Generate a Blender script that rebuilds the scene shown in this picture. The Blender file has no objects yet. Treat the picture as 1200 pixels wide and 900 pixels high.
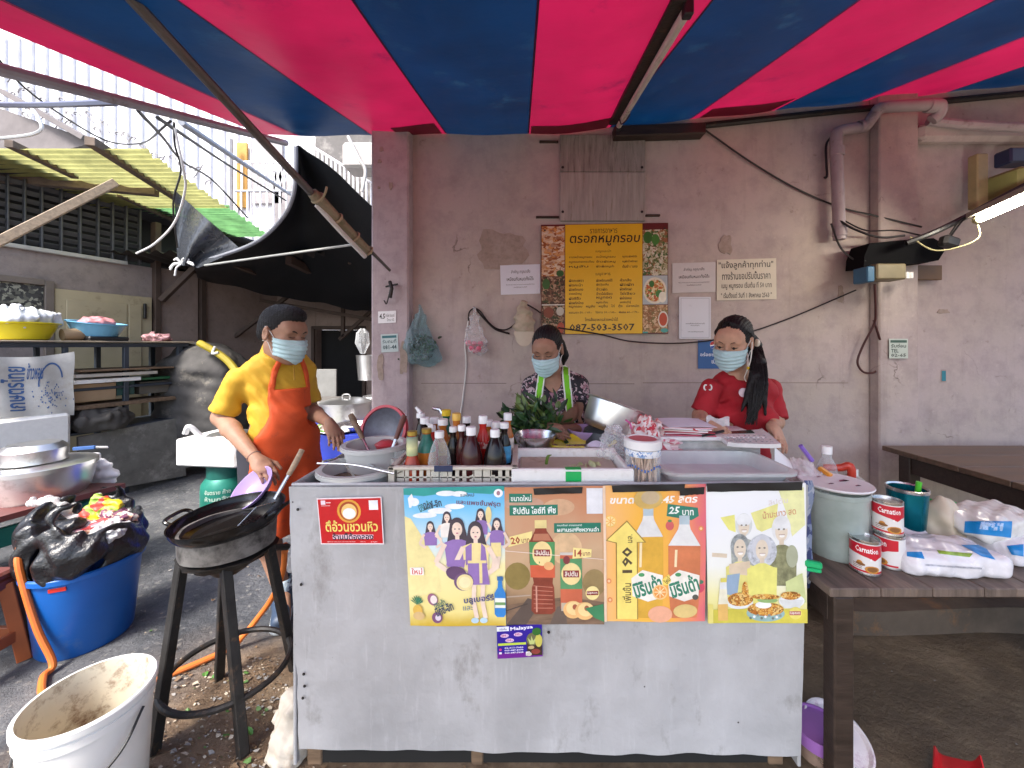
import bpy, bmesh, math, random
import numpy as np
from mathutils import Vector, Matrix, Euler, noise as mnoise
sc = bpy.context.scene
COL = sc.collection
R = math.radians

# ------------------------------------------------------------------ camera, sky, sun, exposure
F, CX, HY, H = 450.0, 610.0, 405.0, 1.4          # focal length in photo pixels, principal point, camera height
cd = bpy.data.cameras.new('camera'); cam = bpy.data.objects.new('camera', cd); COL.objects.link(cam)
cam.location = (0, 0, H); cam.rotation_euler = (R(90), 0, 0)
cd.sensor_width = 36; cd.lens = F / 1200 * 36
cd.shift_x = -(CX - 600) / 1200; cd.shift_y = (HY - 450) / 1200
cd.clip_start = 0.02; cd.clip_end = 500
sc.camera = cam
SUN_EL, SUN_AZ = R(52), R(215)                    # azimuth clockwise from +Y
wd = bpy.data.worlds.new('World'); sc.world = wd; wd.use_nodes = True
nt = wd.node_tree; nt.nodes.clear()
sky = nt.nodes.new('ShaderNodeTexSky'); sky.sky_type = 'NISHITA'; sky.sun_disc = False
sky.sun_elevation = SUN_EL; sky.sun_rotation = SUN_AZ; sky.dust_density = 2.6; sky.air_density = 1.0; sky.ozone_density = 0.6
bg = nt.nodes.new('ShaderNodeBackground'); bg.inputs[1].default_value = 0.15
wo = nt.nodes.new('ShaderNodeOutputWorld')
nt.links.new(sky.outputs[0], bg.inputs[0]); nt.links.new(bg.outputs[0], wo.inputs[0])
ld = bpy.data.lights.new('sun', 'SUN'); ld.energy = 2.4; ld.angle = R(14); ld.color = (1.0, .95, .88)
so = bpy.data.objects.new('sun', ld); COL.objects.link(so)
sdir = Vector((math.sin(SUN_AZ) * math.cos(SUN_EL), math.cos(SUN_AZ) * math.cos(SUN_EL), math.sin(SUN_EL)))
so.rotation_euler = sdir.to_track_quat('Z', 'Y').to_euler()
sc.view_settings.view_transform = 'Standard'; sc.view_settings.look = 'None'
sc.view_settings.exposure = 1.7; sc.view_settings.gamma = 1; sc.view_settings.use_curve_mapping = False

# ------------------------------------------------------------------ small helpers
def P(x, y, Y):                                   # point at photo pixel x,y and depth Y
    return Vector(((x - CX) * Y / F, Y, H - (y - HY) * Y / F))
def GZ(x, y, z=0.0):                              # point at photo pixel on the level z
    return P(x, y, F * (H - z) / (y - HY))
def V(*a): return Vector(a)
rnd = random.Random(7)
ORG = {}
def thing(name, label, cat, loc=(0, 0, 0), group=None):
    o = bpy.data.objects.new(name, None); COL.objects.link(o)
    o.empty_display_size = .05
    o.location = loc; ORG[o.name] = Vector(loc)
    o['label'] = label; o['category'] = cat
    if group: o['group'] = group
    return o
def tag(o, label, cat, group=None):
    o['label'] = label; o['category'] = cat
    if group: o['group'] = group
    return o

class MB:
    """collects shapes in world coordinates; build() links them as one mesh object"""
    def __init__(s): s.v = []; s.f = []; s.m = []
    def add(s, vs, fs, m=0):
        b = len(s.v); s.v += [tuple(p) for p in vs]
        for f in fs: s.f.append([b + i for i in f]); s.m.append(m)
        return s
    def box(s, c, size, rot=(0, 0, 0), bev=.004, m=0):
        hx, hy, hz = [q / 2 for q in size]; b = min(bev, hx * .6, hy * .6, hz * .6)
        M = Matrix.Translation(c) @ Euler(rot).to_matrix().to_4x4()
        vs = []; idx = {}
        for sx in (-1, 1):
            for sy in (-1, 1):
                for sz in (-1, 1):
                    for a in range(3):
                        p = [sx * (hx - b), sy * (hy - b), sz * (hz - b)]
                        p[a] = (sx * hx, sy * hy, sz * hz)[a]
                        idx[(sx, sy, sz, a)] = len(vs); vs.append(M @ Vector(p))
        fs = []
        for a in range(3):
            o1, o2 = [q for q in range(3) if q != a]
            for sg in (-1, 1):
                q = []
                for (p1, p2) in ((-1, -1), (1, -1), (1, 1), (-1, 1)):
                    t = [0, 0, 0]; t[a] = sg; t[o1] = p1; t[o2] = p2
                    q.append(idx[(*t, a)])
                fs.append(q)
            for p1 in (-1, 1):
                for p2 in (-1, 1):
                    t = [0, 0, 0]; t[o1] = p1; t[o2] = p2
                    t[a] = -1; ta = tuple(t); t[a] = 1; tb = tuple(t)
                    fs.append([idx[(*ta, o1)], idx[(*tb, o1)], idx[(*tb, o2)], idx[(*ta, o2)]])
        for sx in (-1, 1):
            for sy in (-1, 1):
                for sz in (-1, 1): fs.append([idx[(sx, sy, sz, a)] for a in range(3)])
        return s.add(vs, fs, m)
    def lathe(s, prof, c=(0, 0, 0), n=32, M=None, m=0, wob=None):
        T = Matrix.Translation(c) @ (M.to_4x4() if M is not None else Matrix.Identity(4))
        vs = []; rows = []
        for (r, z) in prof:
            if r < 1e-6: rows.append([len(vs)]); vs.append(T @ Vector((0, 0, z)))
            else:
                rows.append(list(range(len(vs), len(vs) + n)))
                for i in range(n):
                    a = 2 * math.pi * i / n; rr = r * (wob(a, z) if wob else 1)
                    vs.append(T @ Vector((rr * math.cos(a), rr * math.sin(a), z)))
        fs = []
        for A, B in zip(rows, rows[1:]):
            for i in range(n):
                j = (i + 1) % n
                if len(A) == 1 and len(B) == 1: continue
                if len(A) == 1: fs.append([A[0], B[j], B[i]])
                elif len(B) == 1: fs.append([A[i], A[j], B[0]])
                else: fs.append([A[i], A[j], B[j], B[i]])
        return s.add(vs, fs, m)
    def tube(s, pts, r=.01, n=8, m=0, cap=True):
        pts = [Vector(p) for p in pts]; k = len(pts)
        rs = r if isinstance(r, (list, tuple)) else [r] * k
        T = []
        for i in range(k):
            d = pts[min(i + 1, k - 1)] - pts[max(i - 1, 0)]
            T.append(d.normalized() if d.length > 1e-9 else Vector((0, 0, 1)))
        up = Vector((0, 0, 1)) if abs(T[0].z) < .9 else Vector((1, 0, 0))
        N = (up - T[0] * up.dot(T[0])).normalized(); vs = []
        for i in range(k):
            if i: N = (N - T[i] * N.dot(T[i])).normalized()
            B = T[i].cross(N)
            for j in range(n):
                a = 2 * math.pi * (j + .5) / n
                vs.append(pts[i] + (N * math.cos(a) + B * math.sin(a)) * rs[i])
        fs = [[i * n + j, i * n + (j + 1) % n, (i + 1) * n + (j + 1) % n, (i + 1) * n + j] for i in range(k - 1) for j in range(n)]
        if cap: fs += [list(range(n))[::-1], list(range((k - 1) * n, k * n))]
        return s.add(vs, fs, m)
    def bar(s, a, b, w, t, m=0):                   # square bar between two points
        a = Vector(a); b = Vector(b); d = b - a
        q = d.to_track_quat('X', 'Z')
        return s.box((a + b) / 2, (d.length, w, t), q.to_euler(), .003, m)
    def grid(s, fn, nu, nv, m=0, thick=0, closed_u=False):
        vs = [fn(i / nu, j / nv) for j in range(nv + 1) for i in range(nu + 1)]
        w = nu + 1
        fs = [[j * w + i, j * w + i + 1, (j + 1) * w + i + 1, (j + 1) * w + i] for j in range(nv) for i in range(nu)]
        if thick:
            vs = [Vector(p) for p in vs]; nn = [Vector((0, 0, 0)) for _ in vs]
            for f in fs:
                nrm = (vs[f[1]] - vs[f[0]]).cross(vs[f[3]] - vs[f[0]])
                if nrm.length < 1e-14: continue
                for i in f: nn[i] += nrm
            b = len(vs); vs2 = [p - (q.normalized() * thick if q.length > 0 else q) for p, q in zip(vs, nn)]
            fs2 = [[b + i for i in f][::-1] for f in fs]
            rim = [j for j in range(nu + 1)] + [(j + 1) * w - 1 for j in range(1, nv + 1)] + [nv * w + i for i in range(nu - 1, -1, -1)] + [j * w for j in range(nv - 1, 0, -1)]
            fr = [[rim[(i + 1) % len(rim)], rim[i], b + rim[i], b + rim[(i + 1) % len(rim)]] for i in range(len(rim))]
            vs = vs + vs2; fs = fs + fs2 + fr
        return s.add(vs, fs, m)
    def prism(s, poly, M, t, m=0):                 # 2D polygon (x,z plane of M, thickness along +y of M)
        n = len(poly)
        vs = [M @ Vector((x, 0, z)) for x, z in poly] + [M @ Vector((x, t, z)) for x, z in poly]
        fs = [list(range(n)), list(range(n, 2 * n))[::-1]] + [[i, (i + 1) % n, n + (i + 1) % n, n + i] for i in range(n)]
        return s.add(vs, fs, m)
    def build(s, name, mats, parent=None, loc=None, ang=35, recalc=True):
        mats = mats if isinstance(mats, (list, tuple)) else [mats]
        if parent is not None: org = ORG[parent.name]
        else:
            if loc is None:
                a = np.array(s.v); lo, hi = a.min(0), a.max(0)
                loc = ((lo[0] + hi[0]) / 2, (lo[1] + hi[1]) / 2, lo[2])
            org = Vector(loc)
        me = bpy.data.meshes.new(name)
        ox, oy, oz = org
        me.from_pydata([(x - ox, y - oy, z - oz) for x, y, z in s.v], [], s.f)
        for mt in mats: me.materials.append(mt)
        if len(mats) > 1: me.polygons.foreach_set('material_index', s.m)
        if recalc:
            bm = bmesh.new(); bm.from_mesh(me); bmesh.ops.recalc_face_normals(bm, faces=bm.faces[:]); bm.to_mesh(me); bm.free()
        if ang:
            me.shade_smooth(); me.set_sharp_from_angle(angle=R(ang))
        o = bpy.data.objects.new(name, me); COL.objects.link(o)
        if parent is not None: o.parent = parent
        else: o.location = org
        ORG[o.name] = org
        return o

def copy_tree(o, loc, label=None, rotz=None):
    def rec(q, par):
        c = q.copy(); COL.objects.link(c)
        if par is not None: c.parent = par
        for ch in q.children: rec(ch, c)
        return c
    c = rec(o, None); c.location = loc
    if rotz is not None: c.rotation_euler.z = rotz
    if label: c['label'] = label
    return c

def lerp(a, b, t): return a + (b - a) * t
def spline(pts, k=8):                              # Catmull-Rom through points
    pts = [Vector(p) for p in pts]; out = []
    q = [pts[0] * 2 - pts[1]] + pts + [pts[-1] * 2 - pts[-2]]
    for i in range(1, len(q) - 2):
        for j in range(k):
            t = j / k; a, b, c, d = q[i - 1:i + 3]
            out.append(.5 * ((2 * b) + (c - a) * t + (2 * a - 5 * b + 4 * c - d) * t * t + (3 * b - a - 3 * c + d) * t ** 3))
    out.append(pts[-1]); return out
def sag(a, b, s, k=12):
    a = Vector(a); b = Vector(b)
    return [a.lerp(b, i / k) - Vector((0, 0, s * 4 * (i / k) * (1 - i / k))) for i in range(k + 1)]

# ------------------------------------------------------------------ materials
MC = {}
def srgb(h):
    if isinstance(h, (tuple, list)): return tuple(h)
    h = h.lstrip('#'); c = [int(h[i:i + 2], 16) / 255 for i in (0, 2, 4)]
    return tuple(((x / 12.92) if x <= .04045 else ((x + .055) / 1.055) ** 2.4) for x in c)
def mat(name, col, rough=.5, metal=0., var=.15, scale=6., dirt=None, dirt_amt=.0, dirt_scale=3., bump=0., bump_scale=40., spec=.5, stretch=None, trans=0., coat=0., sss=0., rvar=.1, emit=0):
    if name in MC: return MC[name]
    m = bpy.data.materials.new(name); m.use_nodes = True; MC[name] = m
    n = m.node_tree.nodes; l = m.node_tree.links; b = n['Principled BSDF']
    c = srgb(col)
    tc = n.new('ShaderNodeTexCoord'); mp = n.new('ShaderNodeMapping'); l.new(tc.outputs['Object'], mp.inputs[0])
    if stretch: mp.inputs['Scale'].default_value = stretch
    nz = n.new('ShaderNodeTexNoise'); nz.inputs['Scale'].default_value = scale; nz.inputs['Detail'].default_value = 5; nz.inputs['Roughness'].default_value = .6
    l.new(mp.outputs[0], nz.inputs['Vector'])
    rp = n.new('ShaderNodeValToRGB'); e = rp.color_ramp.elements
    e[0].position = .3; e[1].position = .7
    e[0].color = (*[max(0, x * (1 - var)) for x in c], 1); e[1].color = (*[min(1, x * (1 + var * .8)) for x in c], 1)
    l.new(nz.outputs['Fac'], rp.inputs[0]); out = rp.outputs[0]
    if dirt is not None:
        n2 = n.new('ShaderNodeTexNoise'); n2.inputs['Scale'].default_value = dirt_scale; n2.inputs['Detail'].default_value = 8; n2.inputs['Roughness'].default_value = .72
        l.new(mp.outputs[0], n2.inputs['Vector'])
        r2 = n.new('ShaderNodeValToRGB'); r2.color_ramp.elements[0].position = .62 - dirt_amt * .4; r2.color_ramp.elements[1].position = .78 - dirt_amt * .25
        mx = n.new('ShaderNodeMixRGB'); mx.inputs[2].default_value = (*srgb(dirt), 1)
        l.new(n2.outputs['Fac'], r2.inputs[0]); l.new(r2.outputs[0], mx.inputs[0]); l.new(out, mx.inputs[1]); out = mx.outputs[0]
    l.new(out, b.inputs['Base Color'])
    b.inputs['Metallic'].default_value = metal; b.inputs['Specular IOR Level'].default_value = spec
    if rvar:
        mr = n.new('ShaderNodeMapRange'); mr.inputs['To Min'].default_value = max(0, rough - rvar); mr.inputs['To Max'].default_value = min(1, rough + rvar)
        l.new(nz.outputs['Fac'], mr.inputs[0]); l.new(mr.outputs[0], b.inputs['Roughness'])
    else: b.inputs['Roughness'].default_value = rough
    if trans: b.inputs['Transmission Weight'].default_value = trans
    if coat: b.inputs['Coat Weight'].default_value = coat; b.inputs['Coat Roughness'].default_value = .15
    if sss:
        b.inputs['Subsurface Weight'].default_value = sss; b.inputs['Subsurface Radius'].default_value = (.01, .004, .002)
    if bump:
        n3 = n.new('ShaderNodeTexNoise'); n3.inputs['Scale'].default_value = bump_scale; n3.inputs['Detail'].default_value = 6
        l.new(mp.outputs[0], n3.inputs['Vector'])
        bp = n.new('ShaderNodeBump'); bp.inputs['Strength'].default_value = min(1, bump); bp.inputs['Distance'].default_value = .01
        l.new(n3.outputs['Fac'], bp.inputs['Height']); l.new(bp.outputs[0], b.inputs['Normal'])
    if emit:
        b.inputs['Emission Color'].default_value = (*c, 1); b.inputs['Emission Strength'].default_value = emit
    return m
def film(name, col=(.9, .93, .95), body=.18, rough=.15, tint=(1, 1, 1), scale=25.):
    """thin clear plastic: part see-through, part pale, with a gloss"""
    if name in MC: return MC[name]
    m = bpy.data.materials.new(name); m.use_nodes = True; MC[name] = m
    n = m.node_tree.nodes; l = m.node_tree.links; b = n['Principled BSDF']
    b.inputs['Base Color'].default_value = (*srgb(col), 1); b.inputs['Roughness'].default_value = rough
    t = n.new('ShaderNodeBsdfTransparent'); t.inputs[0].default_value = (*tint, 1)
    mx = n.new('ShaderNodeMixShader'); lw = n.new('ShaderNodeLayerWeight'); lw.inputs[0].default_value = .35
    nz = n.new('ShaderNodeTexNoise'); nz.inputs['Scale'].default_value = scale; nz.inputs['Detail'].default_value = 4
    tc = n.new('ShaderNodeTexCoord'); l.new(tc.outputs['Object'], nz.inputs['Vector'])
    ad = n.new('ShaderNodeMath'); ad.operation = 'MULTIPLY_ADD'; ad.inputs[1].default_value = body * 1.4; ad.inputs[2].default_value = body * .3
    l.new(nz.outputs['Fac'], ad.inputs[0])
    a2 = n.new('ShaderNodeMath'); a2.operation = 'ADD'; a2.use_clamp = True
    m2 = n.new('ShaderNodeMath'); m2.operation = 'MULTIPLY'; m2.inputs[1].default_value = .5
    l.new(lw.outputs['Facing'], m2.inputs[0]); l.new(ad.outputs[0], a2.inputs[0]); l.new(m2.outputs[0], a2.inputs[1])
    l.new(a2.outputs[0], mx.inputs[0]); l.new(t.outputs[0], mx.inputs[1]); l.new(b.outputs[0], mx.inputs[2])
    bp = n.new('ShaderNodeBump'); bp.inputs['Strength'].default_value = .5; bp.inputs['Distance'].default_value = .01
    l.new(nz.outputs['Fac'], bp.inputs['Height']); l.new(bp.outputs[0], b.inputs['Normal'])
    l.new(mx.outputs[0], n['Material Output'].inputs[0])
    return m
def cloth_film(name, col, trans=.4, rough=.5, var=.12, scale=3., **kw):
    """opaque sheet that lets light glow through"""
    if name in MC: return MC[name]
    m = mat(name, col, rough=rough, var=var, scale=scale, spec=.2, **kw)
    n = m.node_tree.nodes; l = m.node_tree.links; b = n['Principled BSDF']
    src = b.inputs['Base Color'].links[0].from_socket
    t = n.new('ShaderNodeBsdfTranslucent'); l.new(src, t.inputs[0])
    mx = n.new('ShaderNodeMixShader'); mx.inputs[0].default_value = trans
    l.new(b.outputs[0], mx.inputs[1]); l.new(t.outputs[0], mx.inputs[2]); l.new(mx.outputs[0], n['Material Output'].inputs[0])
    return m
def cells(name, cols, scale=40., rough=.5, bump=.3, jitter=1.0, stretch=None, smooth=False):
    """speckle of cells in the given colours (prints, food pictures, floral cloth)"""
    if name in MC: return MC[name]
    m = bpy.data.materials.new(name); m.use_nodes = True; MC[name] = m
    n = m.node_tree.nodes; l = m.node_tree.links; b = n['Principled BSDF']; b.inputs['Roughness'].default_value = rough
    tc = n.new('ShaderNodeTexCoord'); mp = n.new('ShaderNodeMapping'); l.new(tc.outputs['Object'], mp.inputs[0])
    if stretch: mp.inputs['Scale'].default_value = stretch
    nz = n.new('ShaderNodeTexNoise'); nz.inputs['Scale'].default_value = scale * .6; nz.inputs['Detail'].default_value = 3
    l.new(mp.outputs[0], nz.inputs['Vector'])
    mv = n.new('ShaderNodeMixRGB'); mv.blend_type = 'ADD'; mv.inputs[0].default_value = .06 * jitter
    l.new(mp.outputs[0], mv.inputs[1]); l.new(nz.outputs['Color'], mv.inputs[2])
    vo = n.new('ShaderNodeTexVoronoi'); vo.inputs['Scale'].default_value = scale
    l.new(mv.outputs[0], vo.inputs['Vector'])
    sp = n.new('ShaderNodeSeparateColor'); l.new(vo.outputs['Color'], sp.inputs[0])
    rp = n.new('ShaderNodeValToRGB'); rp.color_ramp.interpolation = 'LINEAR' if smooth else 'CONSTANT'
    e = rp.color_ramp.elements; k = len(cols)
    while len(e) < k: e.new(.5)
    for i, c in enumerate(cols): e[i].position = i / k; e[i].color = (*srgb(c), 1)
    l.new(sp.outputs[0], rp.inputs[0]); l.new(rp.outputs[0], b.inputs['Base Color'])
    if bump:
        bp = n.new('ShaderNodeBump'); bp.inputs['Strength'].default_value = bump; bp.inputs['Distance'].default_value = .004
        l.new(vo.outputs['Distance'], bp.inputs['Height']); l.new(bp.outputs[0], b.inputs['Normal'])
    return m
def blend(name, stops, axis=2, lo=0., hi=1., rough=.5, wobble=.15, wscale=6.):
    """a printed colour run along one axis of the object (for posters only)"""
    if name in MC: return MC[name]
    m = bpy.data.materials.new(name); m.use_nodes = True; MC[name] = m
    n = m.node_tree.nodes; l = m.node_tree.links; b = n['Principled BSDF']; b.inputs['Roughness'].default_value = rough
    tc = n.new('ShaderNodeTexCoord'); sp = n.new('ShaderNodeSeparateXYZ'); l.new(tc.outputs['Object'], sp.inputs[0])
    nz = n.new('ShaderNodeTexNoise'); nz.inputs['Scale'].default_value = wscale; nz.inputs['Detail'].default_value = 5; l.new(tc.outputs['Object'], nz.inputs['Vector'])
    mr = n.new('ShaderNodeMapRange'); mr.inputs[1].default_value = lo; mr.inputs[2].default_value = hi; l.new(sp.outputs[axis], mr.inputs[0])
    ma = n.new('ShaderNodeMath'); ma.operation = 'MULTIPLY_ADD'; ma.inputs[1].default_value = wobble * 2; ma.inputs[2].default_value = -wobble; l.new(nz.outputs['Fac'], ma.inputs[0])
    ad = n.new('ShaderNodeMath'); l.new(ma.outputs[0], ad.inputs[0]); l.new(mr.outputs[0], ad.inputs[1])
    rp = n.new('ShaderNodeValToRGB'); e = rp.color_ramp.elements
    while len(e) < len(stops): e.new(.5)
    for i, (p, c) in enumerate(stops): e[i].position = p; e[i].color = (*srgb(c), 1)
    l.new(ad.outputs[0], rp.inputs[0]); l.new(rp.outputs[0], b.inputs['Base Color'])
    return m
def pc(c):                                         # printing ink
    return mat('ink_' + c.strip('#'), c, rough=.42, var=.12, scale=22, rvar=.08, bump=.25, bump_scale=16)

M_steel = mat('brushed_steel', (.62, .62, .62), rough=.27, metal=1, var=.12, scale=14, dirt=(.3, .28, .26), dirt_amt=.05, dirt_scale=9)
M_alu = mat('dull_aluminium', (.72, .72, .72), rough=.33, metal=.95, var=.1, scale=5, dirt=(.42, .40, .38), dirt_amt=.12, dirt_scale=6, bump=.05, bump_scale=9)
M_black = mat('black_plastic', (.012, .012, .013), rough=.4, var=.3)
M_iron = mat('sooty_iron', (.022, .02, .019), rough=.55, metal=.3, var=.4, scale=20, dirt=(.12, .07, .04), dirt_amt=.12, dirt_scale=18, bump=.2, bump_scale=60)
M_white = mat('white_plastic', (.78, .78, .76), rough=.35, var=.05, dirt=(.45, .4, .32), dirt_amt=.02, dirt_scale=9)
M_foam = mat('white_foam', (.8, .79, .76), rough=.7, var=.05, scale=30, dirt=(.5, .44, .34), dirt_amt=.1, dirt_scale=6, bump=.12, bump_scale=120)
M_wood = mat('worn_wood', (.16, .105, .065), rough=.6, var=.45, scale=5, stretch=(1, 9, 9), bump=.2, bump_scale=12, dirt=(.05, .035, .025), dirt_amt=.1)
M_darkwood = mat('dark_wood', (.035, .022, .016), rough=.45, var=.4, scale=5, stretch=(1.5, 9, 9), bump=.15, bump_scale=14)
M_palewood = mat('pale_wood', (.42, .31, .2), rough=.6, var=.3, scale=6, stretch=(1, 8, 8), bump=.15, bump_scale=14, dirt=(.2, .14, .09), dirt_amt=.1)
M_card = mat('cardboard', (.33, .225, .13), rough=.75, var=.15, scale=5, dirt=(.15, .1, .06), dirt_amt=.08)
M_film = film('clear_film')
M_paper = mat('white_paper', (.8, .8, .82), rough=.6, var=.04, scale=8)
M_blackcable = mat('black_cable', (.015, .014, .015), rough=.5, var=.2)
M_whitecable = mat('white_cable', (.7, .7, .68), rough=.5, var=.1)
# ------------------------------------------------------------------ soft shapes: distance field -> mesh
class Field:
    def __init__(s, lo, hi, h):
        s.h = h; s.lo = np.array(lo, float); n = np.ceil((np.array(hi) - s.lo) / h).astype(int) + 1
        s.ax = [(s.lo[i] + h * np.arange(n[i])).astype(np.float32) for i in range(3)]
        s.v = np.full(n, .3, np.float32)
    def sl(s, lo, hi):
        out = []
        for i in range(3):
            a = int(np.floor((lo[i] - s.lo[i]) / s.h)); b = int(np.ceil((hi[i] - s.lo[i]) / s.h)) + 1
            out.append(slice(max(0, a), max(0, min(len(s.ax[i]), b))))
        return tuple(out)
    def xyz(s, q=None):
        q = q or (slice(None),) * 3
        return s.ax[0][q[0]][:, None, None], s.ax[1][q[1]][None, :, None], s.ax[2][q[2]][None, None, :]
    def op(s, prim, k=.02, mode='add', pad=.06):
        lo, hi, fn = prim; m = max(pad, k * 1.5)
        q = s.sl(np.array(lo) - m, np.array(hi) + m); X, Y, Z = s.xyz(q)
        a = s.v[q]
        if a.size == 0: return s
        d = fn(X, Y, Z).astype(np.float32); k = max(k, 1e-5)
        if mode == 'add':
            h = np.clip(.5 + .5 * (a - d) / k, 0, 1); s.v[q] = a * (1 - h) + d * h - k * h * (1 - h)
        elif mode == 'sub':
            h = np.clip(.5 - .5 * (a + d) / k, 0, 1); s.v[q] = a * (1 - h) - d * h + k * h * (1 - h)
        return s
    def add(s, prim, k=.02): return s.op(prim, k, 'add')
    def sub(s, prim, k=.01): return s.op(prim, k, 'sub')
    def clip(s, fn, k=0.004):                      # keep where fn < 0
        X, Y, Z = s.xyz(); d = np.broadcast_to(fn(X, Y, Z), s.v.shape).astype(np.float32)
        h = np.clip(.5 - .5 * (s.v - d) / k, 0, 1); s.v = s.v * (1 - h) + d * h + k * h * (1 - h); s.v = s.v.astype(np.float32); return s
    def warp(s, fn): X, Y, Z = s.xyz(); s.v = (s.v + fn(X, Y, Z)).astype(np.float32); return s
    def copy(s, v=None):
        c = Field.__new__(Field); c.h, c.lo, c.ax, c.v = s.h, s.lo, s.ax, (s.v.copy() if v is None else v.astype(np.float32)); return c
    def mesh(s):
        v = s.v; sg = v < 0; n = np.array(v.shape); c = np.zeros(n - 1, np.uint8)
        offs = [(i, j, k) for i in (0, 1) for j in (0, 1) for k in (0, 1)]
        for i, j, k in offs: c += sg[i:n[0] - 1 + i, j:n[1] - 1 + j, k:n[2] - 1 + k]
        act = (c > 0) & (c < 8); I = np.argwhere(act)
        if len(I) == 0: return np.zeros((0, 3)), np.zeros((0, 4), int)
        vals = {o: v[I[:, 0] + o[0], I[:, 1] + o[1], I[:, 2] + o[2]] for o in offs}
        pos = np.zeros((len(I), 3)); cnt = np.zeros(len(I))
        for a in offs:
            for ax in range(3):
                if a[ax]: continue
                b = list(a); b[ax] = 1; b = tuple(b); va, vb = vals[a], vals[b]; m = (va < 0) != (vb < 0)
                t = np.where(m, va / np.where(va == vb, 1, va - vb), 0); p = np.tile(np.array(a, float), (len(I), 1)); p[:, ax] = t
                pos += p * m[:, None]; cnt += m
        V_ = s.lo + s.h * (I + pos / cnt[:, None])
        idm = np.full(n - 1, -1, np.int64); idm[act] = np.arange(len(I)); Q = []
        for ax in range(3):
            o1, o2 = (ax + 1) % 3, (ax + 2) % 3
            A = [slice(None)] * 3; B = [slice(None)] * 3; A[ax] = slice(0, -1); B[ax] = slice(1, None)
            s0, s1 = sg[tuple(A)], sg[tuple(B)]; E = np.argwhere(s0 != s1)
            ok = (E[:, o1] > 0) & (E[:, o2] > 0) & (E[:, o1] < n[o1] - 1) & (E[:, o2] < n[o2] - 1); E = E[ok]
            def cell(d1, d2):
                q = E.copy(); q[:, o1] += d1; q[:, o2] += d2; return idm[q[:, 0], q[:, 1], q[:, 2]]
            q = np.stack([cell(-1, -1), cell(0, -1), cell(0, 0), cell(-1, 0)], 1)
            fl = s0[E[:, 0], E[:, 1], E[:, 2]]; q[~fl] = q[~fl][:, ::-1]; Q.append(q)
        Q = np.concatenate(Q); return V_, Q[(Q >= 0).all(1)]
    def build(s, name, mats, parent=None, loc=None, smooth=1):
        v, q = s.mesh(); mats = mats if isinstance(mats, (list, tuple)) else [mats]
        for _ in range(smooth):                    # light Laplacian
            acc = np.zeros_like(v); cn = np.zeros(len(v))
            for a, b in ((0, 1), (1, 2), (2, 3), (3, 0)):
                np.add.at(acc, q[:, a], v[q[:, b]]); np.add.at(cn, q[:, a], 1); np.add.at(acc, q[:, b], v[q[:, a]]); np.add.at(cn, q[:, b], 1)
            v = v * .5 + .5 * acc / np.maximum(cn, 1)[:, None]
        if parent is not None: org = ORG[parent.name]
        else: org = Vector(loc) if loc is not None else Vector(((v[:, 0].min() + v[:, 0].max()) / 2, (v[:, 1].min() + v[:, 1].max()) / 2, v[:, 2].min()))
        me = bpy.data.meshes.new(name); v = v - np.array(org)
        me.vertices.add(len(v)); me.vertices.foreach_set('co', v.astype(np.float32).ravel())
        me.loops.add(q.size); me.loops.foreach_set('vertex_index', q.astype(np.int32).ravel())
        me.polygons.add(len(q)); me.polygons.foreach_set('loop_start', np.arange(0, q.size, 4, dtype=np.int32))
        me.update(calc_edges=True); me.validate(); me.shade_smooth()
        for m in mats: me.materials.append(m)
        o = bpy.data.objects.new(name, me); COL.objects.link(o); ORG[o.name] = org
        if parent is not None: o.parent = parent
        else: o.location = org
        return o
def _sc(M): return M.to_scale()[0] if M is not None else 1.
def cone(a, b, ra, rb=None, M=None):
    rb = ra if rb is None else rb
    if M is not None: a = M @ Vector(a); b = M @ Vector(b); ra *= _sc(M); rb *= _sc(M)
    a = np.array(a, float); b = np.array(b, float); d = b - a; L = max(1e-9, (d * d).sum()); r = max(ra, rb)
    def fn(X, Y, Z):
        px, py, pz = X - a[0], Y - a[1], Z - a[2]; t = np.clip((px * d[0] + py * d[1] + pz * d[2]) / L, 0, 1)
        return np.sqrt((px - d[0] * t) ** 2 + (py - d[1] * t) ** 2 + (pz - d[2] * t) ** 2) - (ra + (rb - ra) * t)
    return np.minimum(a, b) - r, np.maximum(a, b) + r, fn
def ell(c, r, M=None, rot=None):
    r = np.array(r, float); Q = np.eye(3)
    if rot is not None: Q = np.array(rot.to_matrix() if hasattr(rot, 'to_matrix') else rot)
    if M is not None:
        c = M @ Vector(c); s = _sc(M); r = r * s; Q = np.array(M.to_3x3()) / s @ Q
    c = np.array(c, float); R_ = r.max()
    def fn(X, Y, Z):
        p = (X - c[0], Y - c[1], Z - c[2]); l = [Q[0, i] * p[0] + Q[1, i] * p[1] + Q[2, i] * p[2] for i in range(3)]
        k0 = np.sqrt((l[0] / r[0]) ** 2 + (l[1] / r[1]) ** 2 + (l[2] / r[2]) ** 2); k1 = np.sqrt((l[0] / r[0] ** 2) ** 2 + (l[1] / r[1] ** 2) ** 2 + (l[2] / r[2] ** 2) ** 2)
        return np.where(k1 < 1e-6, -r.min(), k0 * (k0 - 1) / np.maximum(k1, 1e-6))
    return c - R_, c + R_, fn
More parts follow.
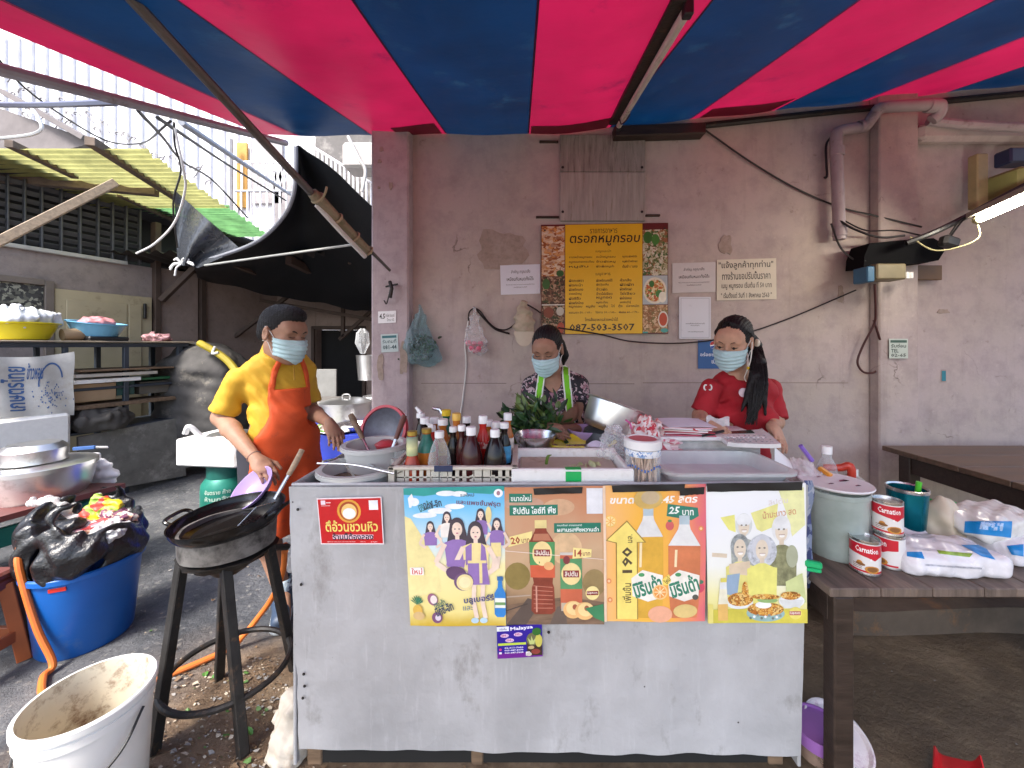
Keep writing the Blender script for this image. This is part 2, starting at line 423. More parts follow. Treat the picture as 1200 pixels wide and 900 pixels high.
def rbox(c, h, rad, rot=None):
    c = np.array(c, float); h = np.array(h, float); Q = np.eye(3) if rot is None else np.array(rot.to_matrix()); R_ = np.linalg.norm(h)
    def fn(X, Y, Z):
        p = (X - c[0], Y - c[1], Z - c[2]); l = [np.abs(Q[0, i] * p[0] + Q[1, i] * p[1] + Q[2, i] * p[2]) - h[i] + rad for i in range(3)]
        return np.sqrt(sum(np.maximum(q, 0) ** 2 for q in l)) + np.minimum(np.maximum(l[0], np.maximum(l[1], l[2])), 0) - rad
    return c - R_, c + R_, fn
def wave(amp, f, seed=0):
    q = np.random.RandomState(seed); K = [(q.normal(size=3), q.uniform(0, 6.28)) for _ in range(5)]
    def fn(X, Y, Z):
        o = 0
        for i, (k, ph) in enumerate(K): o = o + np.sin(f * (1 + .35 * i) * (k[0] * X + k[1] * Y + k[2] * Z) + ph) / (1 + .4 * i)
        return amp * o / 2.2
    return fn
# ================================================================== SETTING: ground
def ground_mat():
    m = bpy.data.materials.new('ground'); m.use_nodes = True
    n = m.node_tree.nodes; l = m.node_tree.links; b = n['Principled BSDF']
    tc = n.new('ShaderNodeTexCoord')
    def noise(s, d=6, r=.65):
        q = n.new('ShaderNodeTexNoise'); q.inputs['Scale'].default_value = s; q.inputs['Detail'].default_value = d; q.inputs['Roughness'].default_value = r
        l.new(tc.outputs['Object'], q.inputs['Vector']); return q.outputs['Fac']
    def ramp(src, st):
        q = n.new('ShaderNodeValToRGB'); e = q.color_ramp.elements
        while len(e) < len(st): e.new(.5)
        for i, (p, c) in enumerate(st): e[i].position = p; e[i].color = (*srgb(c), 1)
        l.new(src, q.inputs[0]); return q.outputs[0]
    def mix(f, a, c):
        q = n.new('ShaderNodeMixRGB'); l.new(f, q.inputs[0]); l.new(a, q.inputs[1]); l.new(c, q.inputs[2]); return q.outputs[0]
    def math(op, a, v, clamp=False):
        q = n.new('ShaderNodeMath'); q.operation = op; q.use_clamp = clamp; l.new(a, q.inputs[0])
        if isinstance(v, (int, float)): q.inputs[1].default_value = v
        else: l.new(v, q.inputs[1])
        return q.outputs[0]
    asph = ramp(noise(2.2, 10, .75), [(.3, (.03, .032, .036)), (.44, (.07, .075, .085)), (.58, (.14, .145, .155)), (.72, (.27, .265, .26))])
    chip = n.new('ShaderNodeTexVoronoi'); chip.inputs['Scale'].default_value = 55; l.new(tc.outputs['Object'], chip.inputs['Vector'])
    spc = n.new('ShaderNodeSeparateColor'); l.new(chip.outputs['Color'], spc.inputs[0])
    asph = mix(ramp(spc.outputs[0], [(.0, (0, 0, 0)), (.93, (0, 0, 0)), (.97, (.45, .45, .45))]), asph, ramp(noise(90), [(.3, (.2, .19, .17)), (.7, (.45, .43, .4))]))
    soil = ramp(noise(6, 10, .72), [(.25, (.07, .045, .026)), (.45, (.17, .11, .065)), (.6, (.28, .195, .12)), (.78, (.44, .34, .24))])
    damp = ramp(noise(3.0, 9, .7), [(.25, (.05, .033, .018)), (.5, (.12, .083, .048)), (.62, (.19, .138, .085)), (.8, (.3, .24, .17))])
    sx = n.new('ShaderNodeSeparateXYZ'); l.new(tc.outputs['Object'], sx.inputs[0])
    wob = math('MULTIPLY', math('SUBTRACT', noise(2.5, 6), .5), 1.2)
    # soil lies along the foot of the cart and round the stove; asphalt runs up the alley; the floor at right is damp earth
    ys = math('ADD', sx.outputs[1], wob)
    fs = n.new('ShaderNodeMapRange'); fs.inputs[1].default_value = 1.95; fs.inputs[2].default_value = 1.62; l.new(ys, fs.inputs[0])
    c = mix(fs.outputs[0], asph, soil)
    xs = math('ADD', sx.outputs[0], wob)
    fl = n.new('ShaderNodeMapRange'); fl.inputs[1].default_value = -1.25; fl.inputs[2].default_value = -1.75; l.new(xs, fl.inputs[0])
    c = mix(fl.outputs[0], c, asph)
    fr = n.new('ShaderNodeMapRange'); fr.inputs[1].default_value = -.1; fr.inputs[2].default_value = .6; l.new(xs, fr.inputs[0])
    c = mix(fr.outputs[0], c, damp)
    l.new(c, b.inputs['Base Color'])
    rr = n.new('ShaderNodeMapRange'); rr.inputs['To Min'].default_value = .35; rr.inputs['To Max'].default_value = .9; l.new(noise(1.6, 6), rr.inputs[0]); l.new(rr.outputs[0], b.inputs['Roughness'])
    bp = n.new('ShaderNodeBump'); bp.inputs['Strength'].default_value = 1.0; bp.inputs['Distance'].default_value = .03
    l.new(noise(26, 10, .75), bp.inputs['Height']); l.new(bp.outputs[0], b.inputs['Normal'])
    return m
g = MB()
g.grid(lambda u, v: V(-60 + 120 * u, -60 + 120 * v, 0), 2, 2)
o = g.build('ground', ground_mat(), loc=(0, 0, 0), ang=0); o['kind'] = 'structure'

# ------------------------------------------------------------------ plaster
def plaster(name, c1, c2, stain, scale=1.2, crack=True):
    m = bpy.data.materials.new(name); m.use_nodes = True
    n = m.node_tree.nodes; l = m.node_tree.links; b = n['Principled BSDF']; b.inputs['Roughness'].default_value = .82; b.inputs['Specular IOR Level'].default_value = .25
    tc = n.new('ShaderNodeTexCoord')
    def noise(s, d=6, r=.6, st=None):
        q = n.new('ShaderNodeTexNoise'); q.inputs['Scale'].default_value = s; q.inputs['Detail'].default_value = d; q.inputs['Roughness'].default_value = r
        if st:
            mp = n.new('ShaderNodeMapping'); mp.inputs['Scale'].default_value = st; l.new(tc.outputs['Object'], mp.inputs[0]); l.new(mp.outputs[0], q.inputs['Vector'])
        else: l.new(tc.outputs['Object'], q.inputs['Vector'])
        return q.outputs['Fac']
    def ramp(src, p0, p1, inv=False):
        q = n.new('ShaderNodeValToRGB'); q.color_ramp.elements[0].position = p0; q.color_ramp.elements[1].position = p1
        if inv: q.color_ramp.elements[0].color = (1, 1, 1, 1); q.color_ramp.elements[1].color = (0, 0, 0, 1)
        l.new(src, q.inputs[0]); return q.outputs[0]
    def mix(f, a, c, k=1.0, mode='MIX'):
        q = n.new('ShaderNodeMixRGB'); q.blend_type = mode
        s = n.new('ShaderNodeMath'); s.operation = 'MULTIPLY'; s.inputs[1].default_value = k; l.new(f, s.inputs[0]); l.new(s.outputs[0], q.inputs[0])
        if isinstance(a, tuple): q.inputs[1].default_value = (*a, 1)
        else: l.new(a, q.inputs[1])
        if isinstance(c, tuple): q.inputs[2].default_value = (*c, 1)
        else: l.new(c, q.inputs[2])
        return q.outputs[0]
    c = mix(ramp(noise(scale, 5), .35, .65), c1, c2)
    c = mix(ramp(noise(scale * 5, 8, .7), .45, .75), c, tuple(x * .66 for x in c1), .8)
    c = mix(ramp(noise(scale * 2.2, 8, .7, (3.2, 1, .35)), .56, .78), c, stain, .4)          # runs down the wall
    c = mix(ramp(noise(scale * 9, 9, .75), .60, .72), c, stain, .8)
    c = mix(ramp(noise(scale * 30, 5, .6), .60, .72), c, tuple(min(1, x * 1.35) for x in c2), .3)
    if crack:
        vo = n.new('ShaderNodeTexVoronoi'); vo.feature = 'DISTANCE_TO_EDGE'; vo.inputs['Scale'].default_value = 1.6
        mv = n.new('ShaderNodeMixRGB'); mv.blend_type = 'ADD'; mv.inputs[0].default_value = .5
        nz = n.new('ShaderNodeTexNoise'); nz.inputs['Scale'].default_value = 4; nz.inputs['Detail'].default_value = 8; l.new(tc.outputs['Object'], nz.inputs['Vector'])
        l.new(tc.outputs['Object'], mv.inputs[1]); l.new(nz.outputs['Color'], mv.inputs[2]); l.new(mv.outputs[0], vo.inputs['Vector'])
        k = n.new('ShaderNodeMath'); k.operation = 'MULTIPLY'; l.new(ramp(vo.outputs['Distance'], .004, .012, True), k.inputs[0]); l.new(ramp(noise(2.2), .58, .66), k.inputs[1])
        c = mix(k.outputs[0], c, (.12, .09, .08), .7)
    l.new(c, b.inputs['Base Color'])
    bp = n.new('ShaderNodeBump'); bp.inputs['Strength'].default_value = .35; bp.inputs['Distance'].default_value = .012
    l.new(noise(14, 9, .7), bp.inputs['Height']); l.new(bp.outputs[0], b.inputs['Normal'])
    return m
M_wall = plaster('mauve_plaster', (.47, .39, .385), (.46, .395, .345), (.21, .16, .14))
M_pillar = plaster('pillar_plaster', (.46, .38, .40), (.42, .36, .38), (.17, .13, .135), 2.5)
M_house = plaster('house_plaster', (.26, .22, .215), (.30, .25, .235), (.12, .1, .095), 1.5, False)
M_alley = plaster('alley_plaster', (.35, .27, .24), (.30, .235, .21), (.13, .1, .09), 1.5, False)

# ------------------------------------------------------------------ wall behind the stall
WY = 2.7
wl = thing('back_wall', 'stained mauve plaster wall behind the food stall with hanging bags and menu', 'wall', (1.5, WY, 0))
b = MB(); b.box((2.6, 4.6, 1.9), (6.8, 3.8, 3.8), bev=.012); b.build('plaster_face', M_wall, wl)
b = MB(); b.box((2.585, WY - .04, 1.9), (.27, .078, 3.8), bev=.008); b.build('pilaster', M_wall, wl)
b = MB(); b.box((3.4, WY - .045, 2.86), (1.35, .09, .12), bev=.03); b.build('ledge', M_wall, wl)
M_rust = mat('rusty_iron', (.045, .028, .02), rough=.8, var=.4)
for (x0, x1, y) in ((632, 654, 167), (757, 778, 163), (628, 655, 255), (756, 773, 253)):
    a, c = P(x0, y, WY), P(x1, y, WY)
    b = MB(); b.box(((a.x + c.x) / 2, WY - .008, a.z), (c.x - a.x, .02, .014), bev=.003); b.build('bracket', M_rust, wl)
b = MB(); 
for x0_, x1_ in ((-.7, -.1), (.0, .42), (.47, .8), (.86, 1.5), (1.62, 2.3)): b.box(((x0_ + x1_) / 2, WY - .0003, 1.135 + .004 * math.sin(x0_ * 9)), (x1_ - x0_, .003, .004), rot=(0, .003 * math.sin(x0_ * 5), 0), bev=.001)
b.build('joint_line', mat('joint_shadow', (.2, .155, .14), rough=.9, var=.3), wl)
# patches where the plaster broke off
M_patch = plaster('bare_render', (.33, .26, .215), (.40, .33, .29), (.16, .12, .10), 5.0)
def blob(cx, cy, w, h, seed, k=26):
    q = random.Random(seed); ph = [q.uniform(0, 6.28) for _ in range(5)]
    pts = []
    for i in range(k):
        a = 2 * math.pi * i / k
        r = 1 + .12 * math.sin(3 * a + ph[0]) + .08 * math.sin(5 * a + ph[1]) + .06 * math.sin(9 * a + ph[2]) + q.uniform(-.05, .05)
        ca, sa = math.cos(a), math.sin(a)
        s = (abs(ca) ** 4 + abs(sa) ** 4) ** -.25
        pts.append((cx + w * r * ca * s, cy + h * r * sa * s))
    return pts
Mw = Matrix.Translation((0, WY - .004, 0))
for i, (cx, cy, w, h, sd) in enumerate(((588, 293, 34, 26, 3), (850, 287, 9, 13, 5), (985, 345, 4, 12, 9), (1105, 365, 8, 3, 11))):
    c = P(cx, cy, WY); b = MB()
    b.prism(blob(c.x, c.z, w * WY / F * .8, h * WY / F * .8, sd), Mw, .02); b.build('bare_patch', M_patch, wl, ang=20)
pl = thing('pillar', 'peeling mauve concrete pillar at the corner of the alley', 'pillar', (-.885, 2.6, 0))
b = MB(); b.box((-.885, 2.72, 1.6), (.255, .24, 3.2), bev=.012); b.build('shaft', M_pillar, pl)
for (x, y, w, h) in ((446, 430, 5, 22), (473, 420, 6, 26), (447, 175, 3, 4), (445, 189, 3, 3), (458, 218, 3, 6), (444, 220, 2, 2)):
    c = P(x, y, 2.6); b = MB(); b.prism(blob(c.x, c.z, w * 2.6 / F * .7, h * 2.6 / F * .7, x, 16), Matrix.Translation((0, 2.596, 0)), .008); b.build('bare_patch', M_patch, pl, ang=20)
b = MB(); b.tube([P(457, 330, 2.57), P(459, 338, 2.55), P(457, 349, 2.56)], .012); b.tube([P(452, 336, 2.57), P(466, 333, 2.56)], .006); b.tube(spline([P(456, 345, 2.57), P(453, 356, 2.57), P(450, 352, 2.57)], 5), .004)
b.build('iron_hook', M_iron, pl)

# boards over the menu
M_board = mat('weathered_board', (.27, .245, .22), rough=.75, var=.25, scale=4, stretch=(9, 1, 1), dirt=(.1, .085, .07), dirt_amt=.3, dirt_scale=5, bump=.15)
M_board2 = mat('weathered_board_pale', (.34, .315, .285), rough=.75, var=.2, scale=4, stretch=(9, 1, 1), dirt=(.2, .15, .11), dirt_amt=.15, dirt_scale=5, bump=.15)
bp_ = thing('boarded_hatch', 'two weathered grey boards nailed over an old opening above the yellow menu', 'panel', P(704, 260, WY))
for (y0, y1, m_) in ((160, 203, M_board), (203.6, 260, M_board2)):
    a, c = P(656, y0, WY), P(755, y1, WY)
    b = MB(); b.box(((a.x + c.x) / 2, WY - .014, (a.z + c.z) / 2), (c.x - a.x, .024, a.z - c.z), bev=.003); q = b.build('board', m_, bp_)
    b = MB()
    for px in (659, 751):
        for py in ((y1 - 5,) if y0 < 200 else (y0 + 46,)):
            t = P(px, py, WY); b.lathe([(0, .004), (.008, .003), (.01, 0)], (t.x, WY - .026, t.z), 8, Euler((R(90), 0, 0)).to_matrix())
    b.build('nail', M_iron, q)

# ------------------------------------------------------------------ canopy
def can_z(X, Y):
    return 2.885 + max(0, X - .2) * .105 - .267 * (WY - Y) + .012 * math.sin(X * 10.3 + 1) * (1 - abs((WY - Y) / 3 - .5)) - .02 * math.sin(max(0, min(1, (WY - Y) / 3)) * math.pi)
bnd = [-1.83, -1.57, -1.055, -.52, .055, .63, 1.19, 1.79, 2.4, 3.0, 3.6, 4.2]
M_pink = cloth_film('pink_tarpaulin', (.33, .007, .05), trans=.28, rough=.42, var=.22, scale=2.2, dirt=(.16, .006, .04), dirt_amt=.12, dirt_scale=4, bump=.35, bump_scale=5)
M_blue = cloth_film('blue_tarpaulin', (.0015, .020, .066), trans=.24, rough=.42, var=.3, scale=2.2, dirt=(.012, .05, .10), dirt_amt=.1, dirt_scale=5, bump=.35, bump_scale=5)
cn = MB()
for i, (x0, x1) in enumerate(zip(bnd, bnd[1:])):
    k = 6
    cn.grid(lambda u, v, x0=x0, x1=x1: V(lerp(x0, x1, u) + (.04 * math.sin(v * 7) if 0 else 0), lerp(WY + .03, -.35, v), can_z(lerp(x0, x1, u), lerp(WY + .03, -.35, v))), k, 28, m=i % 2)
cp = thing('canopy', 'pink and blue striped tarpaulin canopy stretched over the stall', 'canopy', (.8, WY, 2.88))
cn.build('tarpaulin', [M_pink, M_blue], cp, ang=0, recalc=False)
for p in cp.children[0].data.polygons: p.use_smooth = True
# sewn hem patches along the wall end
for (x0, x1) in ((-.85, -.55), (.07, .6), (1.25, 1.75)):
    hm = MB(); hm.grid(lambda u, v, x0=x0, x1=x1: V(lerp(x0, x1, u), lerp(WY - .012, WY - .2 - .06 * u, v), can_z(lerp(x0, x1, u), lerp(WY - .012, WY - .2 - .06 * u, v)) - .004), 6, 4)
    hm.build('hem', cloth_film('double_pink_tarpaulin', (.2, .02, .055), trans=.2), cp, ang=0, recalc=False)
for x in bnd[1:-2]:
    b = MB(); b.grid(lambda u, v: V(x + .009 * (u - .5), lerp(WY - .02, -.3, v), can_z(x + .009 * (u - .5), lerp(WY - .02, -.3, v)) - .003), 2, 40); b.build('seam', cloth_film('seam_tarpaulin', (.07, .012, .06), trans=.15, var=.2), cp, ang=0, recalc=False)
b = MB(); b.box((.95, WY - .05, 2.87), (.62, .09, .075), rot=(0, R(-2), 0), bev=.006); b.build('wall_batten', M_darkwood, cp)
b = MB(); b.tube([V(1.28, WY - .03, 2.93), V(2.2, WY - .03, 3.03), V(4.2, WY - .03, 3.22)], .02); b.build('wall_rail', M_iron, cp)
M_galv = mat('grey_pipe', (.40, .42, .47), rough=.45, metal=.15, var=.15, dirt=(.16, .1, .07), dirt_amt=.12, dirt_scale=7)
M_dgalv = mat('old_pipe', (.13, .125, .12), rough=.5, metal=.4, var=.3, dirt=(.11, .06, .035), dirt_amt=.25, dirt_scale=10)
b = MB(); b.tube([V(-1.68, 2.75, 2.85), V(-1.7, 1.25, 2.3), V(-1.71, .1, 1.9)], .021, 10); b.build('edge_pipe', M_galv, cp)
dp = thing('support_pole', 'dark diagonal pipe lashed to a bamboo stub and holding up the canopy', 'pole', P(455, 315, 2.55))
A, J, B_ = P(150, -6, 1.19), P(372, 234, 2.05), P(440, 300, 2.45)
b = MB(); b.tube([A + (A - J) * .8, A, J, B_, P(457, 317, 2.57)], [.019, .019, .019, .011, .009], 10); b.build('pipe', M_dgalv, dp)
b = MB(); b.tube([P(366, 226, 2.0), P(372, 232, 2.03), P(400, 262, 2.2), P(431, 294, 2.4)], [.028, .033, .03, .026], 10); b.build('bamboo_stub', mat('old_bamboo', (.3, .26, .17), rough=.6, var=.3, dirt=(.08, .09, .03), dirt_amt=.3, dirt_scale=12), dp)
b = MB(); b.tube([P(371, 240, 2.04), P(400, 272, 2.19), P(428, 301, 2.37)], .014, 8); b.build('white_conduit', M_whitecable, dp)
b = MB()
for t in (.0, .35, .7, 1.0):
    c = P(372, 232, 2.03).lerp(P(431, 294, 2.4), t); d = (P(431, 294, 2.4) - P(372, 232, 2.03)).normalized()
    q = d.to_track_quat('Z', 'Y').to_matrix(); b.lathe([(.034, -.008), (.04, 0), (.034, .008)], c, 10, q)
b.tube(spline([P(376, 236, 2.02), P(381, 226, 2.0), P(383, 219, 2.0)], 5), .006)
b.build('lashing', mat('frayed_rope', (.4, .34, .22), rough=.8, var=.3), dp)

# lamp that is off, hung under the canopy
lp = thing('tube_lamp', 'unlit fluorescent tube on a dark batten hanging under the canopy', 'lamp', P(722, 148, 2.5))
A, B_ = P(722, 146, 2.5), P(804, 0, 1.2)
d = (B_ - A).normalized()
b = MB(); b.bar(A + V(-.02, 0, .012), B_ + V(-.02, 0, .012), .05, .028); b.build('batten', M_iron, lp)
b = MB(); b.tube([A + d * .04 + V(.012, 0, -.018), B_ - d * .04 + V(.012, 0, -.018)], .017, 12); b.build('tube', mat('dusty_tube', (.62, .58, .52), rough=.3, var=.15, dirt=(.3, .25, .2), dirt_amt=.1), lp)
b = MB(); b.box(A + d * .02 + V(.012, 0, -.018), (.03, .03, .05)); b.box(B_ - d * .02 + V(.012, 0, -.018), (.03, .03, .05)); b.tube(spline([A + d * .28, A + d * .3 + V(.03, 0, -.03), A + d * .22 + V(.0, 0, -.06), A + d * .18 + V(-.01, 0, -.02)], 6), .004, 6); b.build('lamp_holder', M_black, lp)

# lit tube on the right
lt = thing('tube_lamp', 'lit white fluorescent tube on a bracket by the right edge', 'lamp', P(1146, 257, 2.25))
A, B_ = P(1149, 256, 2.2), P(1235, 219, 1.75)
b = MB(); b.bar(A + V(0, .05, .035), B_ + V(0, .05, .035), .04, .03); b.build('batten', mat('batten_paint', (.3, .27, .22), rough=.5), lt)
b = MB(); b.tube([A, B_], .019, 12); b.build('tube', mat('lit_tube', (1, .95, .8), emit=30, var=0), lt)
b = MB(); d = (A - B_).normalized(); b.tube([A, A + d * .035], .022, 12); b.tube(spline([A + d * .03, A + V(-.02, 0, -.12), A + V(-.14, .1, -.16), A + V(-.2, .2, -.05)], 6), .004, 6); b.build('lamp_holder', mat('yellowed_plastic', (.5, .47, .25), rough=.4), lt)

# drain pipes
M_pvc = mat('painted_pipe', (.36, .30, .31), rough=.5, var=.15, dirt=(.15, .11, .1), dirt_amt=.15, dirt_scale=7)
dr = thing('drain_pipe', 'thick painted drain pipe bending round the top of the pilaster', 'pipe', P(984, 285, 2.62))
b = MB(); b.tube(spline([P(984, 281, 2.62), P(982, 230, 2.62), P(980, 165, 2.62), P(984, 154, 2.62), P(1004, 150, 2.6), P(1014, 148, 2.58), P(1026, 133, 2.55), P(1036, 126, 2.53), P(1090, 123, 2.52), P(1101, 124, 2.52), P(1100, 134, 2.54), P(1092, 141, 2.56)], 5), .036, 12); b.build('pipe_run', M_pvc, dr)
for p, d in ((P(981, 178, 2.62), V(0, 0, 1)), (P(1011, 148, 2.59), V(1, 0, .2)), (P(984, 272, 2.62), V(0, 0, 1)), (P(1092, 124, 2.52), V(1, 0, 0))):
    q = d.to_track_quat('Z', 'Y').to_matrix(); b = MB(); b.lathe([(.037, -.03), (.042, -.026), (.042, .026), (.037, .03)], p, 14, q); b.build('collar', M_pvc, dr)
b = MB(); b.tube(spline([P(974, 160, 2.66), P(968, 172, 2.66), P(969, 205, 2.66), P(966, 208, 2.66)], 6), .007, 6); b.build('black_cord', M_blackcable, dr)
p2 = thing('drain_pipe', 'straight painted pipe running right under the canopy edge', 'pipe', P(1090, 145, 2.58))
b = MB(); b.tube(spline([P(1088, 142, 2.6), P(1130, 146, 2.57), P(1240, 152, 2.5)], 6), .03, 10); b.build('pipe_run', M_pvc, p2)

# electric box with a black hood
eb = thing('electric_box', 'black hooded electric box with a dangling cable on the wall beside the pilaster', 'electric box', P(1060, 335, 2.6))
a, c = P(1012, 318, 2.45), P(1106, 280, 2.45)
b = MB(); b.prism([((q_ := P(x_, y_, 2.5)).x, q_.z) for x_, y_ in ((1012, 313), (1013, 300), (1019, 285), (1060, 281), (1094, 279), (1103, 284), (1107, 294), (1100, 305), (1060, 310))], Matrix.Translation((0, 2.5, 0)), .14); b.build('hood', mat('black_hood', (.005, .005, .006), rough=.85, var=.3, spec=.1), eb, ang=25)
b = MB(); b.box((P(1078, 320, 2.62).x, 2.645, P(1078, 319, 2.62).z), (.33, .03, .1), bev=.003); b.build('backboard', mat('brown_board', (.12, .07, .035), rough=.6, var=.3), eb)
b = MB(); t = P(1035, 320, 2.5); b.box((t.x, 2.5, t.z), (.19, .12, .1), bev=.008); b.build('transformer', mat('ochre_case', (.2, .165, .09), rough=.5, var=.2, dirt=(.15, .12, .07), dirt_amt=.15), eb)
b = MB(); t = P(1012, 322, 2.5); b.box((t.x, 2.5, t.z - .005), (.05, .11, .1), bev=.006); b.build('side_cap', mat('blue_cap', (.03, .12, .22), rough=.5), eb)
b = MB()
for px in (1061, 1066): t = P(px, 323, 2.5); b.lathe([(0, -.02), (.018, -.02), (.018, .02), (0, .022)], (t.x, 2.5, t.z), 10)
b.build('porcelain_fuse', M_white, eb)
b = MB(); b.tube(spline([P(1025, 333, 2.5), P(1026, 365, 2.56), P(1024, 380, 2.6), P(1010, 408, 2.64), P(1005, 425, 2.65), P(1012, 436, 2.65), P(1025, 436, 2.65), P(1034, 425, 2.65), P(1033, 405, 2.64), P(1027, 385, 2.6), P(1024, 375, 2.6)], 6), .007, 7)
b.build('hanging_cable', mat('maroon_cable', (.06, .015, .015), rough=.45), eb)
hd = thing('wooden_box', 'small ochre wooden box fixed high on the wall beside the lit tube', 'box', P(1180, 245, 2.4))
b = MB(); a = P(1170, 205, 2.45); b.box((a.x, 2.56, a.z), (.075, .06, .36), bev=.006); b.build('side_board', mat('ochre_board', (.25, .2, .1), rough=.6, var=.25), hd)
b = MB(); a = P(1192, 214, 2.45); b.box((a.x + .03, 2.5, a.z), (.14, .2, .18), bev=.02); b.build('speaker_case', mat('olive_case', (.2, .2, .07), rough=.5, var=.2), hd)
b = MB(); a = P(1200, 180, 2.5); b.box((a.x + .03, 2.56, a.z), (.2, .1, .1), bev=.01); b.build('blue_case', mat('navy_case', (.012, .02, .06), rough=.5), hd)

# cables on and along the wall
def cable(name, label, pts, r=.005, m_=None, k=6, cat='cable', group=None):
    b = MB(); b.tube(spline(pts, k), r, 6); return tag(b.build(name, m_ or M_blackcable), label, cat, group)
cable('power_cable', 'thin black cable slanting down the wall from the canopy to the drain pipe', [P(823, 150, 2.68), P(880, 190, 2.68), P(935, 222, 2.68), P(985, 243, 2.68), P(1022, 252, 2.64), P(1080, 266, 2.58)], .006)
cable('power_cable', 'sagging black cable crossing the wall from the menu to the electric box', [P(654, 384, 2.67), P(700, 391, 2.66), P(740, 400, 2.67), P(800, 402, 2.68), P(860, 394, 2.68), P(920, 375, 2.68), P(1003, 340, 2.66)], .005)
b = MB(); b.tube(spline([P(983, 258, 2.6), P(1000, 268, 2.55), P(1030, 278, 2.5), P(1060, 276, 2.48)], 6), .008, 6); b.tube(spline([P(988, 258, 2.6), P(1015, 270, 2.55), P(1050, 270, 2.5), P(1080, 276, 2.45)], 6), .005, 6); b.tube(spline([P(974, 262, 2.62), P(985, 290, 2.6), P(1002, 305, 2.58), P(1014, 306, 2.5)], 6), .006, 6)
tag(b.build('wire_tangle', M_blackcable), 'tangled black wires between the drain pipe and the electric box', 'wires')
b = MB(); b.tube(spline([P(1062, 285, 2.4), P(1095, 272, 2.35), P(1130, 255, 2.35), P(1165, 236, 2.35), P(1215, 210, 2.3)], 6), .018, 8); b.tube(spline([P(1110, 283, 2.36), P(1125, 262, 2.33), P(1133, 254, 2.3), P(1124, 259, 2.33), P(1113, 275, 2.36)], 6), .005, 6); b.box(P(1112, 284, 2.36), (.1, .06, .07), rot=(0, .3, 0), bev=.015)
tag(b.build('cable_bundle', M_blackcable), 'thick black cable bundle running up from the electric box to the lit tube', 'cables')

# ================================================================== LEFT: house with louvres, alley, tarp, far white building
def LY(px): return 6.125 / (.35 - (px - CX) / F)
HD = V(.35, 1, 0).normalized(); HN = V(HD.y, -HD.x, 0)
def LP(px, z, off=0.):
    Y = LY(px); return V(-4.9 + .35 * (Y - 3.5), Y, z) + HN * off
HRZ = -math.atan2(.35, 1)
def lwall(b, px0, px1, z0, z1, off, t, m=0, bev=.004):
    A, B = LP(px0, 0, off - t / 2), LP(px1, 0, off - t / 2)
    c = (A + B) / 2; return b.box((c.x, c.y, (z0 + z1) / 2), (t, (B - A).length, z1 - z0), rot=(0, 0, HRZ), bev=bev, m=m)
hs = thing('shophouse', 'grey shophouse along the alley with a cream door and dark louvres', 'building', LP(100, 0))
b = MB(); A, B_ = V(-4.9 + .35 * (1.4 - 3.5), 1.4, 0), V(-4.9 + .35 * (6.3 - 3.5), 6.3, 0)
c = (A + B_) / 2 - HN * .1; b.box((c.x, c.y, 1.175), (.2, (A - B_).length, 2.35), rot=(0, 0, HRZ)); b.build('wall', M_house, hs)
b = MB(); c2 = c - HN * .5; b.box((c2.x, c2.y, 2.75), (.1, (A - B_).length, .8), rot=(0, 0, HRZ)); b.build('dark_interior', mat('dark_inside', (.02, .02, .022), rough=.9), hs)  # near-black sheet, its colour stands for the unlit room behind the louvres
b = MB(); lwall(b, -60, 147, 2.33, 2.37, .05, .06); b.build('ledge', mat('pale_ledge', (.42, .41, .4), rough=.6), hs)
M_louv = mat('louvre_paint', (.06, .062, .07), rough=.5, var=.3)
b = MB()
for px in (-60, -35, -12, 8, 28, 48, 71, 93, 114, 131, 147, 163): lwall(b, px, px + 2.5, 2.37, 3.02, .012, .05)
for i in range(8):
    z = 2.42 + i * .08
    A, B_ = LP(-60, z, -.03), LP(165, z, -.03); cc = (A + B_) / 2
    b.box((cc.x, cc.y, z), (.012, (A - B_).length, .05), rot=(0, R(35), HRZ), bev=.002)
b.build('louvre', M_louv, hs)
M_cream = mat('cream_paint', (.44, .375, .25), rough=.5, var=.12, scale=3, dirt=(.2, .16, .1), dirt_amt=.12, dirt_scale=5)
b = MB(); lwall(b, 62, 176, 0, 1.98, .035, .05); dl = b.build('door', M_cream, hs)
b = MB(); lwall(b, 75, 146, .2, 1.88, .05, .012); lwall(b, 148, 163, .2, 1.88, .05, .012); b.build('door_panel', M_cream, dl)
b = MB(); lwall(b, 165, 168, 1.72, 1.9, .07, .03); b.build('latch', M_black, dl)
b = MB(); lwall(b, -30, 50, 1.45, 2.0, .02, .03); b.build('lattice_window', cells('lattice_tiles', [(.03, .03, .03), (.12, .12, .1), (.3, .3, .24), (.05, .05, .05)], 40), hs)
b = MB(); lwall(b, 50, 61, 0, 2.05, .05, .07); lwall(b, -30, 50, 2.0, 2.06, .05, .06); b.build('window_frame', mat('grey_brown_frame', (.17, .14, .12), rough=.6), hs)
M_post = mat('brown_post', (.07, .045, .035), rough=.7, var=.3)
b = MB(); lwall(b, 178, 185, 0, 2.9, .07, .1); b.build('post', M_post, hs)
b = MB(); lwall(b, 232, 238, 0, 2.7, .07, .1); b.build('post', M_post, hs)
b = MB(); lwall(b, 186, 231, 0, 2.36, .02, .02); lwall(b, 239, 330, 0, 2.36, .02, .02); b.build('panel', M_alley, hs)
b = MB(); b.bar(LP(183, 1.95, .1), LP(206, 2.45, .5), .06, .06); b.build('brace', M_post, hs)

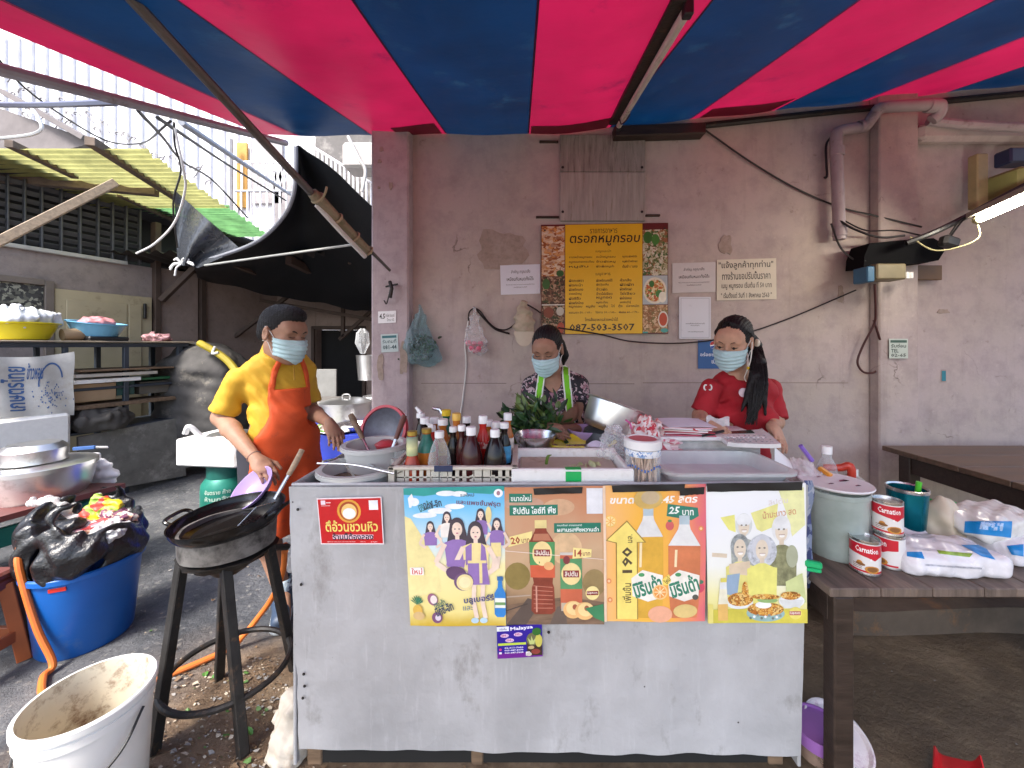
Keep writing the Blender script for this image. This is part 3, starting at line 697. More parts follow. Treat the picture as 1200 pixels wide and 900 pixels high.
ew = thing('alley_end_wall', 'dim brown wall closing the alley with a black doorway in it', 'wall', (-2.3, 6.2, 0))
A, B_ = P(370, 0, 6.2).x, P(425, 0, 6.2).x
b = MB(); b.box(((-5 + A) / 2, 6.3, 1.25), (A + 5, .2, 2.5)); b.box(((B_ - .75) / 2, 6.3, 1.25), (-.75 - B_, .2, 2.5)); b.box(((A + B_) / 2, 6.3, 2.08), (B_ - A - .004, .196, .84)); b.build('wall', M_alley, ew)
b = MB(); b.box(((A + B_) / 2, 6.38, .83), (B_ - A - .006, .02, 1.655)); b.build('door', mat('doorway_darkness', (.006, .006, .007), rough=.8), ew)  # black panel stands for the darkness inside the open doorway
b = MB(); b.box((A - .03, 6.18, .85), (.05, .05, 1.7)); b.box((B_ + .03, 6.18, .85), (.05, .05, 1.7)); b.box(((A + B_) / 2, 6.18, 1.69), (B_ - A + .1, .05, .05)); b.build('door_frame', M_post, ew)
rf = thing('alley_roof', 'dark iron roof on rafters over the far end of the alley', 'roof', (-2.6, 5.2, 2.5))
def corr(b, fn, nu, nv, m=0): b.grid(fn, nu, nv, m)
b = MB(); b.grid(lambda u, v: V(lerp(-4.6, -.8, u), lerp(4.3, 6.3, v), lerp(2.45, 2.3, v) + .02 * math.sin(u * 150)), 160, 2)
b.build('sheet', mat('rusty_sheet', (.03, .024, .022), rough=.8, var=.4), rf, ang=0, recalc=False)
for x, y0 in ((-3.3, 4.3), (-2.6, 4.3), (-1.9, 4.3), (-1.3, 4.3)):
    b = MB(); b.bar(V(x, y0, 2.36), V(x, 6.2, 2.22), .07, .09); b.build('rafter', M_post, rf)
for a, c in ((P(402, 395, 5.8), P(402, 325, 5.8)), (P(398, 398, 5.8), P(440, 360, 5.8)), (P(275, 395, 5.6), P(340, 345, 5.6)), (P(272, 430, 5.6), P(272, 340, 5.6)), (P(305, 352, 5.7), P(440, 375, 5.7))):
    b = MB(); b.bar(a, c, .05, .05); b.build('strut', M_post, rf)

# yellow-green translucent corrugated roof of the shophouse
cr = thing('corrugated_roof', 'yellow and green translucent corrugated roof sheet over the shophouse front', 'roof', (-4.3, 4.4, 3.12))
M_yel = cloth_film('yellow_sheet', (.52, .5, .2), trans=.65, var=.3, scale=5)
M_grn = cloth_film('green_sheet', (.25, .5, .2), trans=.65, var=.35, scale=5)
def rz(X, Y): return 3.12 + (X + 3.4) * -.02
xe = lambda Y: -3.16 - .256 * (Y - 3.2)
for nm, y0, y1, mm in (('yellow_sheet', 3.2, 4.62, M_yel), ('green_sheet', 4.56, 5.9, M_grn)):
    b = MB(); k = int((y1 - y0) * 90)
    b.grid(lambda u, v, y0=y0, y1=y1: V(lerp(-5.0, xe(lerp(y0, y1, v)), u) + .02 * math.sin(v * 40), lerp(y0, y1, v), rz(0, 0) + .016 * math.sin(lerp(y0, y1, v) * 2 * math.pi / .085) + (.02 if nm[0] == 'g' else 0)), 4, k)
    b.build(nm, mm, cr, ang=0, recalc=False)
b = MB(); b.grid(lambda u, v: V(lerp(-5.6, -4.55, u) + .25 * v, lerp(3.0, 6.3, v), 3.05 + .05 * u), 3, 3, thick=.03); b.build('eave_board', mat('dark_eave', (.03, .03, .035), rough=.8), cr)
RU = lambda x, y: P(x, y, F * 1.655 / (HY - y))
for a, c, w in ((RU(105, 165), RU(220, 240), .07), (RU(10, 168), RU(88, 206), .06), (RU(-20, 203) - V(0, 0, .03), RU(184, 222) - V(0, 0, .03), .08), (RU(215, 238), RU(262, 276), .06), (RU(140, 228), RU(225, 268), .05)):
    b = MB(); b.bar(a, c, w, w); b.build('rafter', mat('grey_rafter', (.15, .11, .085), rough=.8, var=.35, stretch=(1, 6, 6)), cr)
b = MB(); b.bar(P(-25, 295, 2.75), P(135, 214, 3.3), .075, .06); tag(b.build('wooden_brace', M_palewood), 'pale square timber brace slanting up under the corrugated roof', 'timber')
b = MB(); b.bar(P(8, 110, 4.7), P(105, 165, 4.7), .16, .06); b.prism([(-7.2, 3.4), (-5.25, 3.92), (-7.2, 4.6)], Matrix.Translation((0, 4.75, 0)), .1)
tag(b.build('gable_end', mat('grey_gable', (.17, .15, .15), rough=.8, var=.2)), 'grey gable end of a neighbouring roof above the corrugated sheet', 'roof')

# black tarp and clear sheet
M_tarp = mat('black_tarp', (.008, .010, .013), rough=.5, var=.3, scale=3, bump=.2, bump_scale=8)
front = [P(226, 309, 3.6), P(262, 299, 3.5), P(300, 284, 3.4), P(326, 262, 3.25), P(342, 236, 3.12), P(347, 205, 3.05), P(347, 172, 3.0), P(362, 178, 3.0), P(396, 205, 2.98), P(432, 236, 2.96), P(485, 280, 2.96)]
back = [P(232, 326, 5.2), P(250, 331, 5.2), P(275, 336, 5.2), P(300, 342, 5.2), P(320, 346, 5.2), P(345, 350, 5.2), P(370, 355, 5.2), P(390, 358, 5.2), P(415, 362, 5.2), P(435, 365, 5.2), P(490, 372, 5.2)]
fs_, bs_ = spline(front, 4), spline(back, 4)
def tarp(u, v):
    i = min(len(fs_) - 1, int(round(u * (len(fs_) - 1)))); p = fs_[i].lerp(bs_[i], v)
    p.z += .16 * math.sin(v * math.pi) * math.sin(u * 3.1) + .03 * mnoise.noise(Vector((u * 7, v * 5, 1))); return p
b = MB(); b.grid(tarp, len(fs_) - 1, 14, thick=.004)
tp = thing('black_tarp', 'black tarp tied up over the alley behind the cook', 'tarp', P(330, 300, 3.5)); b.build('sheet', M_tarp, tp, ang=60)
b = MB(); b.tube(spline([p + V(0, -.004, 0) for p in front[:7]], 6), [.016] * 37, 8); b.build('hem', mat('tarp_hem', (.22, .23, .26), rough=.35, var=.2), tp)
b = MB(); b.tube([P(240, 311, 3.35), P(318, 300, 3.15), P(412, 287, 2.95)], .009, 8); tag(b.build('white_rod', mat('dull_rod', (.33, .34, .32), rough=.6)), 'pale rod lying across the face of the black tarp', 'rod')
b = MB(); b.grid(lambda u, v: P(lerp(lerp(204, 282, u), lerp(208, 232, u), v ** .8), lerp(lerp(222, 292, u), lerp(310, 314, u), v ** .8), 3.5 + .06 * math.sin(u * 9 + v * 2)), 18, 14)
sh = tag(b.build('plastic_sheet', film('smoky_film', (.05, .055, .065), body=.8, tint=(.4, .4, .45)), ang=60), 'smoky clear plastic sheet bunched to a knot at the tip of the black tarp', 'sheet')
b = MB()
for k in range(9):
    a = rnd.uniform(0, 6.28); c = P(213, 309, 3.48); b.tube(spline([c, c + V(.05 * math.cos(a), -.02, .05 * math.sin(a)), c + V(.11 * math.cos(a) + .02, -.02, .09 * math.sin(a) - .04)], 5), .008, 6)
tag(b.build('string_knot', M_whitecable), 'knot of white string holding the tarp and the plastic sheet', 'string')

# far white building
wb = thing('white_building', 'bright white building with iron balconies beyond the corrugated roof', 'building', (-8, 9, 0))
M_wht = mat('white_render', (.82, .81, .84), rough=.7, var=.04)
b = MB(); b.box((-9.4, 11, 5), (12.2, 4, 10)); b.build('wall', M_wht, wb)
b = MB()
for i in range(22): b.box((-13 + i * .32, 8.97, 5.4), (.025, .06, 6.4), bev=.004)
b.build('sheeting_rib', mat('rib_paint', (.66, .66, .69), rough=.6), wb)
b = MB(); q = random.Random(4)
for i in range(46):
    px = 4 + (i % 23) * 11 + q.uniform(-3, 3); py = 88 + (px * .52) + (0 if i < 23 else 26) + q.uniform(-9, 9)
    c = P(px, py, 8.9); s = q.choice((-1, 1))
    b.tube([c + V(s * .09 * math.cos(t) * (1 - t / 8), 0, .09 * math.sin(t) * (1 - t / 8) + .02 * t) for t in [k * .6 for k in range(8)]], .016, 5)
    if i % 2: b.tube([c + V(-.1 * s, 0, .15), c + V(.12 * s, 0, -.16)], .014, 5)
b.build('iron_scrollwork', mat('grey_iron', (.2, .19, .2), rough=.6), wb)
def rail(b, x0, x1, yt, yb, Y, n, r=.02, slope=0):
    for i in range(n + 1):
        px = lerp(x0, x1, i / n); dy = slope * (px - x0); b.tube([P(px, yt + dy, Y), P(px, yb + dy, Y)], r, 6)
    for yy in (yt, yb): b.tube([P(x0, yy, Y), P(x1, yy + slope * (x1 - x0), Y)], r * 1.3, 6)
b = MB(); rail(b, 275, 334, 190, 224, 8.4, 7); rail(b, 275, 366, 224, 268, 8.4, 12); rail(b, 334, 346, 190, 224, 8.4, 2)
for i in range(9):
    b.tube([P(302 + i * 5, 190, 8.4), P(302 + i * 5 + 8, 224, 8.4)], .01, 5); b.tube([P(310 + i * 5, 190, 8.4), P(302 + i * 5, 224, 8.4)], .01, 5)
b.build('balcony_railing', M_wht, wb)
b = MB(); rail(b, 352, 440, 163, 192, 8.2, 17, .022, .62); b.build('stair_railing', M_wht, wb)
b = MB(); b.box((P(283, 205, 8.9).x, 8.93, P(283, 205, 8.9).z), (.24, .05, 1.5)); b.build('orange_shutter', mat('orange_wood', (.5, .26, .05), rough=.6), wb)
b = MB(); b.box((P(312, 200, 8.9).x, 8.95, P(312, 200, 8.9).z), (.7, .05, 1.5)); b.box((P(350, 250, 8.9).x, 8.95, P(350, 240, 8.9).z), (1.2, .05, 1.6)); b.build('window', mat('shaded_window', (.33, .3, .3), rough=.3, var=.2), wb)
b = MB(); b.tube([P(270, 163, 8.7), P(270, 300, 8.7)], .06, 8); b.build('downpipe', mat('grey_downpipe', (.4, .38, .38), rough=.5), wb)
b = MB(); c = P(418, 205, 8.5); b.box((c.x - .1, 8.75, c.z - .4), (1.75, .3, 3.4)); b.build('stairwell_wall', mat('stairwell_shade', (.13, .12, .115), rough=.8, var=.3, scale=3, dirt=(.3, .28, .26), dirt_amt=.2), wb)  # shade on this sunlit backdrop is put into its dark colour
b = MB(); b.box((P(425, 185, 7.6).x, 7.7, P(425, 185, 7.6).z), (.7, .5, .5), bev=.05); b.tube(spline([P(408, 160, 7.4), P(420, 185, 7.3), P(428, 200, 7.3), P(424, 225, 7.3)], 6), .03, 6); tag(b.build('water_tank', mat('grey_tank', (.4, .37, .35), rough=.5, var=.2)), 'grey tank with a drooping hose on the stair behind the pillar', 'tank')

# overhead wires
GW = 'wires over the alley'
cable('overhead_wire', 'thick bluish cable bundle running level into the canopy pipe', [P(-40, 122, 3.0), P(40, 123, 2.8), P(135, 120, 2.3)], .02, mat('blue_grey_cable', (.1, .1, .16), rough=.4), group=GW)
cable('overhead_wire', 'long dark wire slanting down across the white building to the balcony', [P(-10, 60, 3), P(40, 112, 3.4), P(120, 163, 4.2), P(165, 168, 4.0), P(200, 142, 2.4)], .008, group=GW)
cable('overhead_wire', 'dark wire dropping from the canopy pipe down to the railing', [P(162, 130, 2.3), P(190, 160, 3), P(215, 190, 4), P(250, 212, 5), P(290, 255, 6)], .011, group=GW)
cable('overhead_wire', 'straight dark wire from the canopy pipe to the far balcony', [P(185, 138, 2.3), P(270, 195, 4.5), P(335, 235, 6)], .012, group=GW)
b = MB(); b.tube([P(212, 143, 2.4), P(340, 228, 5.2)], .02, 8); tag(b.build('awning_rod', M_galv), 'grey pipe running from the canopy edge towards the balcony', 'rod')
cable('overhead_wire', 'grey wire hanging straight down from the canopy pipe', [P(204, 143, 2.4), P(205, 170, 2.45), P(212, 200, 2.6), P(203, 240, 2.7), P(208, 290, 3.3)], .006, group=GW)
cable('hanging_string', 'white cord hanging in a curve in front of the plastic sheet', [P(205, 150, 2.4), P(214, 195, 2.5), P(217, 222, 2.6), P(205, 260, 2.7), P(182, 285, 2.75), P(160, 297, 2.8)], .007, M_whitecable, cat='cord')
cable('hanging_string', 'white cord looping along the top of the corrugated roof', [P(-20, 164, 3), P(30, 159, 3), P(48, 152, 3), P(46, 140, 3), P(38, 128, 3)], .012, M_whitecable, cat='cord')
# ================================================================== PRINTED THINGS (posters, signs): one flat sheet each, inks as thin layers
TXT = {}
def glyphs(s, bold):
    k = (s, bold)
    if k not in TXT:
        c = bpy.data.curves.new('t', 'FONT'); c.body = s; c.size = 1; c.resolution_u = 1; c.offset = bold
        o = bpy.data.objects.new('t', c); COL.objects.link(o); bpy.context.view_layer.update()
        me = bpy.data.meshes.new_from_object(o.evaluated_get(bpy.context.evaluated_depsgraph_get()))
        vs = np.array([v.co[:2] for v in me.vertices]); fs = [list(p.vertices) for p in me.polygons]
        bpy.data.objects.remove(o); bpy.data.curves.remove(c); bpy.data.meshes.remove(me)
        if len(vs): vs = (vs - vs.min(0)) / np.maximum(1e-6, vs.max(0) - vs.min(0))
        TXT[k] = (vs, fs)
    return TXT[k]
class Print:
    def __init__(s, quad, Y, paper, thick=.002, wave=0.0, seed=1):
        # quad: four photo pixels (top-left, top-right, bottom-right, bottom-left)
        s.q = [P(x, y, Y) for x, y in quad]; s.b = MB(); s.mats = [paper]; s.Y = Y; s.k = 0; s.wave = wave; s.seed = seed
        a, c = s.q[0], s.q[2]; s.asp = abs((s.q[1] - s.q[0]).length / (s.q[3] - s.q[0]).length)
        s.b.grid(lambda u, v: s.at(u, v, 0), 24, 24, thick=thick)
    def at(s, u, v, lift):
        tl, tr, br, bl = s.q; p = (bl.lerp(br, u)).lerp(tl.lerp(tr, u), v)
        w = s.wave * (math.sin(u * 7 + s.seed) * math.sin(v * 5 + s.seed * 2) * .5 + .5)
        return V(p.x, p.y - w - lift, p.z)
    fade = 0.
    def mi(s, m):
        if not hasattr(m, 'node_tree'):
            if s.fade: m = '#' + ''.join('%02x' % int(lerp(int(m.strip('#')[i:i + 2], 16), 236, s.fade)) for i in (0, 2, 4))
            m = pc(m)
        if m not in s.mats: s.mats.append(m)
        return s.mats.index(m)
    def poly(s, pts, m, sub=True):
        s.k += 1; L = .0004 + s.k * .00004
        b = bmesh.new(); f = b.faces.new([b.verts.new((u, v, 0)) for u, v in pts])
        bmesh.ops.triangulate(b, faces=[f])
        for _ in range(6 if s.wave and sub else 0):
            es = [e for e in b.edges if e.calc_length() > .075]
            if not es: break
            bmesh.ops.subdivide_edges(b, edges=es, cuts=1); bmesh.ops.triangulate(b, faces=b.faces[:])
        b.verts.index_update()
        s.b.add([s.at(w.co.x, w.co.y, L) for w in b.verts], [[q.index for q in f.verts] for f in b.faces], s.mi(m)); b.free()
    def rect(s, u0, v0, u1, v1, m): s.poly([(u0, v0), (u1, v0), (u1, v1), (u0, v1)], m)
    def ell(s, u, v, ru, rv, m, n=20, a0=0, a1=360, rot=0):
        c, sn = math.cos(R(rot)), math.sin(R(rot)); pts = []
        for i in range(n):
            a = R(lerp(a0, a1, i / (n if a1 - a0 == 360 else n - 1))); x, y = ru * math.cos(a), rv * math.sin(a)
            pts.append((u + (x * c * 1 - y * sn / s.asp), v + (x * sn * s.asp + y * c)))
        s.poly(pts, m)
    def line(s, pts, w, m):
        for (a, c) in zip(pts, pts[1:]):
            d = V(c[0] - a[0], (c[1] - a[1]) / s.asp, 0); n_ = V(-d.y, d.x, 0).normalized() * w
            s.poly([(a[0] + n_.x, a[1] + n_.y * s.asp), (a[0] - n_.x, a[1] - n_.y * s.asp), (c[0] - n_.x, c[1] - n_.y * s.asp), (c[0] + n_.x, c[1] + n_.y * s.asp)], m, False)
    def text(s, t, u0, v0, u1, v1, m, bold=0., rot=0, slant=0.):
        vs, fs = glyphs(t, bold)
        if not len(vs): return
        s.k += 1; L = .0004 + s.k * .00004; c, sn = math.cos(R(rot)), math.sin(R(rot)); cu, cv = (u0 + u1) / 2, (v0 + v1) / 2; out = []
        for x, y in vs:
            X = (x - .5) * (u1 - u0) + slant * (y - .5) * (v1 - v0) / s.asp; Y_ = (y - .5) * (v1 - v0) / s.asp
            out.append(s.at(cu + X * c - Y_ * sn, cv + (X * sn + Y_ * c) * s.asp, L))
        s.b.add(out, fs, s.mi(m))
    def build(s, name, parent=None): return s.b.build(name, s.mats, parent, ang=0, recalc=False)

def wallprint(x0, y0, x1, y1, paper, Y=WY - .006, skew=0, **k):
    return Print([(x0, y0 + skew), (x1, y0), (x1, y1), (x0, y1 + skew)], Y, paper, **k)

# ------------------------------------------------------------------ menu on the wall
Y_ = mat('menu_yellow', (.72, .42, .01), rough=.4, var=.05)
p = Print([(634, 263.5), (783, 261), (783, 391), (634, 392)], WY - .02, pc('#5a1a14'), .006)
pork = cells('roast_pork', ['#c9b49a', '#d8c7b0', '#b5772f', '#c98b45', '#d2bda2', '#8f4d18'], 38, jitter=1.6, stretch=(1, 1, 1.7), smooth=True)
chili = cells('fried_meat', ['#4a2f1e', '#6d4a34', '#8a6a4e', '#2f3a1a', '#a58a70', '#3d2416'], 60, jitter=1.4)
herb = cells('herb_dish', ['#6c6a3a', '#9f9a74', '#b9b596', '#3c5a20', '#8d5a34', '#c9c3ae'], 55, jitter=1.5)
rice = cells('fried_rice', ['#a47b52', '#c29c74', '#8b5c36', '#d0b592', '#7a6a3a'], 60, jitter=1.4)
p.rect(.005, .53, .185, .985, pork); p.rect(.005, .27, .185, .525, chili); p.rect(.005, .01, .185, .265, chili)
p.ell(.04, .46, .03, .05, '#2d5a22'); p.ell(.15, .555, .03, .03, '#24561f'); p.rect(.005, .265, .185, .274, '#d8d4cc'); p.ell(.03, .05, .03, .05, '#b9b2a4'); p.ell(.15, .21, .03, .04, '#b9b2a4'); p.ell(.155, .06, .028, .05, '#a33d22'); p.ell(.06, .2, .04, .05, '#7c3a20')
p.rect(.80, .53, .995, .94, herb); p.ell(.9, .72, .085, .2, herb); p.ell(.84, .87, .035, .055, '#2f6a24'); p.ell(.90, .85, .03, .05, '#3d7a2c')
p.rect(.80, .265, .995, .525, pc('#a9b4b8')); p.ell(.895, .39, .092, .12, '#d9d2be'); p.ell(.895, .39, .078, .1, cells('noodles', ['#cbb26a', '#d8c79a', '#b8702e', '#4c7a2c', '#d9d0b6', '#b5512a'], 70)); p.ell(.93, .36, .03, .035, '#3f7a30'); p.ell(.87, .45, .02, .03, '#2f6a24'); p.ell(.955, .33, .03, .05, '#e0dccb')
p.rect(.80, .01, .995, .26, rice); p.ell(.96, .13, .04, .075, '#d8d2c4'); p.ell(.96, .13, .032, .06, '#b5441c'); p.ell(.97, .03, .03, .02, '#4a9a92'); p.rect(.80, .005, .84, .02, '#4a9a92')
p.rect(.19, .004, .797, .996, Y_)
K = '#1c0f06'
p.text('รายการอาหาร', .385, .915, .60, .955, K)
p.text('ตรอกหมูกรอบ', .225, .80, .775, .895, K, .012, slant=.12)
p.text('เมนูแนะนำ', .43, .735, .55, .765, K)
q = random.Random(5)
c3 = [['ราดหน้าหมูกรอบ', 'คะน้าหมูกรอบ', 'หมูกรอบผัดพริกขิง', 'หมูกรอบทอดกระเทียม', 'ข้าวผัดหมู', 'หมูผัดน้ำพริกเผา', 'หมูสับ', 'ผัดเผ็ดหมูป่า', 'ต้มยำ / แกง'],
      ['ผัดกะเพรา', 'ผัดคะน้า', 'ผัดพริกแกง', 'ราดหน้าหมู', 'ผัดซีอิ๊ว', 'ผัดพริกไทย', 'ผัดพริกแกงใต้', 'ผัดวุ้นเส้น', 'ข้าวผัด', 'ข้าวไข่เจียว', 'หมูทอด', 'หมูกระเทียม', 'คั่วกลิ้ง', 'ผัดผัก', 'ผัดพริกเผา', 'ไข่เจียว', 'ผัดน้ำมันหอย', 'แกงจืดเต้าหู้']]
for r in range(3):
    for c in range(3):
        u = (.22, .435, .64)[c]; w = (.2, .16, .12)[c] * q.uniform(.75, 1); v = .685 - r * .043
        p.text(c3[0][r * 3 + c], u, v, u + w, v + .028, K, .01)
p.text('เมนูอาหาร', .43, .525, .545, .555, K)
for r in range(6):
    for c in range(3):
        u = (.22, .435, .62)[c]; w = q.uniform(.085, .13); v = .475 - r * .0405
        p.text(c3[1][c * 6 + r], u, v, u + w, v + .027, K, .01)
p.text('หมูกรอบ   หมูสับ   หมูชิ้น   ไก่   กุ้ง   ปลาหมึก', .22, .235, .77, .268, K, .006)
p.text('ธรรมดา 50.- / 60.-    ไข่ดาว 10.- / 60.-   พิเศษ 60.- / 70.-', .22, .188, .77, .21, K, .008)
p.text('โทรสั่งอาหารล่วงหน้าได้', .345, .118, .605, .15, K, .004)
p.text('087-503-3507', .225, .03, .735, .094, K, .014)
for (u, v) in ((.03, .95), (.97, .95)): p.ell(u, v, .008, .009, '#2a2320', 8)
tag(p.build('menu_board'), 'large yellow menu banner with dish photographs and a phone number', 'menu')

def lines(p, u0, u1, v, h, m, t): p.text(t, u0, v, u1, v + h, m)
ink = '#3a3836'
p = Print([(586, 311), (633, 309.5), (633, 344), (587, 345.5)], WY - .006, mat('bluish_paper', (.66, .68, .76), rough=.6, var=.03))
p.text('สำคัญ กรุณาสั่ง', .27, .68, .75, .84, ink); p.text('เหมือนกันหมดทั้งโต๊ะ', .16, .46, .84, .6, ink, .01); p.text('สั่งอาหารหลายอย่างอาจรอนานขอบคุณที่เข้าใจค่ะ', .14, .30, .86, .355, ink); p.text('ขออภัยในความล่าช้า', .33, .22, .67, .27, ink)
tag(p.build('paper_sign'), 'plain white printed notice on the wall left of the menu', 'sign')
p = Print([(788, 308.5), (838.5, 307), (838.5, 342), (788, 343.5)], WY - .006, mat('grey_paper', (.55, .52, .52), rough=.6, var=.06))
p.text('สำคัญ กรุณาสั่ง', .26, .7, .74, .84, ink); p.text('เหมือนกันหมดทั้งโต๊ะ', .15, .48, .86, .6, ink, .01); p.text('สั่งอาหารหลายอย่างอาจรอนานขอบคุณที่เข้าใจค่ะ', .14, .31, .86, .36, ink); p.text('ขออภัยในความล่าช้า', .33, .23, .67, .28, ink)
tag(p.build('paper_sign'), 'creased greyish printed notice between the menu and the price notice', 'sign')
p = Print([(840, 304.5), (909.5, 302.5), (910, 350.5), (840, 352)], WY - .006, mat('cream_paper', (.62, .57, .46), rough=.6, var=.06))
p.text('"แจ้งลูกค้าทุกท่าน"', .03, .74, .95, .96, K, .012); p.text('ทางร้านขอปรับขึ้นราคา', .09, .5, .9, .7, K, .012); p.text('เมนู หมูกรอบ เริ่มต้น ที่ 50 บาท', .08, .25, .92, .44, K, .012); p.text('" เริ่มตั้งแต่ วันที่ 1 สิงหาคม 2563 "', .07, .05, .92, .19, K, .012)
tag(p.build('price_notice'), 'cream price notice in large handwritten style black Thai letters', 'sign')
p = Print([(796, 348), (833, 348), (833, 397), (796, 397)], WY - .012, mat('placard_white', (.62, .62, .68), rough=.3, var=.03), .008)
for r_ in ((.05, .965, .95, .972), (.05, .03, .95, .037), (.05, .03, .06, .972), (.94, .03, .95, .972)): p.rect(*r_, '#8a8a96')
p.text('สแกนเพื่อชำระเงินค่าอาหารที่นี่', .2, .35, .8, .385, ink); p.text('พร้อมเพย์ของร้าน', .36, .305, .64, .335, ink); p.text('ขอบคุณที่อุดหนุนค่ะ', .27, .15, .77, .185, ink, .01)
tag(p.build('framed_placard'), 'white framed placard hanging just above the blue soda sign', 'sign')
p = Print([(818, 399), (868, 399), (868, 432), (818, 432)], WY - .006, mat('soda_blue', (.012, .09, .30), rough=.4, var=.1))
p.ell(.38, .84, .1, .15, '#e8e8ea'); p.ell(.38, .86, .095, .12, '#b02428', a0=15, a1=195); p.ell(.38, .82, .095, .12, '#1d4fa0', a0=195, a1=375)
p.text('อร่อยซ่า', .05, .44, .42, .58, '#d8dce8', .02); p.text('เป๊ปซี่', .32, .18, .55, .36, '#d8dce8', .02)
tag(p.build('soda_sign'), 'blue soda sign half hidden behind the woman in red', 'sign')
p = Print([(443, 365), (464, 364), (464, 378), (443, 379)], 2.6 - .004, M_paper, .0015)
p.text('4.5', .08, .35, .4, .8, ink, .03); p.text('ช่างไฟ ซ่อมแอร์', .42, .5, .92, .8, ink); p.text('โทร 02', .5, .15, .9, .4, ink); tag(p.build('sticker'), 'small white sticker on the pillar, upper of two', 'sticker')
p = Print([(446, 392), (466, 391), (467, 412), (447, 413)], 2.6 - .004, mat('mint_paper', (.5, .6, .6), rough=.5), .0015)
p.rect(.08, .78, .92, .92, '#2f6a72'); p.text('รับถมที่', .1, .5, .9, .72, '#2a4a50', .01); p.text('081-44', .1, .15, .9, .4, '#2a4a50', .02); tag(p.build('sticker'), 'small mint green sticker on the pillar, lower of two', 'sticker')
p = Print([(1042, 397), (1064, 397), (1064, 420), (1042, 420)], WY - .09, mat('pale_green_paper', (.5, .56, .5), rough=.5), .0015)
p.rect(.06, .8, .94, .93, '#39564a'); p.text('รับซ่อม', .1, .55, .9, .75, '#2a3a34', .02); p.text('TEL', .1, .3, .5, .48, '#2a3a34', .02); p.text('02-65', .1, .08, .9, .25, '#2a3a34', .02); tag(p.build('sticker'), 'small pale green sticker on the pilaster under the dangling cable', 'sticker')
p = Print([(1103, 433), (1109, 433), (1109, 448), (1103, 448)], WY - .003, mat('wall_tone', (.36, .29, .27), rough=.8), .0005)
p.text('1', .1, .1, .9, .9, '#1f7a8a', .03); tag(p.build('paint_mark'), 'turquoise painted figure 1 on the wall right of the pilaster', 'paint mark')

# ================================================================== CART
CF = 1.25
cart = thing('food_cart', 'pale grey sheet metal food cart with posters taped to its front', 'food cart', (.09, 1.56, 0))
def cart_metal():
    m = mat('grey_sheet_metal', (.445, .45, .46), rough=.42, metal=.2, var=.2, scale=2.5, stretch=(1, 1, .6), dirt=(.25, .24, .23), dirt_amt=.12, dirt_scale=6)
    n = m.node_tree.nodes; l = m.node_tree.links; b = n['Principled BSDF']; tc = [q for q in n if q.type == 'TEX_COORD'][0]
    src = b.inputs['Base Color'].links[0].from_socket
    # rust specks and scratches
    vo = n.new('ShaderNodeTexVoronoi'); vo.inputs['Scale'].default_value = 16; vo.inputs['Randomness'].default_value = 1; l.new(tc.outputs['Object'], vo.inputs['Vector'])
    r = n.new('ShaderNodeValToRGB'); r.color_ramp.elements[0].position = .035; r.color_ramp.elements[0].color = (1, 1, 1, 1); r.color_ramp.elements[1].position = .06; r.color_ramp.elements[1].color = (0, 0, 0, 1); l.new(vo.outputs['Distance'], r.inputs[0])
    sp = n.new('ShaderNodeSeparateColor'); l.new(vo.outputs['Color'], sp.inputs[0])
    g_ = n.new('ShaderNodeMath'); g_.operation = 'GREATER_THAN'; g_.inputs[1].default_value = .72; l.new(sp.outputs[0], g_.inputs[0])
    k = n.new('ShaderNodeMath'); k.operation = 'MULTIPLY'; l.new(r.outputs[0], k.inputs[0]); l.new(g_.outputs[0], k.inputs[1])
    mx = n.new('ShaderNodeMixRGB'); mx.inputs[2].default_value = (.05, .045, .045, 1); l.new(k.outputs[0], mx.inputs[0]); l.new(src, mx.inputs[1])
    nz = n.new('ShaderNodeTexNoise'); nz.inputs['Scale'].default_value = 9; nz.inputs['Detail'].default_value = 9; nz.inputs['Roughness'].default_value = .75
    mp = n.new('ShaderNodeMapping'); mp.inputs['Scale'].default_value = (4, 1, .5); l.new(tc.outputs['Object'], mp.inputs[0]); l.new(mp.outputs[0], nz.inputs['Vector'])
    r2 = n.new('ShaderNodeValToRGB'); r2.color_ramp.elements[0].position = .55; r2.color_ramp.elements[1].position = .72; l.new(nz.outputs['Fac'], r2.inputs[0])
    f2 = n.new('ShaderNodeMath'); f2.operation = 'MULTIPLY'; f2.inputs[1].default_value = .45; l.new(r2.outputs[0], f2.inputs[0])
    m2 = n.new('ShaderNodeMixRGB'); m2.inputs[2].default_value = (.60, .61, .63, 1); l.new(f2.outputs[0], m2.inputs[0]); l.new(mx.outputs[0], m2.inputs[1]); l.new(m2.outputs[0], b.inputs['Base Color'])
    n3 = n.new('ShaderNodeTexNoise'); n3.inputs['Scale'].default_value = 4.5; n3.inputs['Detail'].default_value = 5; l.new(tc.outputs['Object'], n3.inputs['Vector'])
    bp = n.new('ShaderNodeBump'); bp.inputs['Strength'].default_value = .75; bp.inputs['Distance'].default_value = .025; l.new(n3.outputs['Fac'], bp.inputs['Height']); l.new(bp.outputs[0], b.inputs['Normal'])
    return m
M_cart = cart_metal()
TL, TR, BR, BL = (339.5, 570), (945, 567.5), (937, 883), (352, 876)
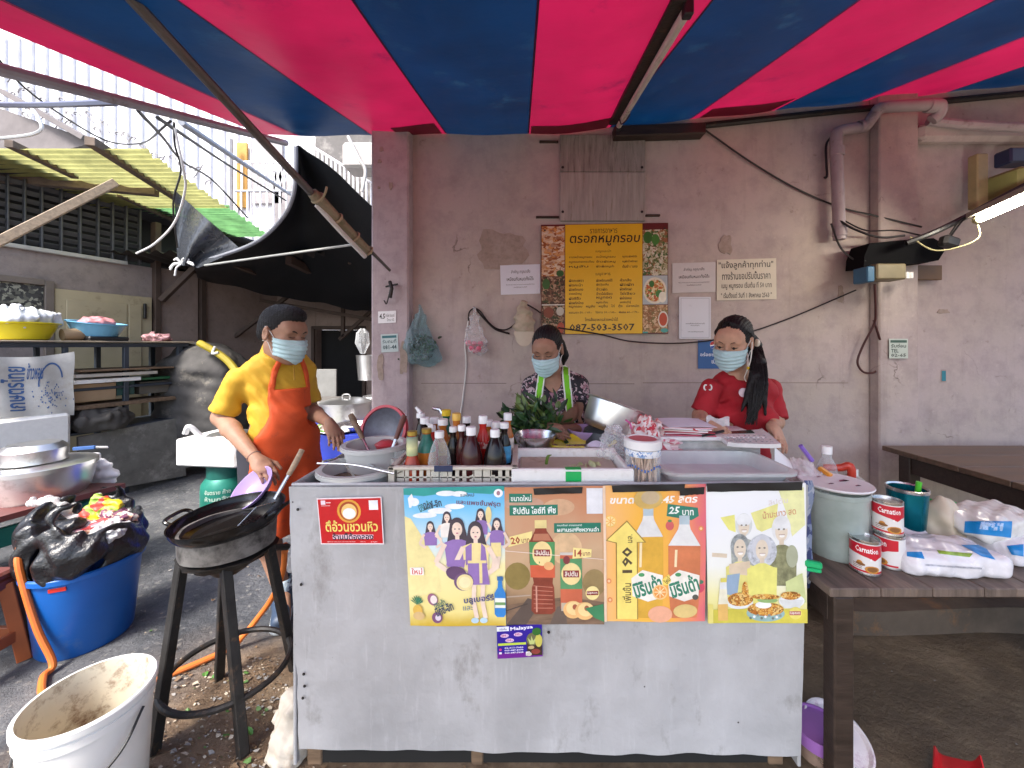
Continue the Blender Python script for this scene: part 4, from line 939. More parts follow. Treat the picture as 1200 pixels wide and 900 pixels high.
def cart_front(u, v):
    tl, tr, br, bl = [P(x, y, CF) for x, y in (TL, TR, BR, BL)]
    p = (bl.lerp(br, u)).lerp(tl.lerp(tr, u), v)
    e = 0
    if v < .06: e = .006 * mnoise.noise(Vector((u * 16, 0, 3))) ; p.z += e; p.y -= .012 * abs(mnoise.noise(Vector((u * 9, 4, 3)))) * (1 - v / .06)
    if u < .03 : p.x += .006 * mnoise.noise(Vector((v * 9, 1, 8)))
    p.y -= .004 * mnoise.noise(Vector((u * 5, v * 3, .5))) + .0025 * mnoise.noise(Vector((u * 14, v * 9, 2.5))) + .005
    return p
b = MB(); b.grid(cart_front, 70, 36, thick=.006); b.build('front_panel', M_cart, cart, ang=40)
XL, XR, CB, CT = -.745, .925, 1.87, .947
b = MB(); b.box((XL + .006, (CF + CB) / 2 + .006, .485), (.012, CB - CF, .92), bev=.003); b.build('side_panel', M_cart, cart)
b = MB(); b.box((XR - .012, (CF + CB) / 2 + .006, .48), (.012, CB - CF, .92), bev=.003); b.build('side_panel', M_cart, cart)
b = MB(); b.box(((XL + XR) / 2, CB, .48), (XR - XL - .03, .012, .92), bev=.003); b.build('back_panel', M_cart, cart)
b = MB(); b.box((-.55, 1.56, .77), (.36, .59, .02)); b.box((.27, 1.56, .915), (1.27, .59, .02)); b.build('counter_top', mat('scuffed_steel_top', (.5, .5, .5), rough=.4, metal=.7, var=.15), cart)
b = MB(); b.tube([V(XL, CF + .004, CT), V(XR, CF + .004, CT + .004)], .006, 6); b.tube([V(XL + .006, CF, CT), V(XL + .006, CB, CT)], .006, 6); b.build('rim', M_cart, cart)
for px, w in ((372, .05), (560, .04), (905, .05)):
    b = MB(); c = P(px, 890, CF + .05); b.box((c.x, CF + .06, .05), (w, .06, .1), bev=.004); b.build('foot', M_wood, cart)
for px, py in ((349, 597), (353, 685), (356, 790), (357, 804), (355, 818), (643, 741), (641, 605)):
    b = MB(); c = P(px, py, CF - .012); b.lathe([(0, .003), (.004, .002), (.005, 0)], c, 8, Euler((R(90), 0, 0)).to_matrix()); b.build('rivet', M_iron, cart)
b = MB(); b.box((.09, 1.565, .085), (1.62, .58, .012)); b.build('undershelf', M_iron, cart)
b = MB(); b.box((.09, 1.30, .045), (1.56, .03, .088), bev=.004); b.build('dark_gap_filler', mat('gap_shade_black', (.008, .008, .008), rough=.8), cart)  # dark bar added so the shaded gap under the cart reads black

# posters on the cart front
PY = CF - .022
def cp_(quad, paper, seed=1, wave=.004): return Print(quad, PY, paper, .0012, wave, seed)
# 1: red eatery sticker
p = Print([(371, 584), (447, 582), (450, 638), (376, 638)], PY + .008, pc('#f2e4e6'), .001)
p.rect(.015, .025, .985, .975, '#c40a14')
p.ell(.485, .71, .185, .25, '#e0a03a'); p.ell(.485, .71, .15, .205, '#a8461c'); p.ell(.485, .70, .12, .17, '#f0c878'); p.ell(.485, .66, .1, .115, '#eef0f6')
p.rect(.06, .86, .13, .95, '#e8d8e0'); p.rect(.14, .89, .21, .91, '#f0d0d0'); p.rect(.06, .83, .2, .84, '#f0d0d0'); p.rect(.80, .73, .94, .93, '#eef0f6')
p.text('ตี๋อ้วนชวนหิว', .1, .275, .92, .52, '#f2dc70', .02); p.rect(.2, .12, .84, .21, '#e8c8d4')
p.text('ร้านนี้ต้องลอง', .2, .10, .84, .25, '#20182a', .03); p.text('@teeauanchuanhiw     line     page', .1, .045, .9, .075, '#f6dede')
tag(p.build('eatery_sticker'), 'red eatery recommendation sticker with a gold ring emblem', 'sticker')

# 2: blue and yellow beach advert with painted girls
bl_ = blend('beach_print', [(0, '#c9a830'), (.1, '#ead98a'), (.42, '#f2e6a8'), (.6, '#cfe4ea'), (.85, '#7cc6ea'), (1, '#5bb4e4')], 2, 0, .44, wobble=.08, wscale=9)
p = cp_([(473, 572), (591, 569), (593, 733), (481, 733)], bl_, 2); p.fade = .14
p.poly([(.0, .955), (.2, .94), (.5, .965), (.86, .945), (1, .965), (1, 1), (0, 1)], '#0f8f86')
for (u, v, r1, r2) in ((.2, .8, .12, .02), (.35, .83, .12, .022), (.5, .86, .1, .02), (.42, .955, .1, .02), (.55, .95, .08, .02), (.1, .9, .05, .03)): p.ell(u, v, r1, r2, '#eef4f6')
p.poly([(.0, .80), (.06, .78), (.3, .48), (.34, .25), (0, .2)], '#efdf92'); p.poly([(.04, .93), (.08, .96), (.1, .92), (.07, .86), (.05, .86)], '#f4f6f4')
p.text('มิรินด้า', .14, .84, .27, .90, '#1d5a50', .02, rot=22); p.text('มิกซ์-อิท', .19, .85, .37, .905, '#20324a', .03, rot=12); p.text('และแพชชั่นฟรุต', .52, .855, .96, .905, '#5a2a4a', .02, rot=-4); p.text('รสใหม่', .56, .93, .7, .955, '#33485a', .02)
p.ell(.94, .95, .045, .03, '#f4f4f6'); p.ell(.94, .95, .018, .016, '#9a6a7a')
sk, pu, hr, ye = '#ecd2bc', '#8460a8', '#2e2430', '#ecd78c'
def girl(u, v, s, top, lean=0, longh=True):
    p.ell(u, v, .05 * s, .045 * s, hr)
    if longh: p.poly([(u - .05 * s, v), (u - .075 * s, v - .09 * s), (u - .03 * s, v - .1 * s), (u + .03 * s, v - .1 * s), (u + .08 * s, v - .09 * s), (u + .05 * s, v)], hr)
    p.ell(u, v - .012 * s, .035 * s, .034 * s, sk); p.rect(u - .014 * s, v - .07 * s, u + .014 * s, v - .03 * s, sk)
    p.ell(u - .014 * s, v - .01 * s, .006 * s, .003 * s, hr, 8); p.ell(u + .014 * s, v - .01 * s, .006 * s, .003 * s, hr, 8); p.ell(u, v - .03 * s, .009 * s, .003 * s, '#b8506a', 8)
    p.poly([(u - .09 * s, v - .075 * s), (u - .03 * s, v - .06 * s), (u + .03 * s, v - .06 * s), (u + .09 * s, v - .075 * s), (u + .08 * s + lean, v - .19 * s), (u - .08 * s + lean, v - .19 * s)], top)
    for sg in (-1, 1): p.line([(u + sg * .085 * s, v - .08 * s), (u + sg * .15 * s, v - .17 * s), (u + sg * .07 * s, v - .21 * s)], .016 * s, sk)
girl(.25, .725, .75, pu); girl(.42, .79, .8, '#efe8de'); girl(.76, .81, .8, pu); girl(.92, .74, .85, pu); p.ell(.84, .80, .03, .06, ye)
p.rect(.86, .50, .96, .6, ye); p.line([(.89, .5), (.87, .4)], .015, sk); p.line([(.94, .5), (.92, .42)], .015, sk)
girl(.52, .715, 1.5, pu, .01); girl(.705, .69, 1.5, ye, 0)
p.poly([(.60, .57), (.665, .6), (.66, .46), (.60, .44)], pu); p.poly([(.76, .6), (.80, .57), (.82, .44), (.75, .46)], pu)
p.poly([(.41, .48), (.6, .48), (.58, .42), (.54, .44), (.5, .41), (.45, .45), (.40, .44)], pu)
p.poly([(.62, .46), (.81, .46), (.84, .30), (.62, .30)], pu); p.rect(.62, .455, .81, .475, ye); p.rect(.735, .31, .765, .46, ye)
for x in (.68, .77): p.line([(x, .3), (x - .01, .18), (x + .02, .06)], .022, sk); p.ell(x, .045, .04, .02, '#a9c8d8')
p.ell(.50, .385, .105, .05, '#4a2a52', rot=-10); p.ell(.575, .325, .1, .065, '#5c3a66'); p.ell(.585, .32, .085, .058, '#e8d48e'); p.ell(.585, .32, .06, .04, '#efe2a8')
p.rect(.03, .375, .17, .43, '#f2ece4'); p.text('ใหม่', .045, .38, .155, .425, '#c83a34', .02)
for a in range(-60, 61, 20): p.poly([(.08, .16), (.08 + .075 * math.sin(R(a)), .16 + .07 * math.cos(R(a))), (.09 + .06 * math.sin(R(a + 8)), .16 + .05 * math.cos(R(a + 8)))], '#1f6a48')
p.ell(.09, .12, .05, .04, '#d8a83a'); p.ell(.1, .08, .06, .03, '#c9a468')
p.ell(.25, .2, .05, .045, '#8a4a6a', rot=30); p.ell(.26, .2, .035, .03, '#e8d8d0'); p.ell(.29, .07, .055, .04, '#6a3a62', rot=-20); p.ell(.3, .07, .03, .022, '#d8c8d4')
p.text('มิรินด้า', .26, .145, .38, .195, '#1d5a50', .02, rot=25); p.text('มิกซ์-อิท', .27, .10, .46, .165, '#20324a', .03, rot=22)
p.text('บลูเบอร์รี', .57, .165, .88, .225, '#27306a', .025, rot=5); p.text('และ', .56, .12, .66, .15, '#4a6a8a')
p.rect(.915, .33, .975, .36, '#1d5a9a'); p.poly([(.925, .33), (.965, .33), (.97, .28), (1.0, .24), (1.0, .09), (.98, .07), (.91, .07), (.885, .09), (.885, .24), (.92, .28)], '#1872c4'); p.poly([(.89, .205), (.997, .205), (.997, .135), (.89, .135)], '#e6e8d8'); p.rect(.89, .155, .997, .175, '#5a8a4a')
tag(p.build('drink_poster'), 'sky blue and sandy poster of young women in purple with a blue bottle', 'poster')

# 3: peach tea advert
br_ = blend('tea_print', [(0, '#6a5240'), (.2, '#a98a68'), (.5, '#c9a884'), (.75, '#c79a78'), (1, '#c2805a')], 2, 0, .44, wobble=.28, wscale=7)
p = cp_([(590, 571), (707, 569), (708, 731), (594, 731)], br_, 3); p.fade = .1
for (u, v, r1, r2, c) in ((.12, .35, .13, .1, '#8d7a44'), (.2, .88, .2, .05, '#caa088'), (.62, .55, .16, .12, '#d8b68c'), (.9, .3, .12, .1, '#9a8458'), (.55, .85, .16, .06, '#d3aa86')): p.ell(u, v, r1, r2, mat('bokeh_' + c[1:], c, rough=.45, var=.25, scale=14))
p.poly([(0, 0), (1, 0), (1, .16), (.6, .2), (0, .14)], mat('plank_print', '#7d6450', rough=.5, var=.35, scale=7, stretch=(2, 1, 12)))
p.poly([(0, .0), (.2, .0), (.36, .16), (.22, .19)], '#4a3c34'); p.poly([(.44, 0), (.62, .0), (.6, .14), (.52, .13)], '#5a4a40'); p.line([(0, .2), (.25, .21)], .006, '#b09a86'); p.line([(0, .1), (.22, .15)], .006, '#3c302a')
p.rect(.055, .89, .285, .955, '#0d6a52'); p.text('ขนาดใหม่', .07, .90, .275, .945, '#e8f0ea', .02); p.rect(.055, .795, .54, .87, '#0d6a52'); p.text('ลิปตัน ไอซ์ที พีช', .09, .805, .52, .86, '#e8f0ea', .03)
p.rect(.5, .665, .97, .735, '#0d6a52'); p.text('หอมกลิ่นชา จากธรรมชาติ', .53, .712, .78, .728, '#d8e8e0', .02); p.text('ผสานรสพีชหวานฉ่ำ', .53, .672, .95, .705, '#e8f0ea', .03)
p.rect(.83, .8, .99, .985, '#dfe0e4')
p.poly([(.035, .565), (.27, .605), (.28, .68), (.05, .64)], '#f0dc8a'); p.text('20', .06, .585, .155, .64, '#a03020', .03, rot=5); p.text('บาท', .17, .595, .25, .625, '#8a4a34', .02, rot=5)
# bottle
p.rect(.305, .70, .425, .76, '#e2cf86'); p.poly([(.31, .70), (.42, .70), (.425, .68), (.5, .6), (.5, .45), (.495, .42), (.475, .3), (.49, .27), (.5, .1), (.46, .075), (.29, .075), (.255, .1), (.265, .27), (.285, .3), (.255, .42), (.245, .45), (.245, .6), (.305, .68)], mat('tea_print_brown', '#8a4030', rough=.4, var=.3, scale=20))
p.poly([(.30, .66), (.44, .66), (.47, .61), (.28, .61)], '#b06a4c'); p.poly([(.245, .6), (.505, .6), (.5, .34), (.255, .34)], '#c9502e'); p.poly([(.245, .6), (.505, .6), (.5, .43), (.25, .43)], '#3f8a4a'); p.ell(.375, .515, .1, .09, '#ecd28c'); p.rect(.295, .495, .455, .545, '#7a1418'); p.text('ลิปตัน', .31, .502, .44, .54, '#f0e6d8', .02); p.ell(.44, .425, .05, .03, '#e8a86a')
for i in range(6): p.line([(.28, .28 - i * .032), (.475, .27 - i * .03)], .004, '#b86a54')
p.line([(.31, .09), (.31, .28)], .008, '#c98a74')
# can
p.poly([(.555, .52), (.77, .52), (.775, .5), (.775, .12), (.755, .1), (.575, .1), (.555, .12)], '#c25a38'); p.rect(.555, .26, .775, .48, '#4a8a54'); p.ell(.665, .37, .1, .08, '#ecd28c'); p.rect(.585, .345, .745, .395, '#7a1418'); p.text('ลิปตัน', .60, .352, .73, .39, '#f0e6d8', .02); p.ell(.62, .47, .035, .03, '#7a2a30'); p.rect(.555, .505, .775, .525, '#c8c0b4'); p.rect(.56, .1, .77, .16, '#b8a890')
p.poly([(.68, .48), (.87, .49), (.875, .545), (.69, .56)], '#f0dc8a'); p.text('14', .70, .495, .775, .545, '#a03020', .03); p.text('บาท', .785, .50, .86, .525, '#8a4a34', .02)
for (u, v) in ((.68, .11), (.8, .1)): p.ell(u, v, .1, .065, '#e8b06a'); p.ell(u + .01, v + .01, .08, .05, '#f2cf8a'); p.ell(u + .02, v + .02, .025, .02, '#9a4a30')
p.ell(.88, .23, .07, .05, '#ecd88c'); p.rect(.82, .215, .94, .245, '#7a1418'); p.text('Lipton', .83, .219, .93, .242, '#f0e6d8', .02); p.poly([(.8, .12), (.99, .15), (1, .02), (.9, .05)], '#2f7a4a')
p.line([(.0, .54), (1, .47)], .003, '#ecdccc')
tag(p.build('drink_poster'), 'brown peach iced tea poster with a bottle, a can and peach halves', 'poster')

# 4: orange soda advert
or_ = blend('orange_print', [(0, '#f0b878'), (.3, '#f2b64a'), (.6, '#eeb14c'), (.85, '#e88a66'), (1, '#dc6a78')], 0, -.16, .17, wobble=.14, wscale=8)
p = cp_([(706, 569), (827, 567), (826, 728), (708, 728)], or_, 4); p.fade = .16
p.text('ขนาดใหม่ 1.45 ลิตร', .07, .865, .92, .93, '#f6f0e6', .03, slant=.2)
p.poly([(.62, .77), (.63, .86), (.92, .83), (.93, .77), (.86, .74)], '#0d6a52'); p.text('25', .645, .785, .745, .84, '#f0f4ee', .03, slant=.2); p.text('บาท', .77, .775, .88, .815, '#f0f4ee', .02)
p.ell(.07, .74, .06, .045, '#f2b84a'); p.ell(.07, .74, .048, .036, '#f6d68a')
for a in range(0, 180, 45): p.line([(.07 - .045 * math.cos(R(a)), .74 - .033 * math.sin(R(a))), (.07 + .045 * math.cos(R(a)), .74 + .033 * math.sin(R(a)))], .004, '#eea23a')
for (u, v) in ((.05, .3), (.06, .16), (.95, .68)): p.ell(u, v, .025, .02, '#e07a3a'); p.ell(u, v, .013, .01, '#f2c08a')
p.ell(.65, .70, .04, .035, '#cc4a4a'); p.ell(.65, .735, .02, .01, '#3f7a3a'); p.ell(.94, .25, .05, .04, '#c8324a'); p.ell(.95, .29, .03, .015, '#2f6a4a')
def bottle(x, top, w, drink, cap, y1=.36):
    p.rect(x - .05, top - .065, x + .05, top, '#a8bcc4')
    p.poly([(x - .05, top - .065), (x + .05, top - .065), (x + .06, top - .1), (x + w, top - .22), (x + w, .30), (x + w * .92, .12), (x + w * .8, .03), (x - w * .8, .03), (x - w * .92, .12), (x - w, .30), (x - w, top - .22), (x - .06, top - .1)], '#dcdcd8')
    p.poly([(x - w, top - .22), (x + w, top - .22), (x + w, .30), (x + w * .92, .12), (x + w * .8, .03), (x - w * .8, .03), (x - w * .92, .12), (x - w, .30)], drink)
    p.line([(x - w * .5, top - .25), (x - w * .55, .4)], .012, '#f2dca8')
bottle(.44, .84, .145, mat('orange_drink_print', '#dcab42', rough=.4, var=.2, scale=12), '#a8bcc4'); bottle(.79, .775, .155, mat('red_drink_print', '#cc7a52', rough=.4, var=.2, scale=12), '#a8bcc4')
p.poly([(.02, .60), (.23, .745), (.42, .58), (.335, .58), (.335, .02), (.12, .02), (.12, .58)], '#8a6a20'); p.poly([(.035, .603), (.23, .735), (.40, .585), (.325, .585), (.325, .02), (.13, .02), (.13, .585)], '#f2d860')
p.text('เพิ่มขึ้น', .13, .18, .32, .245, '#4a3a14', .02, rot=90); p.text('190', .105, .415, .355, .495, '#3a2c14', .03, rot=90); p.text('มล.', .22, .595, .3, .63, '#4a3a14', .02, rot=90)
for x in (.43, .79):
    p.poly([(x - .16, .32), (x - .05, .38), (x + .15, .34), (x + .14, .18), (x, .15), (x - .15, .19)], '#eee8da'); p.text('มิรินด้า', x - .145, .20, x + .14, .33, '#0d6a4a', .035, rot=17); p.ell(x - .06, .345, .03, .014, '#2f8a4a')
p.ell(.55, .22, .075, .055, '#f0c078'); p.ell(.55, .22, .06, .045, '#e88a2a'); p.ell(.9, .18, .03, .02, '#3a3a30')
for a in range(0, 180, 45): p.line([(.55 - .055 * math.cos(R(a)), .22 - .04 * math.sin(R(a))), (.55 + .055 * math.cos(R(a)), .22 + .04 * math.sin(R(a)))], .004, '#f6dca8')
p.poly([(.57, .31), (.64, .35), (.66, .3), (.63, .27), (.58, .27)], '#f0d050'); p.text('ใหม่', .59, .285, .65, .325, '#4a3a14', .02, rot=50)
p.ell(.55, .06, .12, .06, '#e8a07a'); p.ell(.8, .08, .12, .05, '#d8b86a')
p.ell(.44, .90, .14, .075, '#c9a24a'); p.ell(.46, .91, .09, .05, '#b8a078')
p.rect(.0, .0, .025, 1, '#e8c8a8')
tag(p.build('drink_poster'), 'orange soda poster with two big bottles and a yellow arrow', 'poster')

# 5: pale yellow and white poster of laughing people over food
ly_ = blend('lemon_print', [(0, '#e0d878'), (.15, '#e8e2a4'), (.4, '#e9eae2'), (.75, '#e9ebee'), (1, '#eef0f0')], 2, 0, .44, wobble=.2, wscale=5)
p = cp_([(827, 570), (944, 566), (945, 729), (829, 729)], ly_, 5); p.fade = .32
p.poly([(.72, .97), (.98, .97), (.99, .70), (.86, .62), (.8, .8)], '#e4e48c'); p.poly([(.44, .80), (.72, .86), (.7, .7), (.55, .66), (.5, .68)], '#e6e06a'); p.poly([(.14, .77), (.28, .79), (.29, .66), (.22, .68)], '#e2dc50')
p.text('ลิปตัน', .62, .855, .82, .895, '#d8ccc8', .01, rot=6); p.text('น้ำมะนาว สด', .56, .765, .90, .82, '#c87a3a', .015, rot=6)
gy = mat('grey_hair_print', '#9aa0a0', rough=.5, var=.5, scale=60)
def fig(u, v, s, hair, top, hat=None):
    p.ell(u, v + .015 * s, .085 * s, .085 * s, hair); p.ell(u, v, .055 * s, .065 * s, '#d8c4a4'); p.rect(u - .02 * s, v - .1 * s, u + .02 * s, v - .05 * s, '#cdb696')
    if hat: p.ell(u, v + .05 * s, .075 * s, .045 * s, hat)
    for sg in (-1, 1): p.ell(u + sg * .022 * s, v + .012 * s, .011 * s, .006 * s, '#4a4034', 8)
    p.ell(u + .005, v - .03 * s, .024 * s, .01 * s, '#f2ece4', 10); p.line([(u - .024 * s, v - .022 * s), (u + .03 * s, v - .022 * s)], .003, '#8a5a44')
    p.poly([(u - .13 * s, v - .12 * s), (u - .03 * s, v - .085 * s), (u + .03 * s, v - .085 * s), (u + .13 * s, v - .12 * s), (u + .12 * s, v - .34 * s), (u - .12 * s, v - .34 * s)], top)
fig(.37, .70, 1.0, '#c8ccc8', mat('grey_shirt_print', '#a8aca4', rough=.5, var=.4, scale=50), '#dfe2e2'); fig(.75, .66, 1.15, '#dcdedc', mat('olive_shirt_print', '#8a8a66', rough=.5, var=.5, scale=40), '#dcdedc')
p.line([(.05, .5), (.2, .49)], .02, '#d0b894'); fig(.33, .54, 1.1, gy, '#d8cc50'); p.poly([(.22, .43), (.43, .45), (.44, .34), (.22, .36)], '#cfb48c'); p.poly([(.2, .35), (.33, .36), (.3, .19), (.18, .21)], '#6a8cac')
p.ell(.55, .52, .15, .12, mat('pale_hair_print', '#c2c6cc', rough=.5, var=.45, scale=60)); fig(.55, .53, 1.15, '#b9bcc4', '#ded648')
p.poly([(.42, .38), (.55, .42), (.7, .4), (.68, .2), (.44, .2)], '#ded648')
p.ell(.85, .48, .06, .08, '#8a9068'); p.poly([(.78, .3), (.95, .36), (.99, .15), (.8, .12)], '#b6c468'); p.rect(0, 0, 1, .1, mat('lemon_table', '#d2c650', rough=.5, var=.2, scale=12))
fd = cells('fried_food_print', ['#c98a3a', '#dca850', '#b06a24', '#e2c078', '#8a5a24'], 110)
p.ell(.32, .15, .14, .05, '#dfe2dc'); p.ell(.33, .17, .13, .05, fd); p.ell(.38, .22, .035, .08, fd)
p.ell(.84, .16, .13, .05, '#e6e8e6'); p.ell(.83, .2, .1, .03, fd); p.poly([(.72, .17), (.96, .17), (.92, .11), (.76, .11)], '#d2d6d2')
p.ell(.58, .07, .19, .06, '#6a9a94'); p.ell(.58, .1, .18, .05, fd); p.ell(.56, .13, .08, .025, '#eeeee6'); p.ell(.6, .165, .1, .02, '#6a9a3a'); p.ell(.58, .19, .14, .02, fd)
for i in range(9): p.ell(.43 + i * .037, .035 + .01 * (i % 3), .014, .01, ('#33403a', '#e8eaea', '#5a6a60')[i % 3], 8)
p.rect(.1, .02, .2, .14, '#d89a2a'); p.poly([(.1, .14), (.2, .14), (.19, .27), (.12, .27)], '#e2dcb8'); p.rect(.13, .3, .19, .33, '#d8c82a'); p.rect(.12, .25, .19, .3, '#d8dcd8')
p.ell(.875, .075, .065, .045, '#e6d23a'); p.rect(.815, .06, .93, .09, '#a03a28'); p.text('Lipton', .825, .064, .92, .087, '#f0e6d8', .02)
p.rect(0, 0, .05, .14, '#e0d048')
tag(p.build('drink_poster'), 'washed out lemon yellow poster of laughing people above plates of food', 'poster')

# 6: small purple flyer
p = Print([(582, 734), (635, 731), (636, 769), (583, 772)], PY + .006, mat('purple_print', '#2a1490', rough=.4, var=.15), .001)
p.rect(0, 0, 1, .16, '#6a1a8a'); p.rect(.0, .84, .27, .98, '#dfe4f0'); p.text('บันไดเลื่อน', .06, .87, .22, .94, '#2a2a4a', .01); p.text('Malaysa', .3, .83, .8, .97, '#e6e4f6', .03, rot=3)
for (u, v, t) in ((.17, .7, '299.-'), (.47, .72, '399.-'), (.28, .55, '599.-')): p.ell(u, v, .095, .06, '#d8b8d8'); p.text(t, u - .07, v - .035, u + .07, v + .035, '#a02a5a', .03)
p.rect(.02, .40, .64, .47, '#bcd048')
for i, t in enumerate(('02-011-7000', '063-687-8070', '063-687-7000')): p.text(t, .16, .295 - i * .075, .58, .345 - i * .075, '#e8e0f4', .03)
p.ell(.07, .28, .03, .04, '#c83a8a'); p.rect(.04, .14, .1, .2, '#e0dce8')
p.rect(.66, .05, .99, .62, '#3a2a20'); p.ell(.78, .55, .13, .2, '#6a6a48'); p.poly([(.72, .4), (.68, .6), (.75, .5), (.76, .66), (.8, .5), (.86, .6), (.82, .4)], '#b8c47a'); p.ell(.92, .5, .08, .2, '#c8c05a'); p.ell(.88, .78, .1, .12, '#2f6a2a'); p.ell(.75, .3, .07, .05, '#c0a878'); p.ell(.85, .17, .1, .08, '#8a3a34'); p.rect(.63, .06, .72, .18, '#e0dce0'); p.ell(.7, .1, .06, .06, '#c8c0b8')
tag(p.build('flyer'), 'small purple flyer with phone numbers stuck below the posters', 'flyer')

# black tape along the poster tops
M_tape = mat('black_tape', (.012, .012, .013), rough=.35, var=.3)
b = MB(); n0 = 0
for (x0, x1, y0, y1) in ((625, 683, 571, 579), (717, 803, 567.5, 576), (828, 941, 565, 575.5), (796, 826, 571, 580)):
    c = [P(x0, y0 + 1.5, PY - .008), P(x1, y0, PY - .008), P(x1 - 1, y1 - 1, PY - .008), P(x0 + 1, y1 + 1, PY - .008)]
    mb = MB(); mb.grid(lambda u, v: c[3].lerp(c[2], u).lerp(c[0].lerp(c[1], u), v) + V(0, -.001 * math.sin(u * 9 + v * 3), .0012 * mnoise.noise(V(u * 9, v * 4, x0)) ), 20, 3, thick=.001)
    o = mb.build('black_tape', M_tape)
    tag(o, {625: 'black tape strip over the top of the peach tea poster', 717: 'black tape strip over the top left of the orange soda poster', 828: 'long black tape strip over the washed out lemon poster', 796: 'short black tape piece over the top right corner of the orange soda poster'}[x0], 'tape')
p = Print([(655, 566), (682, 565.5), (682, 569), (655, 569.5)], CF - .008, pc('#f2f2f2'), .001)
# ================================================================== THINGS ON THE CART
TOP = .926
def ring_rim(b, c, r, t, m=0, n=36): b.lathe([(r - t, -t * .6), (r + t * .4, -t), (r + t, 0), (r + t * .4, t * .7), (r - t, t * .4)], c, n, m=m)
# plastic pots with soup
M_pot = mat('greyish_plastic', (.55, .55, .52), rough=.4, var=.08, dirt=(.32, .29, .23), dirt_amt=.08, dirt_scale=9)
M_soup = mat('brown_soup', (.16, .10, .05), rough=.12, var=.4, scale=14)
def pot(name, label, c, r, h, mm, fill=None, fm=None, thick=.006, rim=.012, taper=.86):
    t = thing(name, label, 'pot', (c[0], c[1], c[2] - h))
    b = MB(); z0 = -h
    b.lathe([(0, z0), (r * taper, z0), (r * taper + .004, z0 + .006), (r - .004, -.012), (r - .004, 0), (r + rim, 0), (r + rim, -rim), (r + rim - .004, -rim), (r + rim - .004, 0.004), (r - thick - .004, .004), ((r * taper) - thick, z0 + thick), (0, z0 + thick)], c, 44); b.build('body', mm, t)
    if fill:
        b = MB(); rr = lerp(r, r * taper, fill / h) - thick - .004; b.lathe([(0, -fill), (rr, -fill), (rr, -fill - .01), (0, -fill - .01)], c, 36); b.build('contents', fm, t)
    return t
c1 = (-.585, 1.392, .962)
pot('soup_pot', 'grey plastic pot of brown soup at the left end of the cart', c1, .13, .18, M_pot, .045, M_soup)
t = thing('ladle', 'flat wire skimmer lying across the rim of the front soup pot', 'skimmer', (c1[0], c1[1] - .05, .975))
b = MB(); b.tube(spline([P(372, 543, 1.36), P(415, 545, 1.33), P(462, 555, 1.28)], 6), .0035, 6); b.build('handle', M_steel, t)
b = MB(); b.tube(spline([P(378, 541, 1.45), P(395, 538, 1.5), P(425, 541, 1.46), P(440, 548, 1.4), P(462, 553, 1.3)], 6), .004, 6); b.tube([P(404, 543, 1.42), P(416, 560, 1.3)], .004, 6); b.build('frame', M_steel, t)
b = MB(); b.tube(spline([P(470, 548, 1.3), P(480, 535, 1.36), P(496, 527, 1.42)], 5), .0025, 6); b.tube(spline([P(462, 549, 1.32), P(470, 537, 1.38), P(484, 526, 1.44)], 5), .0025, 6); b.tube(spline([P(466, 555, 1.28), P(486, 544, 1.34)], 5), .0025, 6)
tag(b.build('tongs', M_steel), 'thin wire tongs between the soup pot and the bottle basket', 'tongs')
c2 = (-.585, 1.545, 1.005)
pot('soup_pot', 'pale plastic pot with two wooden handled ladles standing in it', c2, .118, .2, mat('pale_pot', (.58, .58, .56), rough=.35, var=.06), .05, mat('grey_broth', (.33, .31, .27), rough=.15, var=.2))
for (x0, y0, x1, y1, w, lab) in ((411, 486, 440, 530, M_wood, 'ladle leaning left in the rear pot with a light brown handle'), (474, 487, 453, 530, mat('red_wood', (.13, .04, .025), rough=.45, var=.3), 'ladle leaning right in the rear pot with a dark red handle')):
    A, B_ = P(x0, y0, 1.6), P(x1, y1 + 14, 1.52); t = thing('ladle', lab, 'ladle', B_)
    m_ = A.lerp(B_, .5)
    b = MB(); b.tube([A, A.lerp(B_, .1), m_], [.011, .013, .009], 10); b.build('handle', w, t)
    b = MB(); b.tube([m_, B_], .006, 8); b.lathe([(0, -.03), (.03, -.02), (.04, 0), (.038, 0), (.028, -.018), (0, -.027)], B_, 16); b.build('scoop', M_steel, t)
sv = thing('sieve', 'round mesh sieve with a red rim standing behind the pots', 'sieve', P(449, 525, 1.72))
Ms = Euler((R(72), 0, R(-12))).to_matrix(); cS = P(450, 504, 1.72)
b = MB(); b.lathe([(.100, -.012), (.112, -.012), (.112, .012), (.100, .012), (.100, -.012)], cS, 40, Ms); b.build('rim', mat('red_plastic', (.45, .02, .04), rough=.35), sv)
b = MB(); b.lathe([(0, -.05), (.05, -.04), (.09, -.012), (.1, 0), (.1, .002), (.09, -.01), (.05, -.037), (0, -.047)], cS, 36, Ms); b.build('mesh', mat('sieve_mesh', (.16, .17, .21), rough=.5, metal=.4, var=.2, scale=40), sv)
b = MB(); b.lathe([(0, 0), (.035, 0), (.045, .02), (.02, .035), (0, .035)], P(452, 520, 1.6) + V(0, 0, -.02), 16); tag(b.build('spoon_rest', mat('red_ladle', (.5, .05, .06), rough=.3)), 'small red dish behind the rear pot', 'dish')

